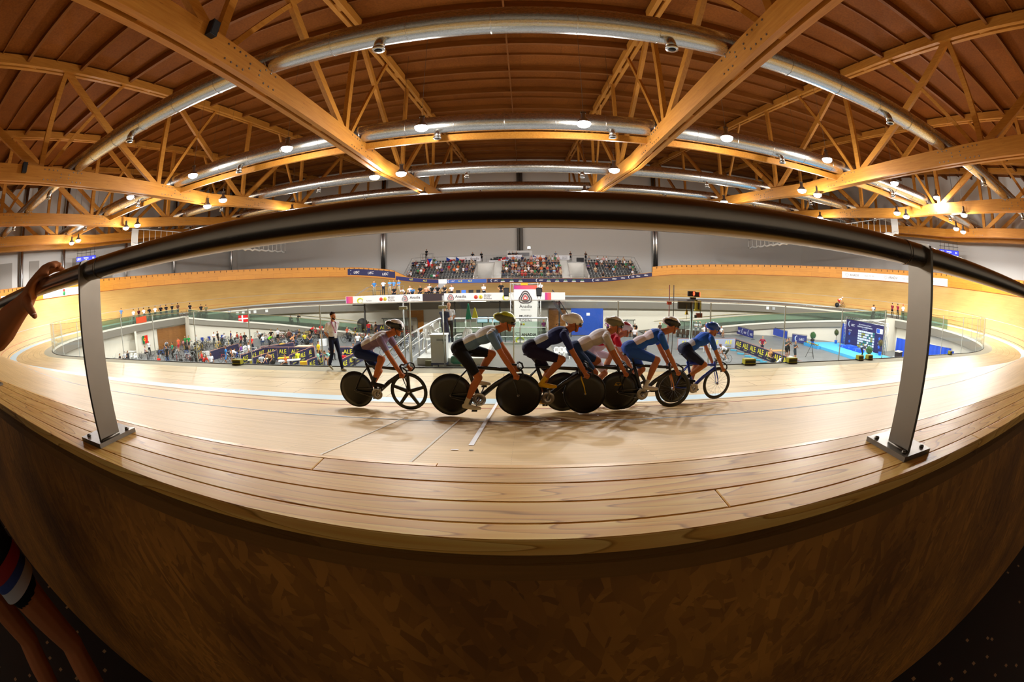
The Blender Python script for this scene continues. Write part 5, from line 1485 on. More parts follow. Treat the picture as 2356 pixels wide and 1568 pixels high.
for y in (3.0, 3.6): m.tube([(xa, PY + y, OZ + 1.0), (xa - 1.5, PY + y, PZ0 + .9), (xa - 1.5, PY + y, PZ0 + .1)], .025, 6) ; m.tube([(xa, PY + y, OZ), (xa - 1.5, PY + y, PZ0 + .1)], .04, 6)
m.obj('railing', flat('#77797b', .4), t)
for px, kind, hx, bt, rz, lab in ((861, 'hips+long', '#3f7fc0', '#9a8f74', .8, 'official in a blue shirt and khaki trousers at the stair end of the officials stand'), (882, 'point+long', '#cfdced', '#20252f', .5, 'official in a pale shirt and dark trousers holding out a paper on the officials stand'),
        (897, 'folded+long', '#5a9ad4', '#a89a80', .1, 'official in light blue with folded arms, middle of the officials stand'), (906, 'stand+long', '#5f8fc4', '#8a8070', -.3, 'official in blue and grey, second from the timing desk on the officials stand'), (918, 'folded+long', '#4a7fbe', '#a59a84', -.2, 'official in blue with white papers nearest the timing desk on the officials stand')):
    p = ony(px, 660, PY + 4.0) ; person(kind, (p.x, PY + 4.0, OZ), rz, lab, hx, bt, 'officials on the raised stand')
for k, (px, kind, hx, lab) in enumerate(((907, 'sit', '#1a1a1e', 'person in black sitting at the foot of the officials stand'), (929, 'bend', '#d8d6d0', 'person in white bending over the timing desk beside the officials stand'), (943, 'sit', '#e4e4e6', 'person in white sitting at the timing desk left of the person in blue'), (949, 'bend', '#4f86bf', 'person in blue leaning over the timing desk'),
        (967, 'sit', '#17181b', 'person in black sitting behind the dark fascia panel, pit-side one'), (981, 'sit', '#c89478', 'person in a peach top sitting behind the dark fascia panel'), (988, 'stand', '#b9bab4', 'person in grey standing behind the seated timing crew'), (994, 'sit', '#1d1f1d', 'person in dark green sitting behind the dark fascia panel'),
        (1007, 'sit', '#131316', 'person in black with dark hair sitting behind the dark fascia panel, tower-side one'), (1023, 'sit', '#20222a', 'person in dark navy sitting at the joint of the fascia panels'), (1039, 'sit', '#e2e6ea', 'person in white with a white cap sitting at the timing desk'), (1113, 'sitfold', '#ebebee', 'person in white sitting at the tower end of the timing desk'), (1153, 'hips', '#17171c', 'person in black with a purple lanyard standing by the loudspeaker on the platform'), (1244, 'stand', '#e0e0e2', 'person in white standing behind the tower loudspeaker'))):
    Y = PY + (1.3 if kind != 'stand' else 2.4) ; p = ony(px, 670, Y)
    person(kind, (p.x, Y, PZ0 + (.33 if kind.startswith('sit') else .0) + .13), rs.uniform(-.4, .4), lab, hx, '#23252c', 'people at the timing desk')
t = thing('timing_desk', 'long desk with screens and papers along the timing platform', 'desk', (0, 0, 0))
m = MB() ; m.box((fx(1010), PY + .7, PZ0 + .78), (fx(1150) - fx(925), .7, .05)) ; m.obj('desk_top', flat('#d9dae0'), t)
m = MB()
for px in np.linspace(928, 1148, 8): m.box((fx(px), PY + .7, PZ0 + .44), (.05, .6, .66))
m.obj('legs', flat('#6a6c70'), t)
for px, hx, w_, lab in ((1052, '#17181c', .42, 'dark monitor on the timing desk beside a blue helmet bag'), (1065, '#3f6fd0', .45, 'bright blue bag on the timing desk'), (1099, '#1a1416', .4, 'dark monitor on the timing desk near the fascia lettering'), (1082, '#1b1b1f', .5, 'low black box on the timing desk')):
    m = MB() ; m.box((0, 0, .17), (w_, .18, .34)) ; m.box((0, 0, .01), (w_ * .6, .2, .03)) ; tag(m.obj('desk_monitor' if 'monitor' in lab else 'bag' if 'bag' in lab else 'black_box', flat(hx, .5), loc=(fx(px), PY + .7, PZ0 + .81)), lab, 'monitor' if 'monitor' in lab else 'bag' if 'bag' in lab else 'box')
# the tall banner tower beside the stage
TY = 33.0
xa, xb = ony(1183, 720, TY).x, ony(1236, 720, TY).x
zt, zb = ony(1210, 656, TY).z, .55
tw = thing('banner_tower', 'tall white printed banner with a magenta and orange head on a truss tower', 'banner', ((xa + xb) / 2, TY, 0))
W_ = xb - xa
m = MB() ; m.box((0, 0, (zt + zb) / 2), (W_, .05, zt - zb)) ; bn = m.obj('cloth', flat('#dcdad6', .7, var=.03), tw)
m = MB() ; m.box((0, -.03, zt - .15), (W_, .02, .3)) ; m.obj('head_band', grad_mat(), tw)
m = MB() ; m.box((-.1, -.02, zt + .1), (.55, .1, .18)) ; m.obj('orange_tab', flat('#e8a020'), tw)
m = MB()
for sx in (-1, 1):
    for dx, dy in ((0, 0), (.22, 0), (0, .22), (.22, .22)): m.tube([(sx * (W_ / 2 + .06) + sx * dx, .1 + dy, 0), (sx * (W_ / 2 + .06) + sx * dx, .1 + dy, zt + .2)], .028, 6)
    for k in range(12):
        z = .3 + k * .45
        if z + .45 < zt: m.tube([(sx * (W_ / 2 + .06), .1, z), (sx * (W_ / 2 + .28), .1, z + .45)], .014, 5) ; m.tube([(sx * (W_ / 2 + .06), .1, z), (sx * (W_ / 2 + .06), .32, z + .45)], .014, 5)
m.tube([(-W_ / 2 - .2, .2, zt + .1), (W_ / 2 + .2, .2, zt + .1)], .05, 6)
m.obj('truss_lattice', metal('truss_aluminium', '#c9c9c6', .35), tw)
yb = -.03 ; H_ = zt
tri_logo(bn, (-.02, yb, H_ - .98), .92, (dk, dk, rd)) ; text('Anadia', .36, tx, bn, (0, yb, H_ - 1.66)) ; text('Município de Anadia', .09, tx, bn, (0, yb, H_ - 1.93))
for k, s in enumerate(('MUSEU', 'DUAS', 'RODAS')): text(s, .235, tx, bn, (-.52, yb, H_ - 2.42 - .19 * k), ax='LEFT', bold=.006, sx=1.3)
disc(bn, (-.40, yb, H_ - 3.08), .09, '#8a3a2c', None) ; disc(bn, (-.16, yb, H_ - 3.08), .09, '#d8b830', None)
heart(bn, frameM((-.62, yb, H_ - 3.85), (1, 0, 0)), .42) ; text('ANADIA', .31, flat('#2c2430', .6), bn, (.25, yb, H_ - 3.92), bold=.025) ; text('LAND OF PASSIONS', .115, tx, bn, (.3, yb, H_ - 4.17))
leaf_mark(bn, (-.4, yb, .55 + .85), .6, lime) ; text('Turismo', .16, tx, bn, (.35, yb, 1.42)) ; text('Centro de Portugal', .12, tx, bn, (.35, yb, 1.22))
for sx, px, lab in ((-1, 1165, 'black loudspeaker on the platform side of the white banner tower'), (1, 1240, 'black loudspeaker on the stair side of the white banner tower')):
    p = ony(px, 672, TY + .1) ; t = thing('loudspeaker', lab, 'loudspeaker', (p.x, TY + .15, p.z - .32))
    m = MB() ; m.hexa([(-.2, -.18, 0), (.2, -.18, 0), (.15, .2, 0), (-.15, .2, 0), (-.24, -.22, .68), (.24, -.22, .68), (.17, .22, .68), (-.17, .22, .68)]) ; m.obj('box', flat('#141416', .5), t, bevel=.02)
    m = MB() ; m.box((0, -.225, .34), (.36, .02, .52)) ; m.obj('grille', flat('#242427', .7), t)
    m = MB() ; m.tube([(0, .1, .3), (-sx * .34, .12, .3)], .025, 6) ; m.obj('bracket', flat('#2a2a2c'), t)
# ------------------------------------------------------------------ judges' stage right behind the glass
stg = thing('judges_stage', 'judges stage behind the glass with a pale floor, posts and white handrails', 'stage', (0, 0, 0))
SX0, SX1, SY0, SY1, SZ = -3.7, 1.1, 12.36, 17.6, CAM_Z - 2.80
m = MB() ; m.box(((SX0 + SX1) / 2, (SY0 + SY1) / 2, SZ - .1), (SX1 - SX0, SY1 - SY0, .2)) ; m.obj('deck', flat('#77746e', .8), stg)
m = MB() ; m.box((-2.35, 14.6, SZ + .12), (2.2, 3.2, .22)) ; m.obj('white_platform', flat('#d3d4d0', .7), stg)
m = MB()
for x in (SX0 + .15, (SX0 + SX1) / 2, SX1 - .15):
    for y in (SY0 + .2, SY1 - .2): m.box((x, y, (SZ - .2) / 2), (.14, .14, SZ - .2))
m.obj('legs', flat('#3c3e40'), stg)
wr_ = metal('white_rail', '#e2e4e4', .4)
m = MB()
R_ = [(SX0 + .1, SY0 + .35), (SX0 + .1, SY1 - .1), (SX1 - .1, SY1 - .1)]
for z in (1.05,): m.tube([(a, b, SZ + z) for a, b in R_], .035, 8)
for z in (.25, .65): m.tube([(a, b, SZ + z) for a, b in R_], .018, 6)
for x, y in [(SX0 + .1, SY0 + .35 + k * 1.2) for k in range(5)] + [(SX0 + .1 + k * 1.15, SY1 - .1) for k in range(5)]: m.tube([(x, y, SZ), (x, y, SZ + 1.05)], .028, 6)
m.tube([(SX0 + .1, SY1 - .1, SZ + 1.05), (SX0 - 2.6, SY1 - .1, SZ - 1.2)], .035, 8) ; m.tube([(SX0 + .1, SY0 + .35, SZ + 1.05), (SX0 - 2.4, SY0 + .35, SZ - .9)], .035, 8)
m.obj('handrail', wr_, stg)
m = MB() ; m.box(((SX0 + SX1) / 2, SY1 - .1, SZ + .5), (SX1 - SX0 - .3, .012, .8)) ; m.obj('glass_infill', glass_mat('pale_green_glass', '#dbe8e0', dirt=.03), stg)
def chair(loc, rz, lab, col='#e6e7e4', group='white plastic chairs'):
    global CHAIR
    if CHAIR is None:
        m = MB()
        m.box((0, 0, .43), (.46, .44, .03)) ; m.hexa([(-.22, .2, .44), (.22, .2, .44), (.22, .23, .44), (-.22, .23, .44), (-.19, .30, .84), (.19, .30, .84), (.19, .33, .84), (-.19, .33, .84)])
        t = thing('plastic_chair', lab, 'chair', loc, rz, group)
        CHAIR = t
        m = MB() ; m.box((0, 0, .43), (.46, .44, .035)) ; m.obj('seat', flat(col, .4, var=.02), t, bevel=.012)
        m = MB()
        n = 9 ; P = lambda u, v: ((u - .5) * (.46 - .06 * v), .21 + .11 * v - .05 * (2 * u - 1) ** 2 + .03, .44 + .42 * v - .07 * v * (2 * u - 1) ** 2)
        for i in range(n):
            for j in range(4):
                if 1 <= j <= 2 and i in (2, 4, 6): continue
                a, b, c, d = P(i / n, j / 4), P((i + 1) / n, j / 4), P((i + 1) / n, (j + 1) / 4), P(i / n, (j + 1) / 4)
                o_ = (0, .018, 0) ; m.hexa([a, b, tuple(map(sum, zip(b, o_))), tuple(map(sum, zip(a, o_))), d, c, tuple(map(sum, zip(c, o_))), tuple(map(sum, zip(d, o_)))])
        m.obj('backrest', flat(col, .4, var=.02), t)
        for sx in (-1, 1):
            for sy in (-1, 1):
                m = MB() ; m.beam((sx * .22, sy * .2, .43), (sx * .26, sy * .25, 0), .05, .05) ; m.obj('leg', flat(col, .4, var=.02), t)
            m = MB() ; m.tube([(sx * .25, .24, .66), (sx * .27, 0, .67), (sx * .26, -.19, .62), (sx * .25, -.21, .43)], .022, 6) ; m.obj('armrest', flat(col, .4, var=.02), t)
        return t
    return copy_tree(CHAIR, loc, rz, lab, group)
CHAIR = None
chair(ony(992, 790, 14.3).xy.to_3d() + Vector((0, 0, SZ + .23)), .5, 'white plastic armchair on the judges stage, pit-side of the grey lectern')
chair(ony(1066, 790, 15.2).xy.to_3d() + Vector((0, 0, SZ)), -.5, 'white plastic armchair on the judges stage, behind the grey lectern toward the tower')
lc = ony(1013, 832, 12.95)
t = thing('lectern', 'grey metal box lectern standing on the judges stage just behind the glass', 'lectern', (lc.x, 12.95, SZ))
m = MB() ; m.box((0, 0, .55), (.50, .42, .86)) ; m.obj('cabinet', flat('#c4c6c8', .45), t, bevel=.01)
m = MB() ; m.box((0, 0, 1.0), (.54, .46, .05)) ; m.obj('top', flat('#dcdfe2', .4), t)
m = MB() ; m.box((0, 0, .08), (.52, .44, .08)) ; m.obj('plinth', flat('#2c3358', .5), t)
m = MB() ; m.box((-.12, -.22, .03), (.16, .03, .05)) ; m.box((.12, -.22, .03), (.24, .03, .09)) ; m.obj('base_boxes', flat('#c4c2b4'), t)
m = MB() ; m.box((.1, -.215, .86), (.30, .012, .06)) ; m.obj('slot', flat('#8d8d88'), t)
m = MB() ; m.box((.17, -.22, .8), (.04, .012, .14)) ; m.obj('black_tag', flat('#141414'), t)
p = ony(1022, 711, 16.2)
o = person('folded+long', (p.x, 16.2, SZ), PI - .5, 'official in a dark navy polo seen from behind on the judges stage', '#1f2c4a', '#1b2340', 'judges on the stage', hair='#2a2018', scale=1.0, voxel=.016)
p = ony(1034, 712, 17.0)
person('behind+long', (p.x - .02, 17.0, SZ), .15, 'bald official in a white shirt with blue straps facing the track on the judges stage', '#d9d9dc', '#2a2428', 'judges on the stage', hair='#b98a6c', voxel=.016)
for px, hx, top, w_, lab in ((1077, '#1f8a6a', 698, .55, 'furled green flag standing on the judges stage'), (1092, '#d9d23a', 708, .35, 'small yellow flag standing on the judges stage')):
    p = ony(px, top, 17.3) ; zf = p.z ; t = thing('signal_flag', lab, 'flag', (p.x, 17.3, 0))
    m = MB() ; m.tube([(0, 0, zf), (.18, -.05, SZ)], .014, 6) ; m.obj('staff', flat('#c9c9c4', .4), t)
    m = MB() ; n = 8
    for k in range(n):
        z0, z1 = zf - k * w_ / n * 1.2, zf - (k + 1) * w_ / n * 1.2
        r0, r1 = .02 + .1 * k / n, .02 + .1 * (k + 1) / n
        m.hexa([(-r1, -.03, z1), (r1 * 1.1, -.03, z1), (r1 * 1.1, .04, z1), (-r1, .04, z1), (-r0, -.03, z0), (r0 * 1.1, -.03, z0), (r0 * 1.1, .04, z0), (-r0, .04, z0)])
    m.obj('cloth', flat(hx, .8), t)
for px, lab in ((1110, 'flat screen showing pale results, first of three behind the cyclists'), (1137, 'flat screen showing pale results, middle of three behind the cyclists'), (1162, 'flat screen showing pale results, tower-side one of three behind the cyclists')):
    p = ony(px, 735, 18.6) ; t = thing('results_screen', lab, 'screen', (p.x, 18.6, p.z))
    m = MB() ; m.box((0, .02, 0), (.50, .04, .30)) ; m.obj('bezel', flat('#10141c', .4), t)
    m = MB() ; m.box((0, -.003, 0), (.46, .012, .25)) ; s_ = m.obj('display', emit('#bfe0ea', .9), t)
    m = MB() ; m.box((0, -.011, .08), (.2, .006, .02)) ; m.obj('header_marking', emit('#3a78d8', .9), s_)
    m = MB() ; m.tube([(0, .03, -.14), (0, .05, -p.z)], .03, 6) ; m.box((0, .05, -p.z + .02), (.5, .4, .04)) ; m.obj('stand', flat('#2b2d30'), t)
t = thing('air_compressor', 'green air compressor tank with a yellow hose behind the glass', 'compressor', (ony(1052, 836, 12.8).x, 12.8, SZ))
m = MB() ; m.lathe([(0, -.2), (.1, -.19), (.14, -.12), (.14, .12), (.1, .19), (0, .2)], 14, (0, 0, .22), 'X') ; m.box((0, 0, .42), (.2, .14, .12)) ; m.obj('tank', flat('#1f7a62', .4), t)
m = MB() ; m.tube([(.2 + .12 * math.cos(a), -.02 + .01 * a, .15 + .15 * math.sin(a)) for a in np.linspace(-1, 8, 30)], .018, 6) ; m.obj('hose', flat('#e0d83a', .5), t)
m = MB() ; m.box((0, 0, .09), (.22, .2, .18))
tag(m.obj('marker_block', flat('#6f6a3c', .7), loc=(ony(988, 842, 12.9).x, 12.9, SZ)), 'small olive block on the stage edge, pit-side of the lectern', 'block')
for px, py0, py1, lab in ((928, 708, 860, 'pit-side one of two signal arms'), (1019, 706, 840, 'tower-side one of two signal arms')):
    q = ony(px, py0, 12.5) ; t = thing('line_camera', 'pale bar on a thin pole by the glass, ' + lab, 'camera', (q.x, 12.5, SZ if px > 950 else zA - .3))
    zt_ = q.z - t.location.z
    m = MB() ; m.tube([(0, 0, 0), (0, 0, zt_ + .35)], .02, 8) ; m.box((0, 0, .02), (.2, .2, .04)) ; m.obj('pole', post_al, t)
    m = MB() ; m.box((0, -.03, zt_), (.26, .08, .09)) ; m.obj('bar', flat('#b9b79c', .5), t, bevel=.01)
# lap counter mast with red figures, bell and signs
LY = 13.0
lp = ony(1592, 700, LY) ; zz = lambda py: ony(1592, py, LY).z
t = thing('lap_counter', 'lap counter mast with a red lit zero, dark boards and a yellow sign', 'lap counter', (lp.x, LY, 0))
m = MB() ; m.tube([(0, 0, 0), (0, 0, zz(692))], .045, 10) ; m.box((0, 0, .03), (.5, .5, .06)) ; m.obj('mast', metal('mast_green_steel', '#8fa09a', .4), t)
k_ = LY / 960.0
def bx(xp, yp, w_, h_, dy=0): return ((xp - 1592) * k_ * 1.1, dy, zz(yp)), (w_ * k_ * 1.08, .08, h_ * k_ * 1.04)
m = MB() ; m.box(*bx(1590, 675.5, 18, 12)) ; m.box(*bx(1606, 677, 12, 11.5, .06)) ; h = m.obj('counter_box', flat('#1c0b0b', .5), t)
text('0', .19, emit('#ff3a20', 9.0), h, bx(1595, 675.5, 1, 1, -.05)[0], sx=.8) ; text('1', .19, emit('#ff3a20', 7.0), h, bx(1612, 676.5, 1, 1, .0)[0])
m = MB() ; m.box(*bx(1592, 690, 26, 2.2)) ; m.box(*bx(1594, 686, 14, 5)) ; m.obj('mount_block', flat('#1c1214', .5), t)
m = MB() ; m.box(*bx(1579, 701.5, 42, 19, .05)) ; m.obj('dark_board', flat('#170f12', .5), t)
m = MB() ; m.box(*bx(1610, 703, 16, 24, .1)) ; m.obj('yellow_sign', flat('#c9b416', .6), t)
m = MB() ; m.box(*bx(1610, 702, 2.6, 19, .055)) ; m.obj('black_figure', flat('#141412'), t)
m = MB() ; m.box(*bx(1614, 725.5, 15, 11, .1)) ; m.obj('red_sign', flat('#8a3422', .6), t)
m = MB() ; m.tube([bx(1611, 693, 1, 1, 0)[0], bx(1615, 728, 1, 1, 0)[0]], .012, 6) ; m.obj('hanging_rod', flat('#161616'), t)
m = MB() ; m.lathe([(0, .13), (.02, .13), (.035, .1), (.04, .04), (.065, -.02), (.07, -.03), (.06, -.03)], 14) ; m.tube([(0, 0, -.03), (0, 0, -.2)], .006, 5) ; m.tube([(0, 0, .12), (0, 0, .3)], .008, 5) ; m.obj('brass_bell', metal('brass', '#a8862c', .3), t, loc=bx(1578.5, 721, 1, 1, -.02)[0])
m = MB() ; m.box(*bx(1602, 727.5, 4, 7)) ; m.obj('black_box', flat('#101012'), t)
q = ony(1540, 690, LY) ; t = thing('signal_pole', 'thin red pole with a red box on its foot, rising behind the glass', 'pole', (q.x, LY, 0))
m = MB() ; m.tube([(0, 0, 0), (0, 0, ony(1540, 655, LY).z)], .018, 8) ; m.obj('pole', flat('#9a4a3c', .5), t)
m = MB() ; m.box((-.01, -.02, ony(1540, 696, LY).z), (.15, .08, .12)) ; m.obj('red_box', flat('#c43a28', .5), t)
q = ony(1550, 690, LY) ; m = MB() ; m.tube([(0, 0, 0), (0, 0, ony(1550, 655, LY).z)], .014, 8)
tag(m.obj('thin_pole', flat('#3a2c28', .5), loc=(q.x, LY, 0)), 'thin dark pole beside the red signal pole behind the glass', 'pole')
# ------------------------------------------------------------------ track bikes and their riders, going from left to right
WR = .335
def wheel_mb(kind):
    """tyre, wheel body and hub meshes about the Y axis, centred on the axle"""
    ty = MB() ; ty.lathe([(WR - .022 + .0115 * math.cos(a), .0115 * math.sin(a)) for a in np.linspace(0, 2 * PI, 9)[:-1]], 40, axis='Y', closed=True)
    bd = MB()
    if kind == 'disc':
        bd.lathe([(0, -.030), (.04, -.028), (.12, -.022), (.22, -.016), (.315, -.010), (.315, .010), (.22, .016), (.12, .022), (.04, .028), (0, .030)], 40, axis='Y')
    elif kind == 'five':
        bd.lathe([(.318, -.010), (.318, .010), (.268, .011), (.262, 0), (.268, -.011)], 40, axis='Y', closed=True)
        for k in range(5):
            a = 2 * PI * k / 5 + .3 ; c, s = math.cos(a), math.sin(a)
            P = lambda r, w: (r * c - w * s, r * s + w * c)
            q = []
            for y in (-.009, .009):
                for (r, w_) in ((.02, -.03), (.27, -.026), (.27, .026), (.02, .03)):
                    x, z = P(r, w_) ; q.append((x, y * (1.6 if r < .1 else 1), z))
            bd.hexa(q)
    else:
        d = .255
        bd.lathe([(.318, -.011), (.318, .011), (d + .012, .010), (d, 0), (d + .012, -.010)], 40, axis='Y', closed=True)
        for k in range(20):
            a = 2 * PI * k / 20 ; y = .025 if k % 2 else -.025
            bd.tube([(.018 * math.cos(a + .6), y, .018 * math.sin(a + .6)), (d * math.cos(a), 0, d * math.sin(a))], .0016, 4, cap=False)
    hb = MB() ; hb.lathe([(0, -.055), (.012, -.055), (.014, -.03), (.024, -.028), (.024, .028), (.014, .03), (.012, .055), (0, .055)], 14, axis='Y')
    return ty, bd, hb
CARB = None
def carbon():
    return flat('#16171a', .35, spec=.5)
def bike(t, front, fr_hex, fork_hex, theta, emblem=None, disc_hex='#191a1c', tape='#1b1b1d'):
    fm = flat(fr_hex, .3, spec=.5, var=.03) ; fk = flat(fork_hex, .3, spec=.5, var=.03) ; rub = flat('#0f0f10', .7) ; alu = metal('crank_steel', '#a4a4a6', .3)
    for kind, x, nm in (('disc', 0, 'rear_wheel'), (front, .97, 'front_wheel')):
        ty, bd, hb = wheel_mb(kind)
        wo = bd.obj(nm, flat(disc_hex, .32, spec=.5, var=.12), t, loc=(x, 0, WR)) ; ty.obj('tyre', rub, wo) ; hb.obj('hub', alu, wo)
        if emblem and nm == 'rear_wheel':
            m = MB() ; m.hexa([(-.07, -.0205, .10), (.09, -.0205, .10), (.06, -.0205, .15), (-.04, -.0205, .15), (-.07, -.0235, .10), (.09, -.0235, .10), (.06, -.0195, .15), (-.04, -.0195, .15)]) ; m.obj('emblem_marking', flat(emblem, .5), wo)
    BB, HT, ST = Vector((.41, 0, .285)), Vector((.875, 0, .70)), Vector((.235, 0, .80))
    m = MB()
    m.tube([BB + Vector((0, 0, .01)), BB.lerp(HT, .5), HT + Vector((-.01, 0, -.06))], [.036, .036, .032], 10, flat=.55)
    m.tube([BB, ST], [.034, .026], 10, flat=.5) ; m.tube([ST + Vector((.01, 0, -.04)), HT + Vector((0, 0, .01))], [.022, .027], 10, flat=.6)
    m.tube([HT + Vector((.022, 0, -.09)), HT + Vector((-.022, 0, .07))], .024, 10)
    for s in (-1, 1):
        m.tube([BB + Vector((-.02, .02 * s, 0)), Vector((.12, .05 * s, .31)), Vector((0, .055 * s, WR))], [.018, .014, .011], 8) ; m.tube([ST.lerp(BB, .14), Vector((.12, .04 * s, .58)), Vector((0, .055 * s, WR))], [.012, .010, .009], 8)
    fo = m.obj('frame', fm, t)
    m = MB()
    for s in (-1, 1): m.tube([HT + Vector((.025, .012 * s, -.10)), HT + Vector((.03, .046 * s, -.14)), Vector((.945, .05 * s, .45)), Vector((.97, .052 * s, WR))], [.018, .017, .013, .009], 8, flat=.6)
    m.obj('fork', fk, t)
    m = MB() ; m.tube([ST, ST + Vector((-.03, 0, .13))], .014, 8, flat=.6) ; m.obj('seat_post', carbon(), t)
    m = MB() ; m.tube([(.055, 0, .955), (.09, 0, .95), (.16, 0, .948), (.25, 0, .945), (.33, 0, .938)], [.05, .072, .05, .03, .02], 10, flat=1.0, up=(0, 0, 1))
    for i, v in enumerate(m.v): m.v[i] = (v[0], v[1], .948 + (v[2] - .948) * .35)
    m.obj('saddle', flat('#141416', .5), t)
    m = MB() ; m.tube([HT + Vector((-.022, 0, .06)), HT + Vector((.0, 0, .09)), HT + Vector((.09, 0, .085))], .016, 8) ; m.obj('stem', carbon(), t)
    m = MB()
    for s in (-1, 1):
        m.tube([HT + Vector((.09, 0, .085)), HT + Vector((.09, .12 * s, .088)), HT + Vector((.10, .185 * s, .08)), HT + Vector((.15, .195 * s, .05)), HT + Vector((.165, .195 * s, -.01)), HT + Vector((.12, .195 * s, -.06)), HT + Vector((.02, .197 * s, -.068))], .0145, 8)
    m.obj('handlebar', flat(tape, .6), t)
    c, s_ = math.cos(theta), math.sin(theta)
    m = MB() ; m.lathe([(.03, -.052), (.098, -.052), (.10, -.049), (.098, -.046), (.03, -.046)], 28, (BB.x, 0, BB.z), 'Y', closed=True)
    m.tube([BB + Vector((0, -.055, 0)), BB + Vector((.165 * c, -.07, .165 * s_))], [.016, .011], 8) ; m.tube([BB + Vector((0, .055, 0)), BB + Vector((-.165 * c, .07, -.165 * s_))], [.016, .011], 8)
    m.tube([BB + Vector((0, -.05, 0)), BB + Vector((0, .05, 0))], .02, 8)
    cr = m.obj('crankset', alu, t)
    for sg in (-1, 1):
        q = BB + Vector((-sg * .165 * c, sg * .10, -sg * .165 * s_)) ; m = MB() ; m.box(q, (.08, .06, .016)) ; m.obj('pedal', carbon(), cr)
    m = MB()
    for zz in (.094, -.094):
        m.tube([BB + Vector((.01, -.049, zz)), Vector((0, -.049, WR + zz * .27))], .005, 5)
    m.obj('chain', metal('chain_steel', '#77756e', .4), t)
def rider(theta, voxel, tagger, low=0.0, headfwd=0.0):
    """rider's skin in bike coordinates: drops position, pedals at crank angle theta"""
    F = Fig() ; BB = Vector((.41, 0, .285))
    pel, ch = Vector((.17, 0, 1.045)), Vector((.53, 0, 1.215 - low))
    s, ax = trunk(F, pel, ch, front=(.35, 0, -1), wide=.95)
    F.cone(pel + Vector((-.04, -.05, -.01)), pel + Vector((-.04, .05, -.01)), .10, .10, BOTC)
    shc = ch + ax * .10
    hd = shc + Vector((.20 + headfwd, 0, .13))
    F.cone(shc + Vector((.03, 0, .02)), hd + Vector((-.03, 0, -.06)), .058, .052, SKIN)
    M = Matrix.Rotation(PI / 2, 3, 'Z') @ Matrix.Rotation(.25, 3, 'X')
    T = lambda x, y, z: hd + M @ Vector((x, y, z))
    F.ell(T(0, .012, .02), (.076, .093, .098), SKIN, M) ; F.cone(T(0, -.035, -.05), T(0, -.055, -.088), .05, .03, SKIN) ; F.cone(T(0, -.085, .015), T(0, -.105, -.022), .012, .017, SKIN) ; F.cone(T(-.03, -.078, .035), T(.03, -.078, .035), .014, .014, SKIN)
    for sg in (-1, 1):
        F.ell(T(.078 * sg, .012, 0), (.012, .024, .032), SKIN, M)
        q = BB + Vector((-sg * .165 * math.cos(theta), sg * .105, -sg * .165 * math.sin(theta)))
        an = q + Vector((-.115, 0, .115)) ; hip = Vector((.17, .088 * sg, 1.0)) ; kn = ik(hip, an, .445, .435, (1, .12 * sg, .35))
        cut = hip.lerp(kn, .78)
        F.chain([(hip, .098), (hip.lerp(kn, .45), .086), (cut, .066)], BOTC) ; F.chain([(cut, .060), (kn, .055)], SKIN)
        F.chain([(kn, .053), (kn.lerp(an, .32) + Vector((-.012, 0, 0)), .058), (kn.lerp(an, .78), .038), (an, .034)], [SKIN, SKIN, SHOE])
        F.chain([(an + Vector((-.03, 0, -.045)), .036), (q + Vector((.0, 0, .042)), .036), (q + Vector((.075, 0, .036)), .026)], SHOE)
        sh = shc + Vector((-.01, .185 * sg, -.005)) ; ha = Vector((.945, .197 * sg, .675)) ; el = ik(sh, ha, .30, .27, (-.5, .55 * sg, -.6))
        mid = sh.lerp(el, .62)
        F.chain([(sh, .063), (mid, .053)], TOPC) ; F.chain([(mid, .044), (el, .039)], SKIN) ; F.chain([(el, .040), (el.lerp(ha, .35), .042), (ha, .029)], SKIN)
        d = (ha - el).normalized()                         # fist closed round the drop: palm, four curled fingers and a thumb
        F.cone(ha + d * .005, ha + d * .03, .031, .031, SKIN)
        for k in range(4):
            b0 = ha + Vector((.012 - .022 * k + .02, .012 * sg, .012)) ; F.chain([(b0, .011), (b0 + Vector((.006, .022 * sg, -.018)), .0105), (b0 + Vector((0, .006 * sg, -.045)), .009)], SKIN)
        F.chain([(ha + Vector((.01, -.02 * sg, .018)), .012), (ha + Vector((.045, -.026 * sg, .0)), .0095)], SKIN)
    return F.mesh('person', voxel, smooth=4, tagger=tagger), hd, M
def helmet(par, hd, M, col, col2, visor='#101014'):
    F = Fig()
    T = lambda x, y, z: hd + M @ Vector((x, y, z))
    F.ell(T(0, .02, .055), (.100, .135, .092), 0, M) ; F.ell(T(0, .10, .05), (.075, .11, .06), 0, M) ; F.cone(T(-.06, -.085, .055), T(.06, -.085, .055), .028, .028, 0)
    n0 = M.transposed()
    def tg(C, t):
        P = (C - np.array(hd)) @ np.array(M) ; return np.where((np.abs(P[:, 0]) < .045) | (P[:, 2] > .10), 1, 0)
    me = F.mesh('helmet', .0085, nmat=2, smooth=3, tagger=tg) ; o = bpy.data.objects.new('helmet', me) ; COL.objects.link(o) ; o.parent = par
    dress(o, [flat(col, .3, spec=.5), flat(col2, .3, spec=.5)])
    m = MB() ; pts = [T(.088 * math.sin(a), -.02 - .095 * math.cos(a), .012) for a in np.linspace(-1.1, 1.1, 9)] ; m.tube(pts, .019, 8, flat=.35) ; m.obj('sunglasses', flat(visor, .15, spec=.6), par, smooth=True)
    m = MB()
    for sg in (-1, 1): m.tube([T(.085 * sg, 0, .02), T(.07 * sg, -.03, -.05), T(0, -.05, -.115)], .005, 5)
    m.obj('chin_strap', flat('#1a1a1c', .7), par)
def gz(x, y):
    """height of the near straight at a point"""
    d = (YC - RAD - y) / math.cos(math.radians(11.84)) ; return Z_IN + d * math.sin(math.radians(11.84))
A_ = lambda C: np.array(C)
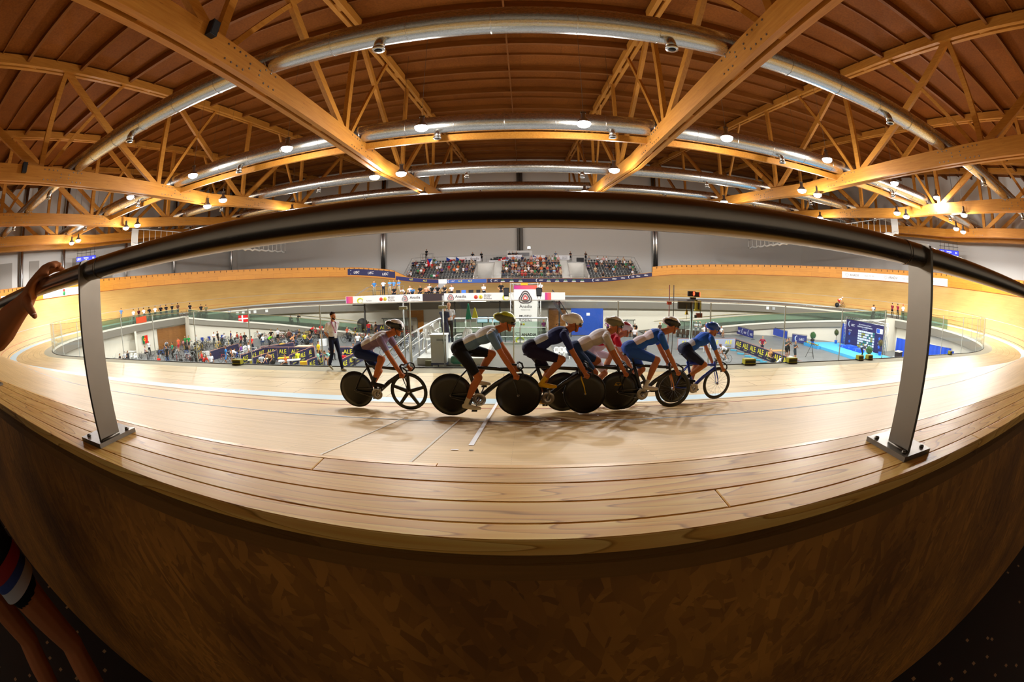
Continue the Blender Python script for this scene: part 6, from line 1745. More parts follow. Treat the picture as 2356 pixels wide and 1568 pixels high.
def kit(fn):
    return lambda C, t: np.where((t == TOPC) & fn(C), EXTRA, t)
back_hi = lambda C: (C[:, 2] - (1.045 + (C[:, 0] - .17) * .47)) > .035
rear_half = lambda C: C[:, 0] < .36
RIDERS = [
 # x, y rear, yaw, crank, front wheel, frame, fork, disc emblem, kit (skin, top, shorts, shoes, extra), split, helmet, label bits, low, head forward
 dict(x=2.79, y=7.16, yaw=.10, th=2.3, front='deep', fr='#1f3fb4', fk='#1f3fb4', cols=['#b97a52', '#2b62cf', '#1a2140', '#1b1b1f', '#c9d4e8'], sp=lambda C: (C[:, 0] < .30) & back_hi(C), hel=('#2450b8', '#2a5cc8'), lab='leading cyclist in a bright blue jersey and blue helmet, low over a blue bike', blab='bright blue track bike under the leading cyclist, with a deep-rimmed front wheel', hf=-.06),
 dict(x=1.50, y=6.36, yaw=.03, th=.4, front='deep', fr='#1a1a1e', fk='#c8761c', em='#a8820c', cols=['#b5734e', '#2a5fc4', '#2a54b4', '#d8d4d0', '#ecdfe8'], sp=lambda C: back_hi(C) & (C[:, 0] < .5), hel=('#17171a', '#e6e0da'), lab='cyclist in a blue jersey with a pale back, second in line behind the leader', blab='black track bike with an orange fork and a gold mark on its disc, second in line', hf=.05),
 dict(x=.98, y=7.22, yaw=.05, th=3.6, front='five', fr='#22222a', fk='#22222a', cols=['#c08460', '#cc2338', '#d8cfe2', '#e8e4ea', '#ded3e6'], sp=lambda C: (C[:, 2] < 1.14), hel=('#e9e6ea', '#b83a4a'), lab='cyclist in a red jersey and white helmet, on the inside of the group', blab='dark track bike of the red cyclist on the inside of the group', hf=0),
 dict(x=.62, y=6.36, yaw=.02, th=5.2, front='disc', fr='#17181a', fk='#17181a', cols=['#b06a44', '#b9b2ac', '#1d3763', '#e2e0dc', '#eeedf0'], sp=back_hi, hel=('#6e684c', '#d9d5c4'), lab='cyclist in a white and grey jersey and navy shorts with a khaki helmet, mid group', blab='black track bike with two solid disc wheels, in the middle of the group', hf=-.02),
 dict(x=-.06, y=5.96, yaw=.02, th=1.4, front='disc', fr='#1b1a20', fk='#d8b420', cols=['#a9663e', '#20285e', '#1f1a38', '#d8a81c', '#c9d6e8'], sp=lambda C: back_hi(C) & (C[:, 0] < .40), hel=('#e4e6ea', '#f0f0f2'), lab='cyclist in dark purple blue with a white helmet, behind the white and grey one', blab='black track bike with a yellow fork under the dark purple rider', hf=-.04),
 dict(x=-1.05, y=5.79, yaw=.01, th=4.3, front='disc', fr='#141518', fk='#30363c', cols=['#b46c42', '#5f7ea4', '#141418', '#dcd8c4', '#e2eaf2'], sp=back_hi, hel=('#5c6048', '#c8d23a'), lab='cyclist in a grey blue jersey and black shorts with a lime and olive helmet', blab='black track bike with solid wheels under the grey blue rider, second from last', hf=0),
 dict(x=-2.85, y=6.50, yaw=-.05, th=.9, front='five', fr='#1a1a1d', fk='#1a1a1d', cols=['#b0683e', '#7d6a86', '#1b2a5c', '#2a2a2e', '#e4e4e8'], sp=back_hi, hel=('#18181b', '#eeeef0'), lab='last cyclist, in a white backed jersey with a black and white helmet', blab='black track bike with a five-spoke front wheel, last in the group', hf=.02),
]
for r in RIDERS:
    z = gz(r['x'], r['y']) + .002
    t = thing('track_bike', r['blab'], 'bicycle', (r['x'], r['y'], z), r['yaw'], 'racing track bikes on the near straight')
    bike(t, r['front'], r['fr'], r['fk'], r['th'], r.get('em'))
    me, hd, M = rider(r["th"], .0085, kit(r['sp']), r.get('low', 0), r['hf'])
    o = bpy.data.objects.new('person', me) ; COL.objects.link(o) ; o.location = (r['x'], r['y'], z)
    c = r['cols'] ; dress(o, [c[0], c[1], c[2], c[3], '#201812', c[4]]) ; tag(o, r['lab'], 'cyclist', 'cyclists racing on the near straight')
    helmet(o, hd, M, *r['hel'])
    lean = .06
    for q in (t, o): q.rotation_euler = (lean, 0, r['yaw'])
# ------------------------------------------------------------------ man walking along the apron
F = Fig()
pel, ch = Vector((0, .02, .99)), Vector((0, 0, 1.34))
s, ax = trunk(F, pel, ch, wide=1.02) ; F.cone(ch + ax * .12, ch + ax * .24, .056, .052, SKIN)
hc = ch + ax * .345 + Vector((0, -.03, 0)) ; head(F, hc, yaw=.25, pitch=.12, hair=None, detail=True)
leg(F, (.09, 0, .96), (.07, -.30, .10), (0, -1, 0), 2.0, toe=(.1, -1, .1)) ; leg(F, (-.09, 0, .96), (-.06, .26, .16), (0, -1, 0), 2.0, toe=(0, -1, -.35))
for d in (-1, 1): arm(F, ch + ax * .11 + Vector((.19 * d, .0, 0)), (.05 * d, .19, 1.0), (1.0 * d, .5, 0), .8)
for d in (-1, 1):
    for k in range(4): F.chain([(Vector((.05 * d - .04 * d * .3, .20, 1.0 - .02 * k)), .011), (Vector((-.03 * d, .215, .985 - .02 * k)), .009)], SKIN)
me = F.mesh('person', .011, smooth=4)
w_ = bpy.data.objects.new('person', me) ; COL.objects.link(w_)
wp = Vector((-5.78, 11.62, 0)) ; wp.z = zA + (12.20 - wp.y) * .0495 - .012
w_.location = wp ; w_.rotation_euler = (0, 0, 1.0)
dress(w_, ['#b87e5a', '#e2e1e6', '#161c38', '#b9b49c', '#2a1a10', '#e2e1e6'])
tag(w_, 'man in a white polo and dark blue trousers walking along the apron, hands behind his back', 'person')
def hair_piece(par, c, yaw, pitch, col, vox=.009, beard=False):
    F = Fig() ; M = Matrix.Rotation(yaw, 3, 'Z') @ Matrix.Rotation(pitch, 3, 'X') ; T = lambda x, y, z: Vector(c) + M @ Vector((x, y, z))
    F.ell(T(0, .03, .055), (.082, .09, .085), 0, M) ; F.ell(T(0, -.03, .105), (.06, .05, .03), 0, M)
    o = bpy.data.objects.new('hair', F.mesh('hair', vox, nmat=1, smooth=2)) ; COL.objects.link(o) ; o.parent = par ; dress(o, [col])
    if beard:
        F = Fig() ; F.cone(T(-.045, -.045, -.06), T(0, -.075, -.088), .03, .028, 0) ; F.cone(T(.045, -.045, -.06), T(0, -.075, -.088), .03, .028, 0)
        o = bpy.data.objects.new('beard', F.mesh('beard', .008, nmat=1, smooth=2)) ; COL.objects.link(o) ; o.parent = par ; dress(o, [col])
hair_piece(w_, hc, .25, .12, '#2a1a10', beard=True)
m = MB()
for sx in (-1, 1): m.tube([(.05 * sx, -.02, 1.545), (.075 * sx, -.10, 1.46), (.045 * sx, -.145, 1.32), (.004 * sx, -.15, 1.17)], .011, 6, flat=1.0)
m.obj('lanyard', flat('#b3246a', .6), w_, smooth=True)
m = MB() ; m.box((0, -.155, 1.09), (.085, .006, .13)) ; m.obj('badge', flat('#ececee', .5), w_)
m = MB() ; m.box((0, -.125, 1.0), (.04, .012, .035)) ; m.tube([(.16 * math.cos(a), .02 + .125 * math.sin(a), 1.005) for a in np.linspace(0, 2 * PI, 25)], .016, 6, cap=False) ; m.obj('belt', flat('#15151a', .5), w_)
# ------------------------------------------------------------------ infield: team pits on one side, warm-up floor and podium on the other
def H(px, py, h): return onz(px, py, h)
def az_pt(px, d, zones=('left', 'far', 'right'), z=0.0):
    """point of the oval at offset d that stands in the direction of this pixel column near the horizon"""
    dr = ray(px, 700) ; az = math.atan2(dr[0], dr[1]) ; best = None
    for i, p in enumerate(PATH[:-1]):
        q = offxy(p, d, z)
        if p[6] not in zones or (p[6] != 'far' and q.y < 24): continue
        e = abs(math.atan2(q.x, q.y) - az)
        if best is None or e < best[0]: best = (e, q, p)
    return best[1], best[2]
def ramp_spot(px, d=None):
    """a place on one of the far ramps in this direction: point, path entry, height"""
    az = math.atan2(*(ray(px, 740)[:2]))
    for ids, zs in RAMPS:
        if oval_az(ids[0]) - .004 <= az <= oval_az(ids[-1]) + .004:
            k = min(range(len(ids)), key=lambda k: abs(oval_az(ids[k]) - az)) ; dd = R_IN + .75 if d is None else d
            q = offxy(PATH[ids[k]], dd, 0) ; r = math.hypot(q.x, q.y) ; return Vector((r * math.sin(az), r * math.cos(az), 0)), PATH[ids[k]], zs[k]
    return None
# wall features on the infield wall
def wall_panel(nm, px0, px1, z0, z1, col, lab, cat, n=4, lift=.06):
    m = MB()
    for k in range(n):
        a, _ = az_pt(px0 + (px1 - px0) * k / n, A_IN + .5 - lift) ; b, _ = az_pt(px0 + (px1 - px0) * (k + 1) / n, A_IN + .5 - lift)
        if (b - a).length < .01: continue
        m.hexa([(a.x, a.y, z0), (b.x, b.y, z0), (b.x * 1.001, b.y * 1.001, z0), (a.x * 1.001, a.y * 1.001, z0), (a.x, a.y, z1), (b.x, b.y, z1), (b.x * 1.001, b.y * 1.001, z1), (a.x * 1.001, a.y * 1.001, z1)])
    o = m.obj(nm, flat(col, .6) if isinstance(col, str) else col)
    return tag(o, lab, cat) if cat else struct(o)
brown = wood('door_plywood', '#7a4a1a', '#92602a', scale=(1, 1, 4), grain=3.0, rough=.5)
wall_panel('door_pit', 352, 421, 0.0, 2.55, brown, '', None, 5)
wall_panel('door_tunnel', 940, 976, 0.0, 2.6, wood('door_oak', '#a8641c', '#bb7628', scale=(1, 1, 4), grain=3.0), '', None, 3)
wall_panel('door_stair', 1256, 1299, 0.0, 2.65, brown, '', None, 3)
wall_panel('door_podium', 2168, 2226, 0.0, 2.5, brown, '', None, 5)
m = MB() ; a, _ = az_pt(303, A_IN + .5) ; d = Vector((a.x, a.y, 0)).normalized()
m.box((a.x - d.x * 1.2, a.y - d.y * 1.2, 1.42), (2.6, .28, 2.84), math.atan2(d.y, d.x)) ; struct(m.obj('wall_fin', wall_white))
# ---------------- pit barriers: frame, printed board, lettering
yel2 = flat('#e6dc3c', .6)
def barrier(q0, q1, lab, words='ALE', n=2, col='#201f45', top='#b07a72', ltr=yel2, size=.5, h=1.05, group='printed crowd barriers in the pits', mark=False):
    a, b = onz(q0[0], q0[1], h), onz(q1[0], q1[1], h) ; L = (b - a).length
    if a.x > b.x: a, b = b, a
    rz = math.atan2(b.y - a.y, b.x - a.x)
    t = thing('crowd_barrier', lab, 'barrier', (a.x, a.y, 0), rz, group)
    m = MB() ; m.tube([(0, 0, h), (L, 0, h)], .025, 6)
    k = max(2, int(L / 2.2) + 1)
    for i in range(k):
        x = L * i / (k - 1) ; m.tube([(x, 0, 0), (x, 0, h)], .02, 6) ; m.beam((x, -.28, .02), (x, .28, .02), .05, .03)
    m.obj('frame', flat(top, .5), t)
    m = MB() ; m.box((L / 2, 0, .56), (L - .06, .035, .86)) ; bd = m.obj('printed_board', flat(col, .6), t)
    if words:
        k = max(1, int(L / 1.25))
        for i in range(k):
            x = (i + .5) * L / k
            text(words, size, ltr, bd, (x, -.022, .64), bold=.012) ; text(words, size, ltr, bd, (x, .022, .64), (PI / 2, 0, PI), bold=.012)
            m = MB() ; m.box((x, -.02, .3), (.62, .008, .1)) ; m.box((x, .02, .3), (.62, .008, .1)) ; m.obj('small_print_marking', flat('#8d8a52', .6), bd)
    if mark:
        k = max(1, int(L / 1.5))
        for i in range(k):
            x = (i + .5) * L / k ; swoosh(bd, frameM((x - .35, -.022, .58), (1, 0, 0)), .6, '#f0f0f4', '#3c8ad0') ; text('UEC', .34, wht, bd, (x + .25, -.022, .5), shear=.25)
    return t
barrier((553, 816), (609, 798), 'navy barrier with yellow letters running from beside the white jersey rider up to the cross barrier')
barrier((579.5, 823), (637, 804), 'navy barrier with yellow letters, second of the slanting pit barriers from the white fin wall')
barrier((483, 807), (549, 789), 'plain navy slanting barrier behind the bright blue shirt', words='')
barrier((609, 798), (723, 797.5), 'long cross barrier with yellow letters in the middle of the pits')
barrier((665, 817), (723, 795), 'slanting navy barrier with yellow letters left of the yellow shirt')
barrier((706, 828), (746, 813), 'short slanting barrier with yellow letters in front of the pale teal shirts')
barrier((781, 797.5), (858, 797.5), 'cross barrier with yellow letters behind the last cyclist')
barrier((784, 827), (841, 798.5), 'slanting barrier with yellow letters beside the walking man')
barrier((600, 797), (676, 787), 'plain dark blue slanting barrier below the lime shirt', words='')
barrier((815, 753), (860, 744), 'navy barrier with large yellow letters by the black drum in the far pits', size=.62)
barrier((861, 746), (905, 745), 'navy barrier with large yellow letters behind the bikes near the timing platform', size=.62)
barrier((1692.5, 778.6), (1846, 831), 'long navy barrier with four big yellow words running down to the glass on the podium side', size=.62)
barrier((1560, 778), (1692, 777.5), 'pale striped barrier with yellow letters across the warm-up floor', col='#9fa6c0')
G2 = 'blue crescent marked barriers on the warm-up floor'
barrier((1680, 745), (1734, 759.5), 'blue barrier with three white crescent marks, first of the row on the podium side', words='', mark=True, col='#24307e', top='#30343c', group=G2)
barrier((1757, 746.5), (1812, 761), 'blue barrier with chairs behind it and one white crescent mark at its end', words='', mark=False, col='#2a4cb8', top='#1c1e24', group=G2)
barrier((1823, 767), (1857, 771), 'short blue barrier with one white crescent mark beside the tripod', words='', mark=True, col='#232f72', top='#30343c', group=G2)
barrier((1628, 742), (1660, 752), 'blue barrier beside the group in white shirts', words='', mark=True, col='#24307e', top='#30343c', group=G2)
# ---------------- people in the pits
PIT = [
 (491, 763, 'folded', '#e8e8ec', '#2b2d33', 'person in a white shirt with folded arms by the blue chairs at the pit wall'), (500, 761, 'stand', '#17181c', '#1a1b1f', 'person in black next to the folded-arms white shirt at the pit wall'),
 (515, 765, 'sit', '#dcdce4', '#30333b', 'seated person in white on a blue chair at the pit wall'), (530, 760, 'stand', '#3a2f6a', '#23242c', 'person in dark purple standing by the pit wall'),
 (544.5, 763, 'sit', '#c03a2a', '#2a2b30', 'seated person in red near the pit wall'), (553, 766, 'stand', '#8c2030', '#1d1d22', 'person in dark red behind the pale bike frames'), (562, 764, 'stand', '#1d1e22', '#1a1b1f', 'person in black left of the red shirt seen from behind'),
 (578, 772, 'behind', '#d2261f', '#232a44', 'person in a bright red shirt seen from behind in mid pits'), (599, 761, 'bend', '#dfe4ec', '#22242a', 'person in white bent over a big wheel at the back of the pits'), (623, 757, 'hips', '#1b1a16', '#17171b', 'person in black and yellow with hands on hips at the back of the pits'),
 (618, 771, 'bend', '#7fe02a', '#2a2c33', 'person in a lime green shirt in the middle of the pits'), (604, 768, 'sit', '#e6e6ea', '#2a3a60', 'seated person in white left of the lime green shirt'), (638, 754, 'stand', '#d8d8de', '#15161a', 'person in white and black by the tall thin screen post'),
 (571, 786, 'stand', '#e8e8ee', '#2d3038', 'tall person in a white shirt standing in mid pits behind the slanting barriers'), (518, 795, 'stand', '#2f8fe0', '#2f8fe0', 'person in a bright blue kit standing between two wheels'), (531, 803, 'bend', '#c98a66', '#262b40', 'bare-backed person bending over a bike beside the bright blue kit'),
 (541, 802, 'bend', '#eceef2', '#3a4a8a', 'person in a white jersey and cap bent over a white bike'), (484, 811, 'stand', '#dfe0e8', '#2a2c33', 'person in a white polo near the glass, left of the bright blue kit'), (468, 819, 'bend', '#e0302a', '#2b2b30', 'person in scarlet bending down near the glass'),
 (619, 811, 'bend', '#cf9468', '#20222a', 'bare-armed person with an arm raised near the glass'), (553, 790, 'sit', '#7a4aa0', '#2a2a33', 'person in violet sitting behind the slanting barriers'), (714.7, 744, 'bend', '#d0262c', '#17181c', 'person in red and white bending at the far pit tables'),
 (737.6, 744, 'stand', '#c8281e', '#2b2b31', 'person in red standing at the far pit tables'), (713, 761, 'behind', '#2a2024', '#2a4468', 'person in a dark shirt and pink cap seen from behind'), (732, 783.5, 'stand', '#e2c21c', '#3a3a3a', 'person in a yellow shirt behind the cross barrier'),
 (731, 804, 'stand', '#8fbfb0', '#3a4038', 'person in a pale teal shirt standing at the short barrier'), (757, 807, 'bend', '#86b8ae', '#4a5058', 'person in a pale teal shirt bending at the short barrier'), (741, 803, 'sit', '#23306a', '#20222a', 'person in navy with ginger hair sitting behind the short barrier'),
 (788.5, 808, 'sit', '#c8202c', '#e0e0e4', 'person in red sitting low behind the walking man'), (847, 730, 'stand', '#b8222c', '#2a3360', 'person in red standing by the black drum'), (842, 768, 'bend', '#e0e4ea', '#5a6a80', 'person in white bending in the open pit floor'),
 (851, 774, 'bend', '#d09a70', '#3a3c46', 'bare-backed person on a trainer in the open pit floor'), (812, 789, 'sit', '#e4e6ea', '#7a9aa8', 'person in white sitting behind the cross barrier, right of the walking man'), (433, 771, 'hips', '#1f8a3c', '#23242a', 'person in a green shirt with hands on hips by the brown doorway'),
 (425, 772, 'stand', '#2a7a3a', '#2b2b31', 'person in a green shirt half hidden behind another green shirt'), (450, 769, 'stand', '#dadbe0', '#23242a', 'person in a white and black jersey left of the first blue chair'), (409, 775, 'stand', '#e0623a', '#c8364a', 'person in an orange vest in front of the brown doorway'),
 (422.6, 778, 'sit', '#d88a98', '#8a3a4a', 'person in pink and white sitting in front of the green shirts'), (381, 785, 'bend', '#a9b4c4', '#2a2c33', 'person in a grey shirt bending by the brown doorway'), (395, 787, 'stand', '#2a9a78', '#23242a', 'person in teal green in front of the brown doorway'),
 (341, 780, 'folded', '#dcdde2', '#2a2c33', 'person in white beside the Portuguese flag'), (332, 785, 'sit', '#b8a0a8', '#1f2026', 'person in a striped top sitting below the Portuguese flag'), (382, 795, 'stand', '#17171b', '#17171b', 'person in black among the parked bikes'),
 (362.4, 816.5, 'sit', '#cc2a24', '#c8a020', 'person in red and yellow near the glass at the parked bikes'), (284, 801, 'sit', '#e6e6ec', '#2a2c36', 'person in white sitting at the white pit table'), (292, 799, 'sit', '#1d2438', '#23242a', 'person in dark blue sitting at the white pit table'), (273, 800, 'sit', '#2a2030', '#20202a', 'person with long dark hair sitting at the white pit table'),
 (462, 806, 'sit', '#d8302a', '#2a2a30', 'person in red sitting near the printed seat cover'), (664, 757, 'stand', '#6a3a34', '#2a2b30', 'person in dark red brown at the far pit tables'), (688, 756, 'sit', '#3a3c2a', '#2a2b30', 'person in olive sitting at the far pit tables'), (700, 764, 'sit', '#d2c23a', '#2a2b30', 'person in a yellow top and white cap sitting at the far pits'),
 (668, 772, 'bend', '#c88a5e', '#2a2b30', 'bare-armed person holding a wheel near the yellow bag'), (676, 768, 'sit', '#1d1e22', '#2a2b30', 'person in black behind the pale wheel'), (726, 752, 'sit', '#b03a44', '#2a2b30', 'person in a dark pink top at the far pit tables'),
 (760, 790, 'sit', '#22283a', '#2a2b30', 'person in dark blue low beside the white cooler'), (683, 804, 'sit', '#d2d63a', '#2a2b30', 'person in a lime and white top with a white cap behind the slanting barrier'), (655, 813, 'sit', '#c0622a', '#2a2b30', 'person in orange behind the yellow sheet'), (600, 812, 'sit', '#b8bcc4', '#2a2b30', 'person in pale grey low behind the slanting barrier'),
 (868, 758, 'sit', '#5a5a60', '#2a2b30', 'person in grey sitting behind the last cyclist'), (889, 752, 'bend', '#2a2c34', '#2a2b30', 'person in dark clothes at the bikes behind the last cyclist'), (798, 748, 'sit', '#e05a3a', '#2a2b30', 'person in orange red at the far pit wall by the black drum'), (863, 727, 'stand', '#17181b', '#17181b', 'person in black by the far infield wall, pit side of the platform posts'),
 (917, 722, 'stand', '#1b1b1f', '#17181b', 'person in black standing under the timing platform'), (822, 765, 'stand', '#d8d9de', '#4a4c54', 'person in white with a red cap in the open pit floor')]
for (px, py, kind, hx, bt, lab) in PIT:
    hh = {'sit': 1.31, 'bend': 1.33, 'crouch': .95}.get(kind, 1.76)
    sc = prs.uniform(.95, 1.03) ; p = H(px, py, hh * sc)
    p = inside(p)
    person(kind + ('+shorts' if prs.random() < .45 else '+long'), (p.x, p.y, 0), prs.uniform(-2.6, 2.6) if kind != 'behind' else PI, lab, hx, bt, 'people in the team pits', scale=sc)
WARM = [
 (1251, 731, 'stand', '#8a2a6a', '#1f2026', 'person in a magenta polo standing beside the tower by the stair door'), (1282, 741, 'sit', '#1c1c20', '#20222a', 'person in black sitting in front of the brown stair door'), (1290, 749, 'bend', '#d2402a', '#20222a', 'person in orange red bending in front of the stair door'),
 (1192, 784, 'bend', '#2a4468', '#1f2430', 'person in dark blue riding rollers before the banner tower'), (1189, 792, 'folded', '#d8382a', '#20222a', 'person in a red shirt with folded arms before the banner tower'), (1399, 721.5, 'hips', '#7a3a78', '#20222a', 'person in a purple polo standing left of the glass dugout'),
 (1412, 729, 'sit', '#1b1b20', '#5a2a30', 'person in black sitting beside the glass dugout'), (1462.6, 745, 'bend', '#17181c', '#17181c', 'person in black on a bike behind the red cyclist'), (1519, 741, 'stand', '#3a2a28', '#23242a', 'person in dark brown with a yellow cap beyond the second cyclist'), (1460.6, 751, 'stand', '#dcd2d6', '#2a2a30', 'person in a pale shirt right behind the red cyclist'),
 (1485.4, 760, 'stand', '#e6e6ea', '#23242a', 'person in white with dark hair beyond the striped barrier'), (1602, 738.5, 'folded', '#e8e8ec', '#3a3c50', 'person in white with a sun hat, left of the group below the yellow sign'), (1611, 738.5, 'folded', '#e4e4ea', '#3a3c50', 'person in white with a sun hat, second in the group below the yellow sign'),
 (1621, 746, 'stand', '#e6e6ee', '#2a2c3a', 'person in white standing in front of the purple top'), (1624.7, 740, 'stand', '#5a2a4a', '#2a2c3a', 'person in a purple top at the back of the group below the yellow sign'), (1660, 749, 'sit', '#ececf0', '#2a2c3a', 'person in white sitting at the end of the blue barrier'),
 (1755.4, 772, 'hips', '#8a1f3a', '#1f2740', 'person in a maroon jersey with a white chest band on the warm-up floor'), (1811, 779, 'phone', '#2b3a3c', '#17181c', 'person in a dark green shirt and black shorts looking down at a phone'), (1816, 777, 'phone', '#26343a', '#17181c', 'person in dark green standing behind the one with the phone'),
 (1831, 784, 'phone', '#2c3640', '#2f3a44', 'long-haired person in slate blue holding a camera'), (1794, 817, 'crouch', '#e2e6f0', '#e6e8ee', 'person in white kneeling at the barrier near the glass'), (1985.5, 792, 'bend', '#3a3f50', '#17181c', 'grey-haired person in a dark suit jacket at the podium edge'),
 (1774, 800, 'sit', '#c8945c', '#2a2a30', 'person in a tan top sitting at the table behind the long barrier')]
for (px, py, kind, hx, bt, lab) in WARM:
    hh = {'sit': 1.31, 'bend': 1.33, 'crouch': .95}.get(kind, 1.76)
    p = H(px, py, hh)
    p = inside(p)
    hr = '#cfcac0' if 'grey-haired' in lab else ('#d8b82a' if 'yellow cap' in lab else ('#e0d8c0' if 'sun hat' in lab else None))
    sh_ = '+shorts' if kind in ('phone', 'hips') or prs.random() < .3 else '+long'
    person(kind + sh_, (p.x, p.y, 0), prs.uniform(-.9, .9), lab, hx, bt, 'people on the warm-up floor', hair=hr)
# people along the far guard rail
GRD = [(284, 'hips', '#5a86c0', -4.0 + 3.7, 'man in a blue shirt and khaki shorts standing on the pale band of the bend'), (307, 'stand', '#e4e4e8', 0, 'person in white, first of the row leaning at the bend guard rail'), (313, 'stand', '#4a1a24', 0, 'person in dark maroon beside the white plastic chairs at the guard rail'), (320, 'folded', '#7a2030', 0, 'person in maroon with folded arms behind the red barrier cloth'),
       (331, 'lean', '#e8e8ec', 0, 'person in a white coat right of the red barrier cloth'), (338, 'lean', '#19191d', 0, 'person in black leaning on the guard rail by the white coat'), (343, 'lean', '#202024', 0, 'second person in black leaning on the guard rail by the white coat'), (355, 'point', '#e6e6ea', 0, 'person in white stretching an arm over the guard rail'), (363, 'hips', '#141418', 0, 'tall person in black at the guard rail behind a white bike'),
       (374, 'lean', '#26221f', 0, 'person in dark brown leaning on the guard rail, left of two'), (383, 'lean', '#17171b', 0, 'person in black leaning on the guard rail, right of two'), (397.5, 'folded', '#151519', 0, 'person in black with folded arms alone at the guard rail'), (407.5, 'folded', '#1b1b20', 0, 'person in black and jeans, pit-side one of a close pair'), (411.5, 'stand', '#6a4a3a', 0, 'person in brown behind the jeans wearer at the guard rail'),
       (439, 'stand', '#18181c', 0, 'person in black behind the dark bikes, middle of the guard rail'), (464.5, 'phone', '#1a1a1e', 0, 'person in black beside the white bike frame on the guard rail'), (476, 'stand', '#6f6a4a', 0, 'person in olive beside the white bike frame on the guard rail'), (529, 'bend', '#b8bcc2', 0, 'rider in grey crouched over a bike left of the Danish flag on the guard'),
       (669, 'sit', '#1d2a2a', 0, 'person in dark green sitting behind the guard glass by the walking man'), (686, 'bend', '#17181b', 0, 'person in black bending behind the guard glass by the walking man'),
       (2007.5, 'hips', '#c8ced8', .8, 'person in pale grey at the guard rail of the podium-side bend'), (2009.5, 'folded', '#1c2238', 0, 'person in navy with folded arms at the guard rail of the podium-side bend'), (2057.5, 'folded', '#7a1f30', 0, 'person in maroon and white at the podium-side guard rail, taller one'), (2067, 'folded', '#842434', 0, 'person in maroon and white at the podium-side guard rail, shorter one'), (2084.5, 'stand', '#e4e6ea', 0, 'person in white with a red cap at the podium-side guard rail')]
for (px, kind, hx, dd, lab) in GRD:
    d = A_IN + .62 + (3.95 if px == 284 else dd)
    q, p = az_pt(px, d) ; zz_ = off(p, d).z
    rq = ramp_spot(px)
    if rq and px != 284: q, p, zz_ = rq
    person(kind + ('+shorts' if 'shorts' in lab else '+long'), (q.x, q.y, zz_), math.atan2(p[2], -p[3]) + (PI if False else 0), lab, hx, '#9a8f74' if 'khaki' in lab else '#1b1c22', 'people along the far guard rail', hair='#b8402a' if 'red cap' in lab else None)
# ---------------- bicycles parked in the pits
def pit_bike_mesh(disc):
    m = MB()
    for x in (0, .97):
        m.cur = 0 ; m.lathe([(WR - .02 + .014 * math.cos(a), .014 * math.sin(a)) for a in np.linspace(0, 2 * PI, 6)[:-1]], 24, (x, 0, WR), 'Y', closed=True)
        if disc and x == 0: m.lathe([(0, -.025), (.31, -.01), (.31, .01), (0, .025)], 24, (x, 0, WR), 'Y')
        else:
            m.cur = 2
            for k in range(8):
                a = PI * k / 8 ; m.tube([(x + .3 * math.cos(a), 0, WR + .3 * math.sin(a)), (x - .3 * math.cos(a), 0, WR - .3 * math.sin(a))], .003, 3, cap=False)
    m.cur = 1
    BB, HT, ST = (.41, 0, .285), (.875, 0, .72), (.235, 0, .80)
    for a, b, r in ((BB, (.86, 0, .64), .024), (BB, ST, .019), (ST, HT, .018), ((.87, 0, .60), (.86, 0, .80), .02), (BB, (0, .04, WR), .012), ((.25, 0, .74), (0, .04, WR), .010), (BB, (0, -.04, WR), .012), ((.25, 0, .74), (0, -.04, WR), .010), ((.885, 0, .6), (.97, .04, WR), .013), ((.885, 0, .6), (.97, -.04, WR), .013)):
        m.tube([a, b], r, 6)
    m.cur = 0 ; m.tube([(.23, 0, .80), (.2, 0, .95)], .014, 6) ; m.hexa([(.05, -.06, .94), (.33, -.015, .94), (.33, .015, .94), (.05, .06, .94), (.05, -.06, .97), (.33, -.015, .96), (.33, .015, .96), (.05, .06, .97)])
    for s in (-1, 1): m.tube([(.86, 0, .82), (.93, .17 * s, .83), (1.04, .2 * s, .80), (1.03, .2 * s, .70), (.92, .2 * s, .68)], .014, 5)
    m.tube([(.86, 0, .8), (.93, 0, .83)], .014, 5)
    m.cur = 2 ; m.lathe([(.03, -.05), (.09, -.05), (.09, -.045), (.03, -.045)], 16, (.41, 0, .285), 'Y', closed=True) ; m.tube([(.41, -.06, .285), (.5, -.07, .16)], .012, 5) ; m.tube([(.41, .06, .285), (.32, .07, .41)], .012, 5)
    return m.mesh('racing_bike', [flat('#141416', .5), flat('#808080', .4), flat('#8a8a8c', .35, metal=.6)])
PB = [pit_bike_mesh(False), pit_bike_mesh(True)]
FRC = [('black', '#1a1b1e'), ('black', '#202126'), ('white', '#dcdcdc'), ('silver', '#9aa0a6'), ('red', '#a82a24'), ('blue', '#2a5aa8'), ('yellow', '#c8a824'), ('black', '#17181a'), ('black', '#232428')]
br = random.Random(21)
def put_bike(p, rz, disc=None, col=None, z=0.0, lab=None, where='pits'):
    cn, hx = col or br.choice(FRC)
    dsc = br.random() < .35 if disc is None else disc
    o = bpy.data.objects.new('racing_bike', PB[1 if dsc else 0]) ; COL.objects.link(o)
    o.location = (p[0], p[1], z) ; o.rotation_euler = (br.uniform(-.1, .1), 0, rz) ; dress(o, [None, flat(hx, .35, spec=.5), None])
    l = lab or '%s framed racing bike with %s parked in the %s' % (cn, 'a solid disc rear wheel' if dsc else 'spoked wheels', where)
    tag(o, l, 'bicycle', (cn + (' disc' if dsc else ' spoked') + ' bikes, ' + where) if lab is None else 'bikes with a place of their own')
    return o
taken = []
def scatter(x0, x1, y0, y1, n, where, dmin=.55):
    k = 0 ; tries = 0
    while k < n and tries < n * 60:
        tries += 1
        p = onz(br.uniform(x0, x1), br.uniform(y0, y1), .45)
        if p.y < 14 or oval_dist(p) > -7.9: continue
        if any((p - q).length < dmin for q in taken): continue
        taken.append(p) ; k += 1 ; put_bike(p, br.choice([.3, .5, 2.7, 3.4, 0.1]) + br.uniform(-.4, .4), where=where)
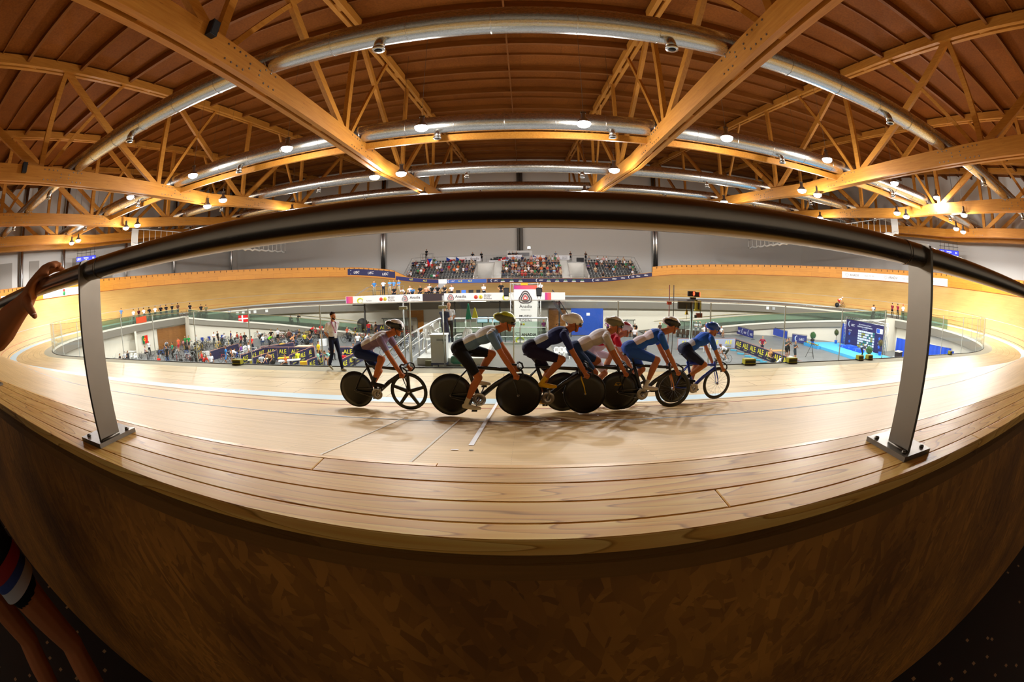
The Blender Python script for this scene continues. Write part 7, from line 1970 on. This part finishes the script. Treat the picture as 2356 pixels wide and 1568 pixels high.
scatter(318, 470, 800, 831, 34, 'pit row next to the white fin wall', .72)
scatter(380, 480, 786, 803, 14, 'pit row before the brown doorway', .8)
scatter(470, 560, 776, 800, 12, 'pit row below the blue chairs', .8)
scatter(500, 640, 806, 832, 10, 'pits behind the glass near the olive pad', .8)
scatter(560, 720, 768, 792, 24, 'middle pit rows', .8)
scatter(640, 760, 753, 770, 16, 'far pit rows', .7)
scatter(790, 940, 752, 790, 20, 'pit rows behind the last cyclist', .7)
scatter(880, 960, 790, 815, 6, 'pits beside the stage steps', .7)
p = onz(523, 822, .4) ; put_bike(p, .2, False, ('black', '#1a1b1e'), lab='black bike standing close to the glass in front of the bright blue kit')
p = onz(548, 812, .4) ; put_bike(p, .9, False, ('white', '#e4e4e0'), lab='white bike held by the white jersey rider near the glass')
p = onz(400, 818, .4) ; put_bike(p, -.2, False, ('silver', '#b4bcc4'), lab='silver bike at the front of the parked rows near the glass')
for px, col, dsc, lab in ((348, ('yellow', '#8a8424'), False, 'olive bike leaning on the bend guard glass'), (365, ('white', '#d8d8d8'), False, 'white bike leaning on the bend guard glass'), (384, ('black', '#1a1a1c'), False, 'black bike leaning on the bend guard glass, behind two leaning men'), (434, ('black', '#1a1a1c'), False, 'black bike with spoked wheels on the guard glass, pit side of the flag'),
                          (458, ('white', '#d0d0d0'), True, 'white framed disc wheel bike on the guard glass'), (470, ('black', '#16161a'), True, 'black disc wheel bike on the guard glass'), (532, ('silver', '#b8bcc0'), True, 'silver bike with a disc wheel under the crouched rider in grey'), (580, ('black', '#1a1a1e'), False, 'black bike on the guard glass beside the Danish flag'),
                          (2007, ('white', '#d8dade'), True, 'white disc wheel bike on the podium-side guard glass'), (2020, ('black', '#222226'), False, 'black bike on the podium-side guard glass')):
    q, p = az_pt(px, A_IN + .35) ; z_ = off(p, A_IN + .3).z ; rq = ramp_spot(px, R_IN + .3)
    if rq: q, p, z_ = rq
    put_bike(q, math.atan2(p[2], -p[3]) + (PI if px > 1000 else 0), dsc, col, z_, lab)
# ------------------------------------------------------------------ podium: backdrop, curtains, carpet, plants
bd_l, bd_r = Vector((36.6, 36.0, 0)), Vector((36.9, 29.25, 0))
L_ = (bd_r - bd_l).length ; rzb = math.atan2(bd_r.y - bd_l.y, bd_r.x - bd_l.x)
t = thing('podium_backdrop', 'dark blue sponsor backdrop in a silver truss frame behind the podium', 'backdrop', bd_l, rzb)
zt_ = CAM_Z - 3.25
m = MB() ; m.box((L_ / 2, 0, .1 + zt_ / 2), (L_ - .3, .06, zt_ - .1)) ; bp = m.obj('printed_cloth', flat('#201f58', .6, var=.1), t)
swoosh(bp, frameM((.75, -.04, zt_ - .45), (1, 0, 0)), .6, '#f0f0f4', '#3c8ad0') ; text('UEC', .34, wht, bp, (1.3, -.04, zt_ - .55), shear=.25)
text('UEC JUNIORS & U23 TRACK', .17, wht, bp, (L_ * .5, -.04, zt_ - .32)) ; text('EUROPEAN CHAMPIONSHIPS', .19, wht, bp, (L_ * .5, -.04, zt_ - .55), bold=.008) ; text('ANADIA - PORTUGAL', .1, pal, bp, (L_ * .5, -.04, zt_ - .75))
grid = MB() ; rr_ = random.Random(4)
for i in range(9):
    for j in range(8):
        x = L_ * .36 + i * .31 ; z = zt_ - 1.02 - j * .27
        grid.cur = 0 if rr_.random() < .62 else (1 if rr_.random() < .7 else 2)
        grid.box((x, -.04, z), (.27, .012, .2))
grid.obj('sponsor_tiles', [flat('#dfe2ea', .6), flat('#2f7a72', .6), flat('#9a9a4a', .6)], bp)
m = MB() ; m.box((L_ * .86, -.04, zt_ - .62), (1.0, .012, .5)) ; m.cur = 1 ; m.box((L_ * .83, -.05, zt_ - .62), (.5, .012, .42)) ; m.obj('event_mark', [wht, flat('#2a5cc8')], bp)
for x, z in ((.8, 1.6), (L_ * .87, 1.75), (L_ * .87, .9), (.9, .75)):
    m = MB()
    pts = [(x + .24 * math.cos(a) * (1 if k % 2 == 0 else .42), -.04, z + .24 * math.sin(a) * (1 if k % 2 == 0 else .42)) for k, a in enumerate(np.linspace(0, 2 * PI, 11)[:-1] + PI / 2)]
    m.poly(pts) ; m.obj('star_mark', flat('#2f62d0', .6), bp)
for x, z in ((.9, 2.0), (L_ * .88, 1.3)): text('ANADIA', .16, wht, bp, (x, -.04, z)) ; text('Portugal', .1, pal, bp, (x, -.04, z - .2))
m = MB()
for x in (-.05, L_ + .05):
    for dx, dy in ((-.14, -.14), (.14, -.14), (-.14, .14), (.14, .14)): m.tube([(x + dx, .1 + dy, 0), (x + dx, .1 + dy, zt_ + .3)], .025, 6)
    for k in range(9):
        z = .1 + k * .36
        m.tube([(x - .14, -.04, z), (x + .14, -.04, z + .34)], .014, 5) ; m.tube([(x - .14, .24, z), (x - .14, -.04, z + .34)], .014, 5)
for dz, dy in ((.02, -.14), (.3, -.14), (.02, .14), (.3, .14)): m.tube([(-.2, .1 + dy, zt_ + dz), (L_ + .2, .1 + dy, zt_ + dz)], .025, 6)
for k in range(18):
    x = L_ * k / 18 ; m.tube([(x, -.04, zt_ + .02), (x + L_ / 18, -.04, zt_ + .3)], .014, 5)
m.obj('truss_lattice', metal('truss_aluminium', '#c9c9c6', .35), t)
def curtain(a, b, h, lab, col='#1f4fc8'):
    L = (b - a).length ; t = thing('curtain_wall', lab, 'curtain', a, math.atan2(b.y - a.y, b.x - a.x), 'blue cloth screens round the podium')
    m = MB() ; n = int(L / .08)
    P = lambda k: (L * k / n, .035 * math.sin(k * .9) + .02 * math.sin(k * .37))
    for k in range(n):
        (x0, y0), (x1, y1) = P(k), P(k + 1) ; m.hexa([(x0, y0, .04), (x1, y1, .04), (x1, y1 + .02, .04), (x0, y0 + .02, .04), (x0, y0, h), (x1, y1, h), (x1, y1 + .02, h), (x0, y0 + .02, h)])
    m.obj('cloth', flat(col, .75, spec=.2), t)
    m = MB()
    for x in (0, L): m.tube([(x, 0, 0), (x, 0, h + .06)], .03, 6) ; m.box((x, 0, .02), (.5, .5, .03))
    m.tube([(0, 0, h + .03), (L, 0, h + .03)], .025, 6) ; m.obj('posts', flat('#b9bcc0', .4), t)
curtain(Vector((38.7, 43.4, 0)), Vector((38.5, 38.9, 0)), 2.45, 'bright blue cloth screen at the far end of the podium, with a white post at each end') ; curtain(Vector((38.45, 38.7, 0)), Vector((37.7, 36.5, 0)), 2.4, 'narrow blue cloth screen between the first screen and the sponsor backdrop')
curtain(Vector((39.3, 29.3, 0)), Vector((41.9, 22.2, 0)), 2.0, 'wide blue cloth screen on the near side of the sponsor backdrop') ; curtain(Vector((41.7, 22.0, 0)), Vector((43.4, 19.0, 0)), 1.8, 'narrow blue cloth screen nearest the bend glass')
a, b, c, d = onz(1874, 789, .3), onz(1968, 824, .3), onz(2030, 824, .3), onz(1940, 795, .3)
m = MB() ; P4 = [(q.x, q.y) for q in (Vector((31.4, 37.6, 0)), Vector((31.0, 27.2, 0)), Vector((36.6, 27.6, 0)), Vector((36.4, 37.4, 0)))]
m.hexa([(x, y, 0.0) for x, y in P4] + [(x, y, .28) for x, y in P4])
pod = m.obj('podium_stage', flat('#4fb4e8', .75)) ; tag(pod, 'low stage covered in light blue carpet in front of the sponsor backdrop', 'stage')
m = MB() ; m.hexa([(31.4, 37.6, 0), (31.4, 40.4, 0), (33.0, 40.4, 0), (33.0, 37.6, 0), (31.4, 37.6, .28), (31.4, 40.4, .03), (33.0, 40.4, .03), (33.0, 37.6, .28)])
tag(m.obj('carpet_ramp', flat('#4fb4e8', .75)), 'light blue carpeted ramp at the far end of the podium stage', 'ramp')
for (x, y, h, n_, lab) in ((34.6, 33.9, .22, '3', 'lowest winner block of the podium, farthest from the glass'), (34.5, 32.6, .42, '1', 'middle and highest winner block of the podium'), (34.4, 31.3, .30, '2', 'winner block of the podium nearest the glass')):
    t = thing('winner_block', lab, 'podium', (x, y, .28), -PI / 2, 'winner blocks of the podium') ; m = MB() ; m.box((0, 0, h / 2), (1.2, .9, h)) ; o_ = m.obj('block', flat('#1f58d0', .6), t, bevel=.01) ; text(n_, .22, wht, o_, (0, -.46, h / 2))
def topiary(p, lab, ball=.36, stem=.55, col='#2f5a30'):
    t = thing('topiary_tree', lab, 'plant', p, 0, 'clipped trees round the podium')
    m = MB() ; m.lathe([(.16, 0), (.2, .34), (.21, .36), (.17, .36), (.16, .3)], 12) ; m.obj('pot', flat('#2a6ac8', .5), t)
    m = MB() ; m.tube([(0, 0, .3), (.02, 0, .36 + stem)], .028, 6) ; m.obj('stem', flat('#5a4630'), t)
    m = MB() ; rr = random.Random(int(p[0] * 10)) ; c = Vector((0, 0, .36 + stem + ball * .8))
    m.ball(c, ball * .86, 14, 10)
    for k in range(330):
        u = Vector((rr.gauss(0, 1), rr.gauss(0, 1), rr.gauss(0, 1))).normalized() ; q = c + u * ball * rr.uniform(.84, 1.03) ; r = u.cross(Vector((0, 0, 1))).normalized() * .035 ; w2 = (u + Vector((rr.uniform(-.5, .5), rr.uniform(-.5, .5), rr.uniform(-.5, .5)))).normalized() * .06
        m.poly([q - r, q + r, q + w2])
    m.obj('foliage', flat(col, .8, var=.4), t)
topiary((32.0, 37.1, .28), 'clipped green ball tree on the far corner of the podium stage', .42, .12) ; topiary((35.6, 36.6, .28), 'clipped ball tree on a bare stem beside the far edge of the sponsor backdrop', .34, .6, '#3c4a2a')
topiary((32.6, 28.0, .28), 'low clipped ball tree at the near corner of the podium stage', .42, .05, '#355f30') ; topiary((35.8, 29.0, .28), 'brownish clipped ball tree on a stem before the near half of the backdrop', .36, .6, '#554a2a')
t = thing('flower_box', 'long light blue planter of mixed flowers along the podium stage', 'planter', (30.95, 36.0, 0), PI / 2)
m = MB() ; m.box((0, 0, .16), (2.6, .4, .32)) ; m.obj('box', flat('#3a9ad8', .6), t)
m = MB() ; rr = random.Random(2)
for k in range(60):
    m.cur = k % 3 ; m.ball((rr.uniform(-1.2, 1.2), rr.uniform(-.15, .15), .34 + rr.uniform(0, .1)), .06, 6, 4)
m.obj('flowers_foliage', [flat('#3f6a2c'), flat('#c8b83a'), flat('#8a4a3a')], t)
t = thing('side_table', 'dark cloth-covered side table by the near end of the backdrop', 'table', (37.4, 27.3, 0), .3)
m = MB() ; m.box((0, 0, .95), (1.3, .7, .05)) ; m.obj('table_top', flat('#cfc8b8'), t)
m = MB() ; m.box((0, 0, .46), (1.1, .6, .92)) ; m.obj('cloth', flat('#2a1f24', .8), t)
t = thing('camera_tripod', 'black tripod with a video camera on the grey warm-up floor', 'tripod', onz(1865, 822, 0))
m = MB()
for k in range(3): a_ = 2 * PI * k / 3 + .4 ; m.tube([(0, 0, 1.25), (.55 * math.cos(a_), .55 * math.sin(a_), 0)], .022, 6) ; m.tube([(0, 0, .45), (.33 * math.cos(a_), .33 * math.sin(a_), .45)], .01, 5)
m.obj('legs', flat('#1c1d20'), t)
m = MB() ; m.tube([(0, 0, 1.2), (0, 0, 1.5)], .03, 6) ; m.obj('column', flat('#1c1d20'), t)
m = MB() ; m.box((0, 0, 1.6), (.34, .16, .2)) ; m.box((.22, 0, 1.62), (.12, .12, .12)) ; m.box((-.05, 0, 1.74), (.16, .05, .06)) ; m.obj('video_camera', flat('#131316', .5), t)
# ---------------- furniture and gear on the infield
def box_thing(nm, px, py, h0, dims, col, lab, cat, rz=0.0, z=0.0, group=None):
    p = onz(px, py, h0) ; m = MB() ; m.box((0, 0, dims[2] / 2), dims) ; o = m.obj(nm, flat(col, .6), loc=(p.x, p.y, z), bevel=.015) ; o.rotation_euler = (0, 0, rz) ; return tag(o, lab, cat, group)
def table(px, py, lab, L=1.8, W=.75, col='#e2e3e6', leg='#8a8c90', rz=0.0, h=.74):
    p = onz(px, py, h) ; t = thing('folding_table', lab, 'table', (p.x, p.y, 0), rz, 'folding tables on the infield')
    m = MB() ; m.box((0, 0, h), (L, W, .04)) ; m.obj('table_top', flat(col, .5), t)
    for sx in (-1, 1):
        for sy in (-1, 1):
            m = MB() ; m.tube([(sx * (L / 2 - .12), sy * (W / 2 - .08), h), (sx * (L / 2 - .08), sy * (W / 2 - .05), 0)], .018, 6) ; m.obj('leg', flat(leg, .4), t)
table(301, 808, 'white folding table near the white fin wall of the pits') ; table(263, 812, 'long white table by the steel hoop rails', 2.2) ; table(653, 764, 'folding table with boxes in the far pits', 2.2, rz=.1) ; table(727, 760, 'dark topped table by the red shirts in the far pits', 2.4, col='#4a4c50') ; table(700, 795, 'pale table behind the cross barrier', 1.6, col='#d8cfae')
table(596, 826, 'narrow pale table near the glass beside the olive pad', 2.0, .5, rz=.5, col='#cfc9a4') ; table(666, 828, 'white board table near the glass under the yellow sheet', 1.8, .6, rz=.5) ; table(1783, 806, 'tan topped table behind the long barrier', 2.0, col='#b08a58') ; table(836, 822, 'grey table beside the last cyclist', 1.8, .7, col='#9a9ca0') ; table(1240, 800, 'steel table in front of the banner tower', 1.6, col='#b8b4a8') ; table(1500, 735, 'long table stacked with gear by the far infield wall', 3.4, col='#8a8c8a')
for px, py, rz, lab in ((250, 822, .4, 'white plastic chair near the hoop rails, outermost one'), (262, 822, -.3, 'white plastic chair near the hoop rails, next to the long table'), (300, 822, .2, 'white plastic chair in front of the white folding table'), (312, 822, .9, 'white plastic chair by the white fin wall'), (538, 776, 0, 'white plastic chair beside the seated person in red'),
                        (555, 812, -.6, 'white plastic chair behind the white jersey rider'), (563, 806, .5, 'white plastic chair behind the slanting barrier'), (1282, 812, .1, 'white plastic chair beyond the dark purple cyclist, left of three'), (1292, 812, 0, 'white plastic chair beyond the dark purple cyclist, middle of three'), (1303, 812, -.1, 'white plastic chair beyond the dark purple cyclist, right of three'), (1627, 800, .3, 'white plastic chair behind the leading cyclist'), (805, 766, .5, 'white plastic chair in the open pit floor')):
    p = onz(px, py, .4) ; chair((p.x, p.y, 0), rz, lab)
q, p = az_pt(302, A_IN + .6) ; chair((q.x, q.y, off(p, A_IN + .6).z), .5, 'white plastic chair on the bend apron left of the red barrier cloth') ; q, p = az_pt(299, A_IN + 1.3) ; chair((q.x, q.y, off(p, A_IN + 1.3).z), .2, 'white plastic chair behind another one on the bend apron')
bc = None
for px, py, lab in ((463, 776, 'blue chair against the pit wall, first of three'), (479, 774, 'blue chair against the pit wall, middle of three'), (510, 771, 'blue chair against the pit wall beside the seated person in white')):
    p = inside(onz(px, py, .6), -7.5) ; k = 1
    if bc is None:
        bc = thing('blue_chair', lab, 'chair', (p.x * k, p.y * k, 0), .3, 'blue chairs at the pit wall')
        m = MB() ; m.box((0, 0, .45), (.45, .42, .04)) ; m.obj('seat', flat('#22409a', .6), bc) ; m = MB() ; m.box((0, .22, .72), (.45, .04, .45)) ; m.obj('backrest', flat('#22409a', .6), bc)
        for sx in (-1, 1):
            for sy in (-1, 1): m = MB() ; m.tube([(sx * .2, sy * .2, .45), (sx * .22, sy * .22, 0)], .014, 5) ; m.obj('leg', flat('#b0b2b6', .4), bc)
    else: copy_tree(bc, (p.x * k, p.y * k, 0), .3, lab)
for i in range(6):
    p = onz(1762 + i * 8.3, 752 + i * 2.4, .5) ; copy_tree(bc, (p.x + .3, p.y + .5, 0), 2.6, '%s blue chair of the row behind the blue barrier, counted from the far end' % ordn[i], 'blue chairs behind the blue barrier')
t = thing('hoop_rail', 'tall bent steel hoop rails at the foot of the pit wall', 'railing', onz(266, 818, .3).xy.to_3d())
m = MB()
for x0 in (0, .62): m.tube([(x0, 0, 0), (x0, 0, 1.7), (x0 + .1, 0, 1.95), (x0 + .3, 0, 2.0), (x0 + .45, 0, 1.9), (x0 + .5, 0, 1.65), (x0 + .5, 0, 0)], .028, 8)
m.tube([(.62, 0, 1.3), (1.6, .1, 1.3), (1.75, .1, 1.1), (1.75, .1, 0)], .028, 8) ; m.tube([(.62, 0, .5), (1.75, .1, .5)], .02, 8) ; m.obj('rails', metal('railing_steel', '#d4d6d8', .35), t)
q, p_ = az_pt(328, A_IN + .42)
def wall_flag(px0, px1, py0, py1, kind, lab, d=A_IN + .42, zz=None):
    a, _ = az_pt(px0, d) ; b, _ = az_pt(px1, d)
    if kind == 'dk': a, b = ramp_spot(px0, R_IN - .06)[0], ramp_spot(px1, R_IN - .06)[0]
    r = math.hypot(a.x, a.y) ; dr = ray(px0, py0) ; z1 = CAM_Z + dr[2] / math.hypot(dr[0], dr[1]) * r ; dr = ray(px0, py1) ; z0 = CAM_Z + dr[2] / math.hypot(dr[0], dr[1]) * r
    o = flag('f', 1000, 1001, 600, 601, 40, kind, lab) ; wd = (b - a).length
    base = ony(1001, 600, 40).x - ony(1000, 600, 40).x ; bh = ony(1000, 600, 40).z - ony(1000, 601, 40).z
    o.location = (a.x, a.y, z1) ; o.rotation_euler = (0, 0, math.atan2(b.y - a.y, b.x - a.x)) ; o.scale = (wd / base, 1, (z1 - z0) / bh)
    return o
wall_flag(318, 338, 774, 792, 'pt', 'Portuguese flag hung on the white pit wall', A_IN + .1) ; wall_flag(549, 574, 725.5, 741, 'dk', 'Danish flag hung on the green guard glass of the far apron', A_IN - .06)
q, p_ = az_pt(320, A_IN - .04) ; m = MB() ; a, _ = az_pt(309, A_IN - .04) ; b, _ = az_pt(333, A_IN - .04) ; m.hexa([(a.x, a.y, zA + .02), (b.x, b.y, zA + .02), (b.x * 1.002, b.y * 1.002, zA + .02), (a.x * 1.002, a.y * 1.002, zA + .02), (a.x, a.y, zA + .75), (b.x, b.y, zA + .75), (b.x * 1.002, b.y * 1.002, zA + .75), (a.x * 1.002, a.y * 1.002, zA + .75)])
tag(m.obj('barrier_cloth', flat('#c8441e', .7)), 'orange red cloth over the guard rail beside the white plastic chairs', 'cloth')
box_thing('gear_bag', 650, 796, .3, (.55, .4, .6), '#d8b41c', 'yellow bag standing at the slanting barrier in mid pits', 'bag') ; box_thing('plastic_sheet', 655, 826, .7, (1.1, .6, .08), '#d8a820', 'yellow sheet lying on the white board table near the glass', 'sheet', .4, .78) ; box_thing('gear_bag', 577, 829, .3, (.7, .4, .35), '#d6c42a', 'yellow bag lying near the glass beyond the olive pad', 'bag', .3)
box_thing('gear_bag', 706, 833, .3, (1.2, .5, .4), '#d8a418', 'long yellow bag lying near the glass before the teal shirts', 'bag', .4) ; box_thing('cooler_box', 743, 784, .5, (.75, .5, .7), '#e4e6ea', 'white cooler box with a dark lock in the middle pits', 'cooler', .2) ; box_thing('gear_crate', 648, 757, .9, (.8, .5, .45), '#dcdde0', 'white crate on the folding table in the far pits', 'crate', 0, .76)
box_thing('gear_crate', 668, 757, .9, (.6, .4, .3), '#3a6a4a', 'green crate on the folding table in the far pits', 'crate', .2, .76) ; box_thing('seat_cover', 473, 807, .8, (.9, .12, .8), '#e8e4e4', 'white seat cover with a red print standing near the bending scarlet shirt', 'cover', .2) ; box_thing('water_barrel', 800, 745, .4, (.6, .6, .7), '#c8482a', 'red and white sack by the walking man, far pits', 'sack')
box_thing('gear_bag', 1789, 822, .2, (.6, .4, .3), '#a8582a', 'brown bag on the floor at the foot of the long barrier', 'bag') ; box_thing('gear_bag', 1720, 806, .2, (.5, .35, .3), '#a8642a', 'orange bag on the floor along the long barrier, upper end', 'bag') ; box_thing('cooler_box', 1817, 826, .3, (.4, .4, .55), '#dfe2e6', 'white box on the floor beside the slate blue photographer', 'box')
for k, (px, py) in enumerate(((1688, 804), (1704, 812), (1721, 818), (1733, 822), (1746, 827), (1757, 831))): box_thing('step_pad', px, py, .1, (.62, .34, .12), '#4aa0c0', '%s turquoise pad along the foot of the long barrier, from its upper end' % ordn[k], 'pad', -.6, 0, 'turquoise pads along the long barrier')
t = thing('drum_speaker', 'big black round drum on a dark post in the far pits', 'drum', onz(834, 747, 1.2).xy.to_3d()) ; m = MB() ; m.lathe([(0, -.25), (.62, -.22), (.66, 0), (.62, .22), (0, .25)], 20, (0, 0, 1.35), 'Y') ; m.obj('drum', flat('#17181a', .6), t) ; m = MB() ; m.tube([(0, 0, 0), (0, 0, 1.2)], .08, 8) ; m.obj('post', flat('#17181a'), t)
# blue screen, stair, dugouts, far signs
b0, b1 = ony(1314, 709, 44.5), ony(1387, 752, 44.5)
t = thing('blue_screen', 'big royal blue printed screen with a small white label, beyond the middle riders', 'screen wall', (b0.x, 44.5, 0)) ; m = MB() ; m.box(((b1.x - b0.x) / 2, 0, b0.z / 2 + .05), (b1.x - b0.x, .06, b0.z - .1)) ; c_ = m.obj('cloth', flat('#1d4aa8', .6, var=.25), t) ; m = MB() ; m.box((1.85, -.04, b0.z - .62), (.38, .01, .3)) ; m.obj('white_label', flat('#e4e6ec'), c_)
t = thing('stair_flight', 'steel stair flight climbing from the infield to the timing platform', 'stair', (0, 0, 0)) ; s0, s1 = Vector((fx(1272), 43.6, PZ0 + .1)), Vector((fx(1316), 43.6, .9)) ; m = MB()
for dy in (-.5, .5): m.beam(s0 + Vector((0, dy, 0)), s1 + Vector((0, dy, 0)), .06, .22)
m.obj('stringer', flat('#2a2c30'), t) ; m = MB()
for k in range(14): c__ = s0.lerp(s1, (k + .5) / 14) ; m.box(c__, (.26, 1.0, .03))
m.obj('stair_treads', flat('#5a5c60'), t) ; m = MB()
for dy in (-.5, .5):
    m.tube([s0 + Vector((0, dy, 1.0)), s1 + Vector((0, dy, 1.0))], .025, 6)
    for k in range(6): c__ = s0.lerp(s1, k / 5) ; m.tube([c__ + Vector((0, dy, 0)), c__ + Vector((0, dy, 1.0))], .018, 5)
m.tube([s1, Vector((s1.x, s1.y, 0))], .05, 6) ; m.obj('handrail', flat('#2a2c30'), t)
def dugout(px, py, L, rz, lab):
    p = inside(onz(px, py, 1.9), -5.3 if -19 < onz(px, py, 1.9).x < 9 else -8.6) ; k = 1 ; t = thing('team_dugout', lab, 'shelter', (p.x * k, p.y * k, 0), rz, 'clear team shelters by the far wall')
    arc = [(.75 - .75 * math.sin(a) if False else .6 * math.cos(a) - .2, 1.25 + .65 * math.sin(a)) for a in np.linspace(.0, 1.9, 7)] ; pr = [(.4, .0)] + arc
    m = MB()
    for x in np.linspace(0, L, 4): m.tube([(x, y, z) for y, z in pr], .03, 6)
    m.tube([(0, pr[-1][0], pr[-1][1]), (L, pr[-1][0], pr[-1][1])], .03, 6) ; m.tube([(0, .4, .02), (L, .4, .02)], .03, 6) ; m.obj('frame', flat('#3a3c3c', .5), t)
    m = MB()
    for (a, b) in zip(pr[:-1], pr[1:]): m.hexa([(0, a[0], a[1]), (L, a[0], a[1]), (L, a[0] + .008, a[1]), (0, a[0] + .008, a[1]), (0, b[0], b[1]), (L, b[0], b[1]), (L, b[0] + .008, b[1]), (0, b[0] + .008, b[1])])
    m.obj('clear_shell', glass_mat('clear_shell', '#e6eaea', dirt=.12), t)
    for k in range(int(L / .62)):
        m = MB() ; m.box((.4 + .6 * k, .1, .45), (.44, .4, .06)) ; m.box((.4 + .6 * k, .3, .7), (.44, .06, .45)) ; m.box((.4 + .6 * k, .1, .2), (.08, .3, .4)) ; m.obj('seat', flat('#3a2a20', .6), t)
dugout(1406, 724, 2.6, 0.0, 'clear arched team shelter with four dark seats, right of the blue screen') ; dugout(1553, 735, 3.2, -.9, 'clear arched team shelter seen end-on below the dark lap board') ; dugout(880, 722, 4.2, 0.0, 'clear arched team shelter under the timing platform on the pit side')
for k, px in enumerate((541, 558, 575, 592, 609, 1768, 1776, 1786)):
    q, p_ = az_pt(px, A_IN - .03) ; m = MB() ; m.box((0, 0, 0), (.40, .03, .36))
    o = m.obj('number_card', flat('#dfe1e3', .6), loc=(q.x, q.y, zA - .42)) ; o.rotation_euler = (0, 0, math.atan2(p_[2], -p_[3])) ; tag(o, 'small white number card on the dark edge of the far apron, %s from the pit end' % ordn[k], 'card', 'white cards on the far apron')
# padded blocks on the apron in front of the glass
PAD = [(550, 838.5, 26, 'olive yellow padded block at the glass below the white bike'), (1715, 836, 30, 'black and yellow padded block at the glass under the long barrier'), (1813, 833, 26, 'olive yellow padded block at the glass beside the kneeling person'), (1975, 828, 18, 'olive yellow padded block at the glass left of a pair by the podium'), (1997, 827, 17, 'olive yellow padded block at the glass, right one of a pair by the podium'), (2181, 815, 9, 'small olive block at the glass where the bend begins')]
for px, py, w_px, lab in PAD:
    p = onz(px, py, zA + .0) ; L = w_px * p.length / 1010 * 1.05
    q_ = Vector((p.x, min(p.y, 12.10), zA)) ; best = min(range(len(PATH) - 1), key=lambda i: (offxy(PATH[i], A_IN, zA) - Vector((p.x, p.y, zA))).length) ; pp_ = PATH[best]
    ang = math.atan2(pp_[2], -pp_[3]) ; loc = Vector((p.x, p.y, zA + .01))
    if pp_[6] == 'near': loc.y = 12.08
    t = thing('padded_block', lab, 'pad', loc, ang, 'padded blocks along the glass')
    m = MB() ; m.box((0, 0, .11), (L, .22, .2)) ; b_ = m.obj('block', flat('#a8a022', .6), t, bevel=.02) ; m = MB() ; m.box((0, 0, .02), (L * 1.01, .23, .05)) ; m.obj('dark_base', flat('#1c1c16', .7), t)
    m = MB() ; m.box((0, -.115, .12), (L * .9, .008, .09)) ; m.obj('side_stripe_marking', flat('#3a3614', .6), b_)
# other riders: one on the far straight, one rolling on the infield
def small_rider(p, z, rz, top, shorts, lab, blab, hair='#e4e4e6'):
    me, hd, M = rider(.8, .03, None) ; o = bpy.data.objects.new('person', me) ; COL.objects.link(o) ; o.location = (p[0], p[1], z) ; o.rotation_euler = (0, 0, rz)
    dress(o, ['#b98060', top, shorts, '#e8e8e8', hair, top]) ; tag(o, lab, 'cyclist') ; b = put_bike(p, rz, 'disc' in blab, ('black', '#1b1c1e'), z, blab) ; b.rotation_euler = (0, 0, rz)
    m = MB() ; m.ball(hd + Vector((0, 0, .05)), (.13, .1, .09), 10, 7) ; m.obj('helmet', flat(hair, .4), o, smooth=True)
q, p_ = az_pt(1930, -.35) ; small_rider(q, off(p_, -.35).z, math.atan2(p_[2], -p_[3]) + PI, '#e6e8ec', '#c8302a', 'lone rider in white with red shorts rolling along the far pale band', 'black bike with a disc wheel under the lone far rider')
p = onz(1676, 826, .3) ; small_rider((p.x, p.y, 0), 0, PI - .1, '#e6e6ea', '#2a2a22', 'rider in a white top rolling across the warm-up floor behind the leader', 'black bike under the rider in white on the warm-up floor', '#5a3a28')
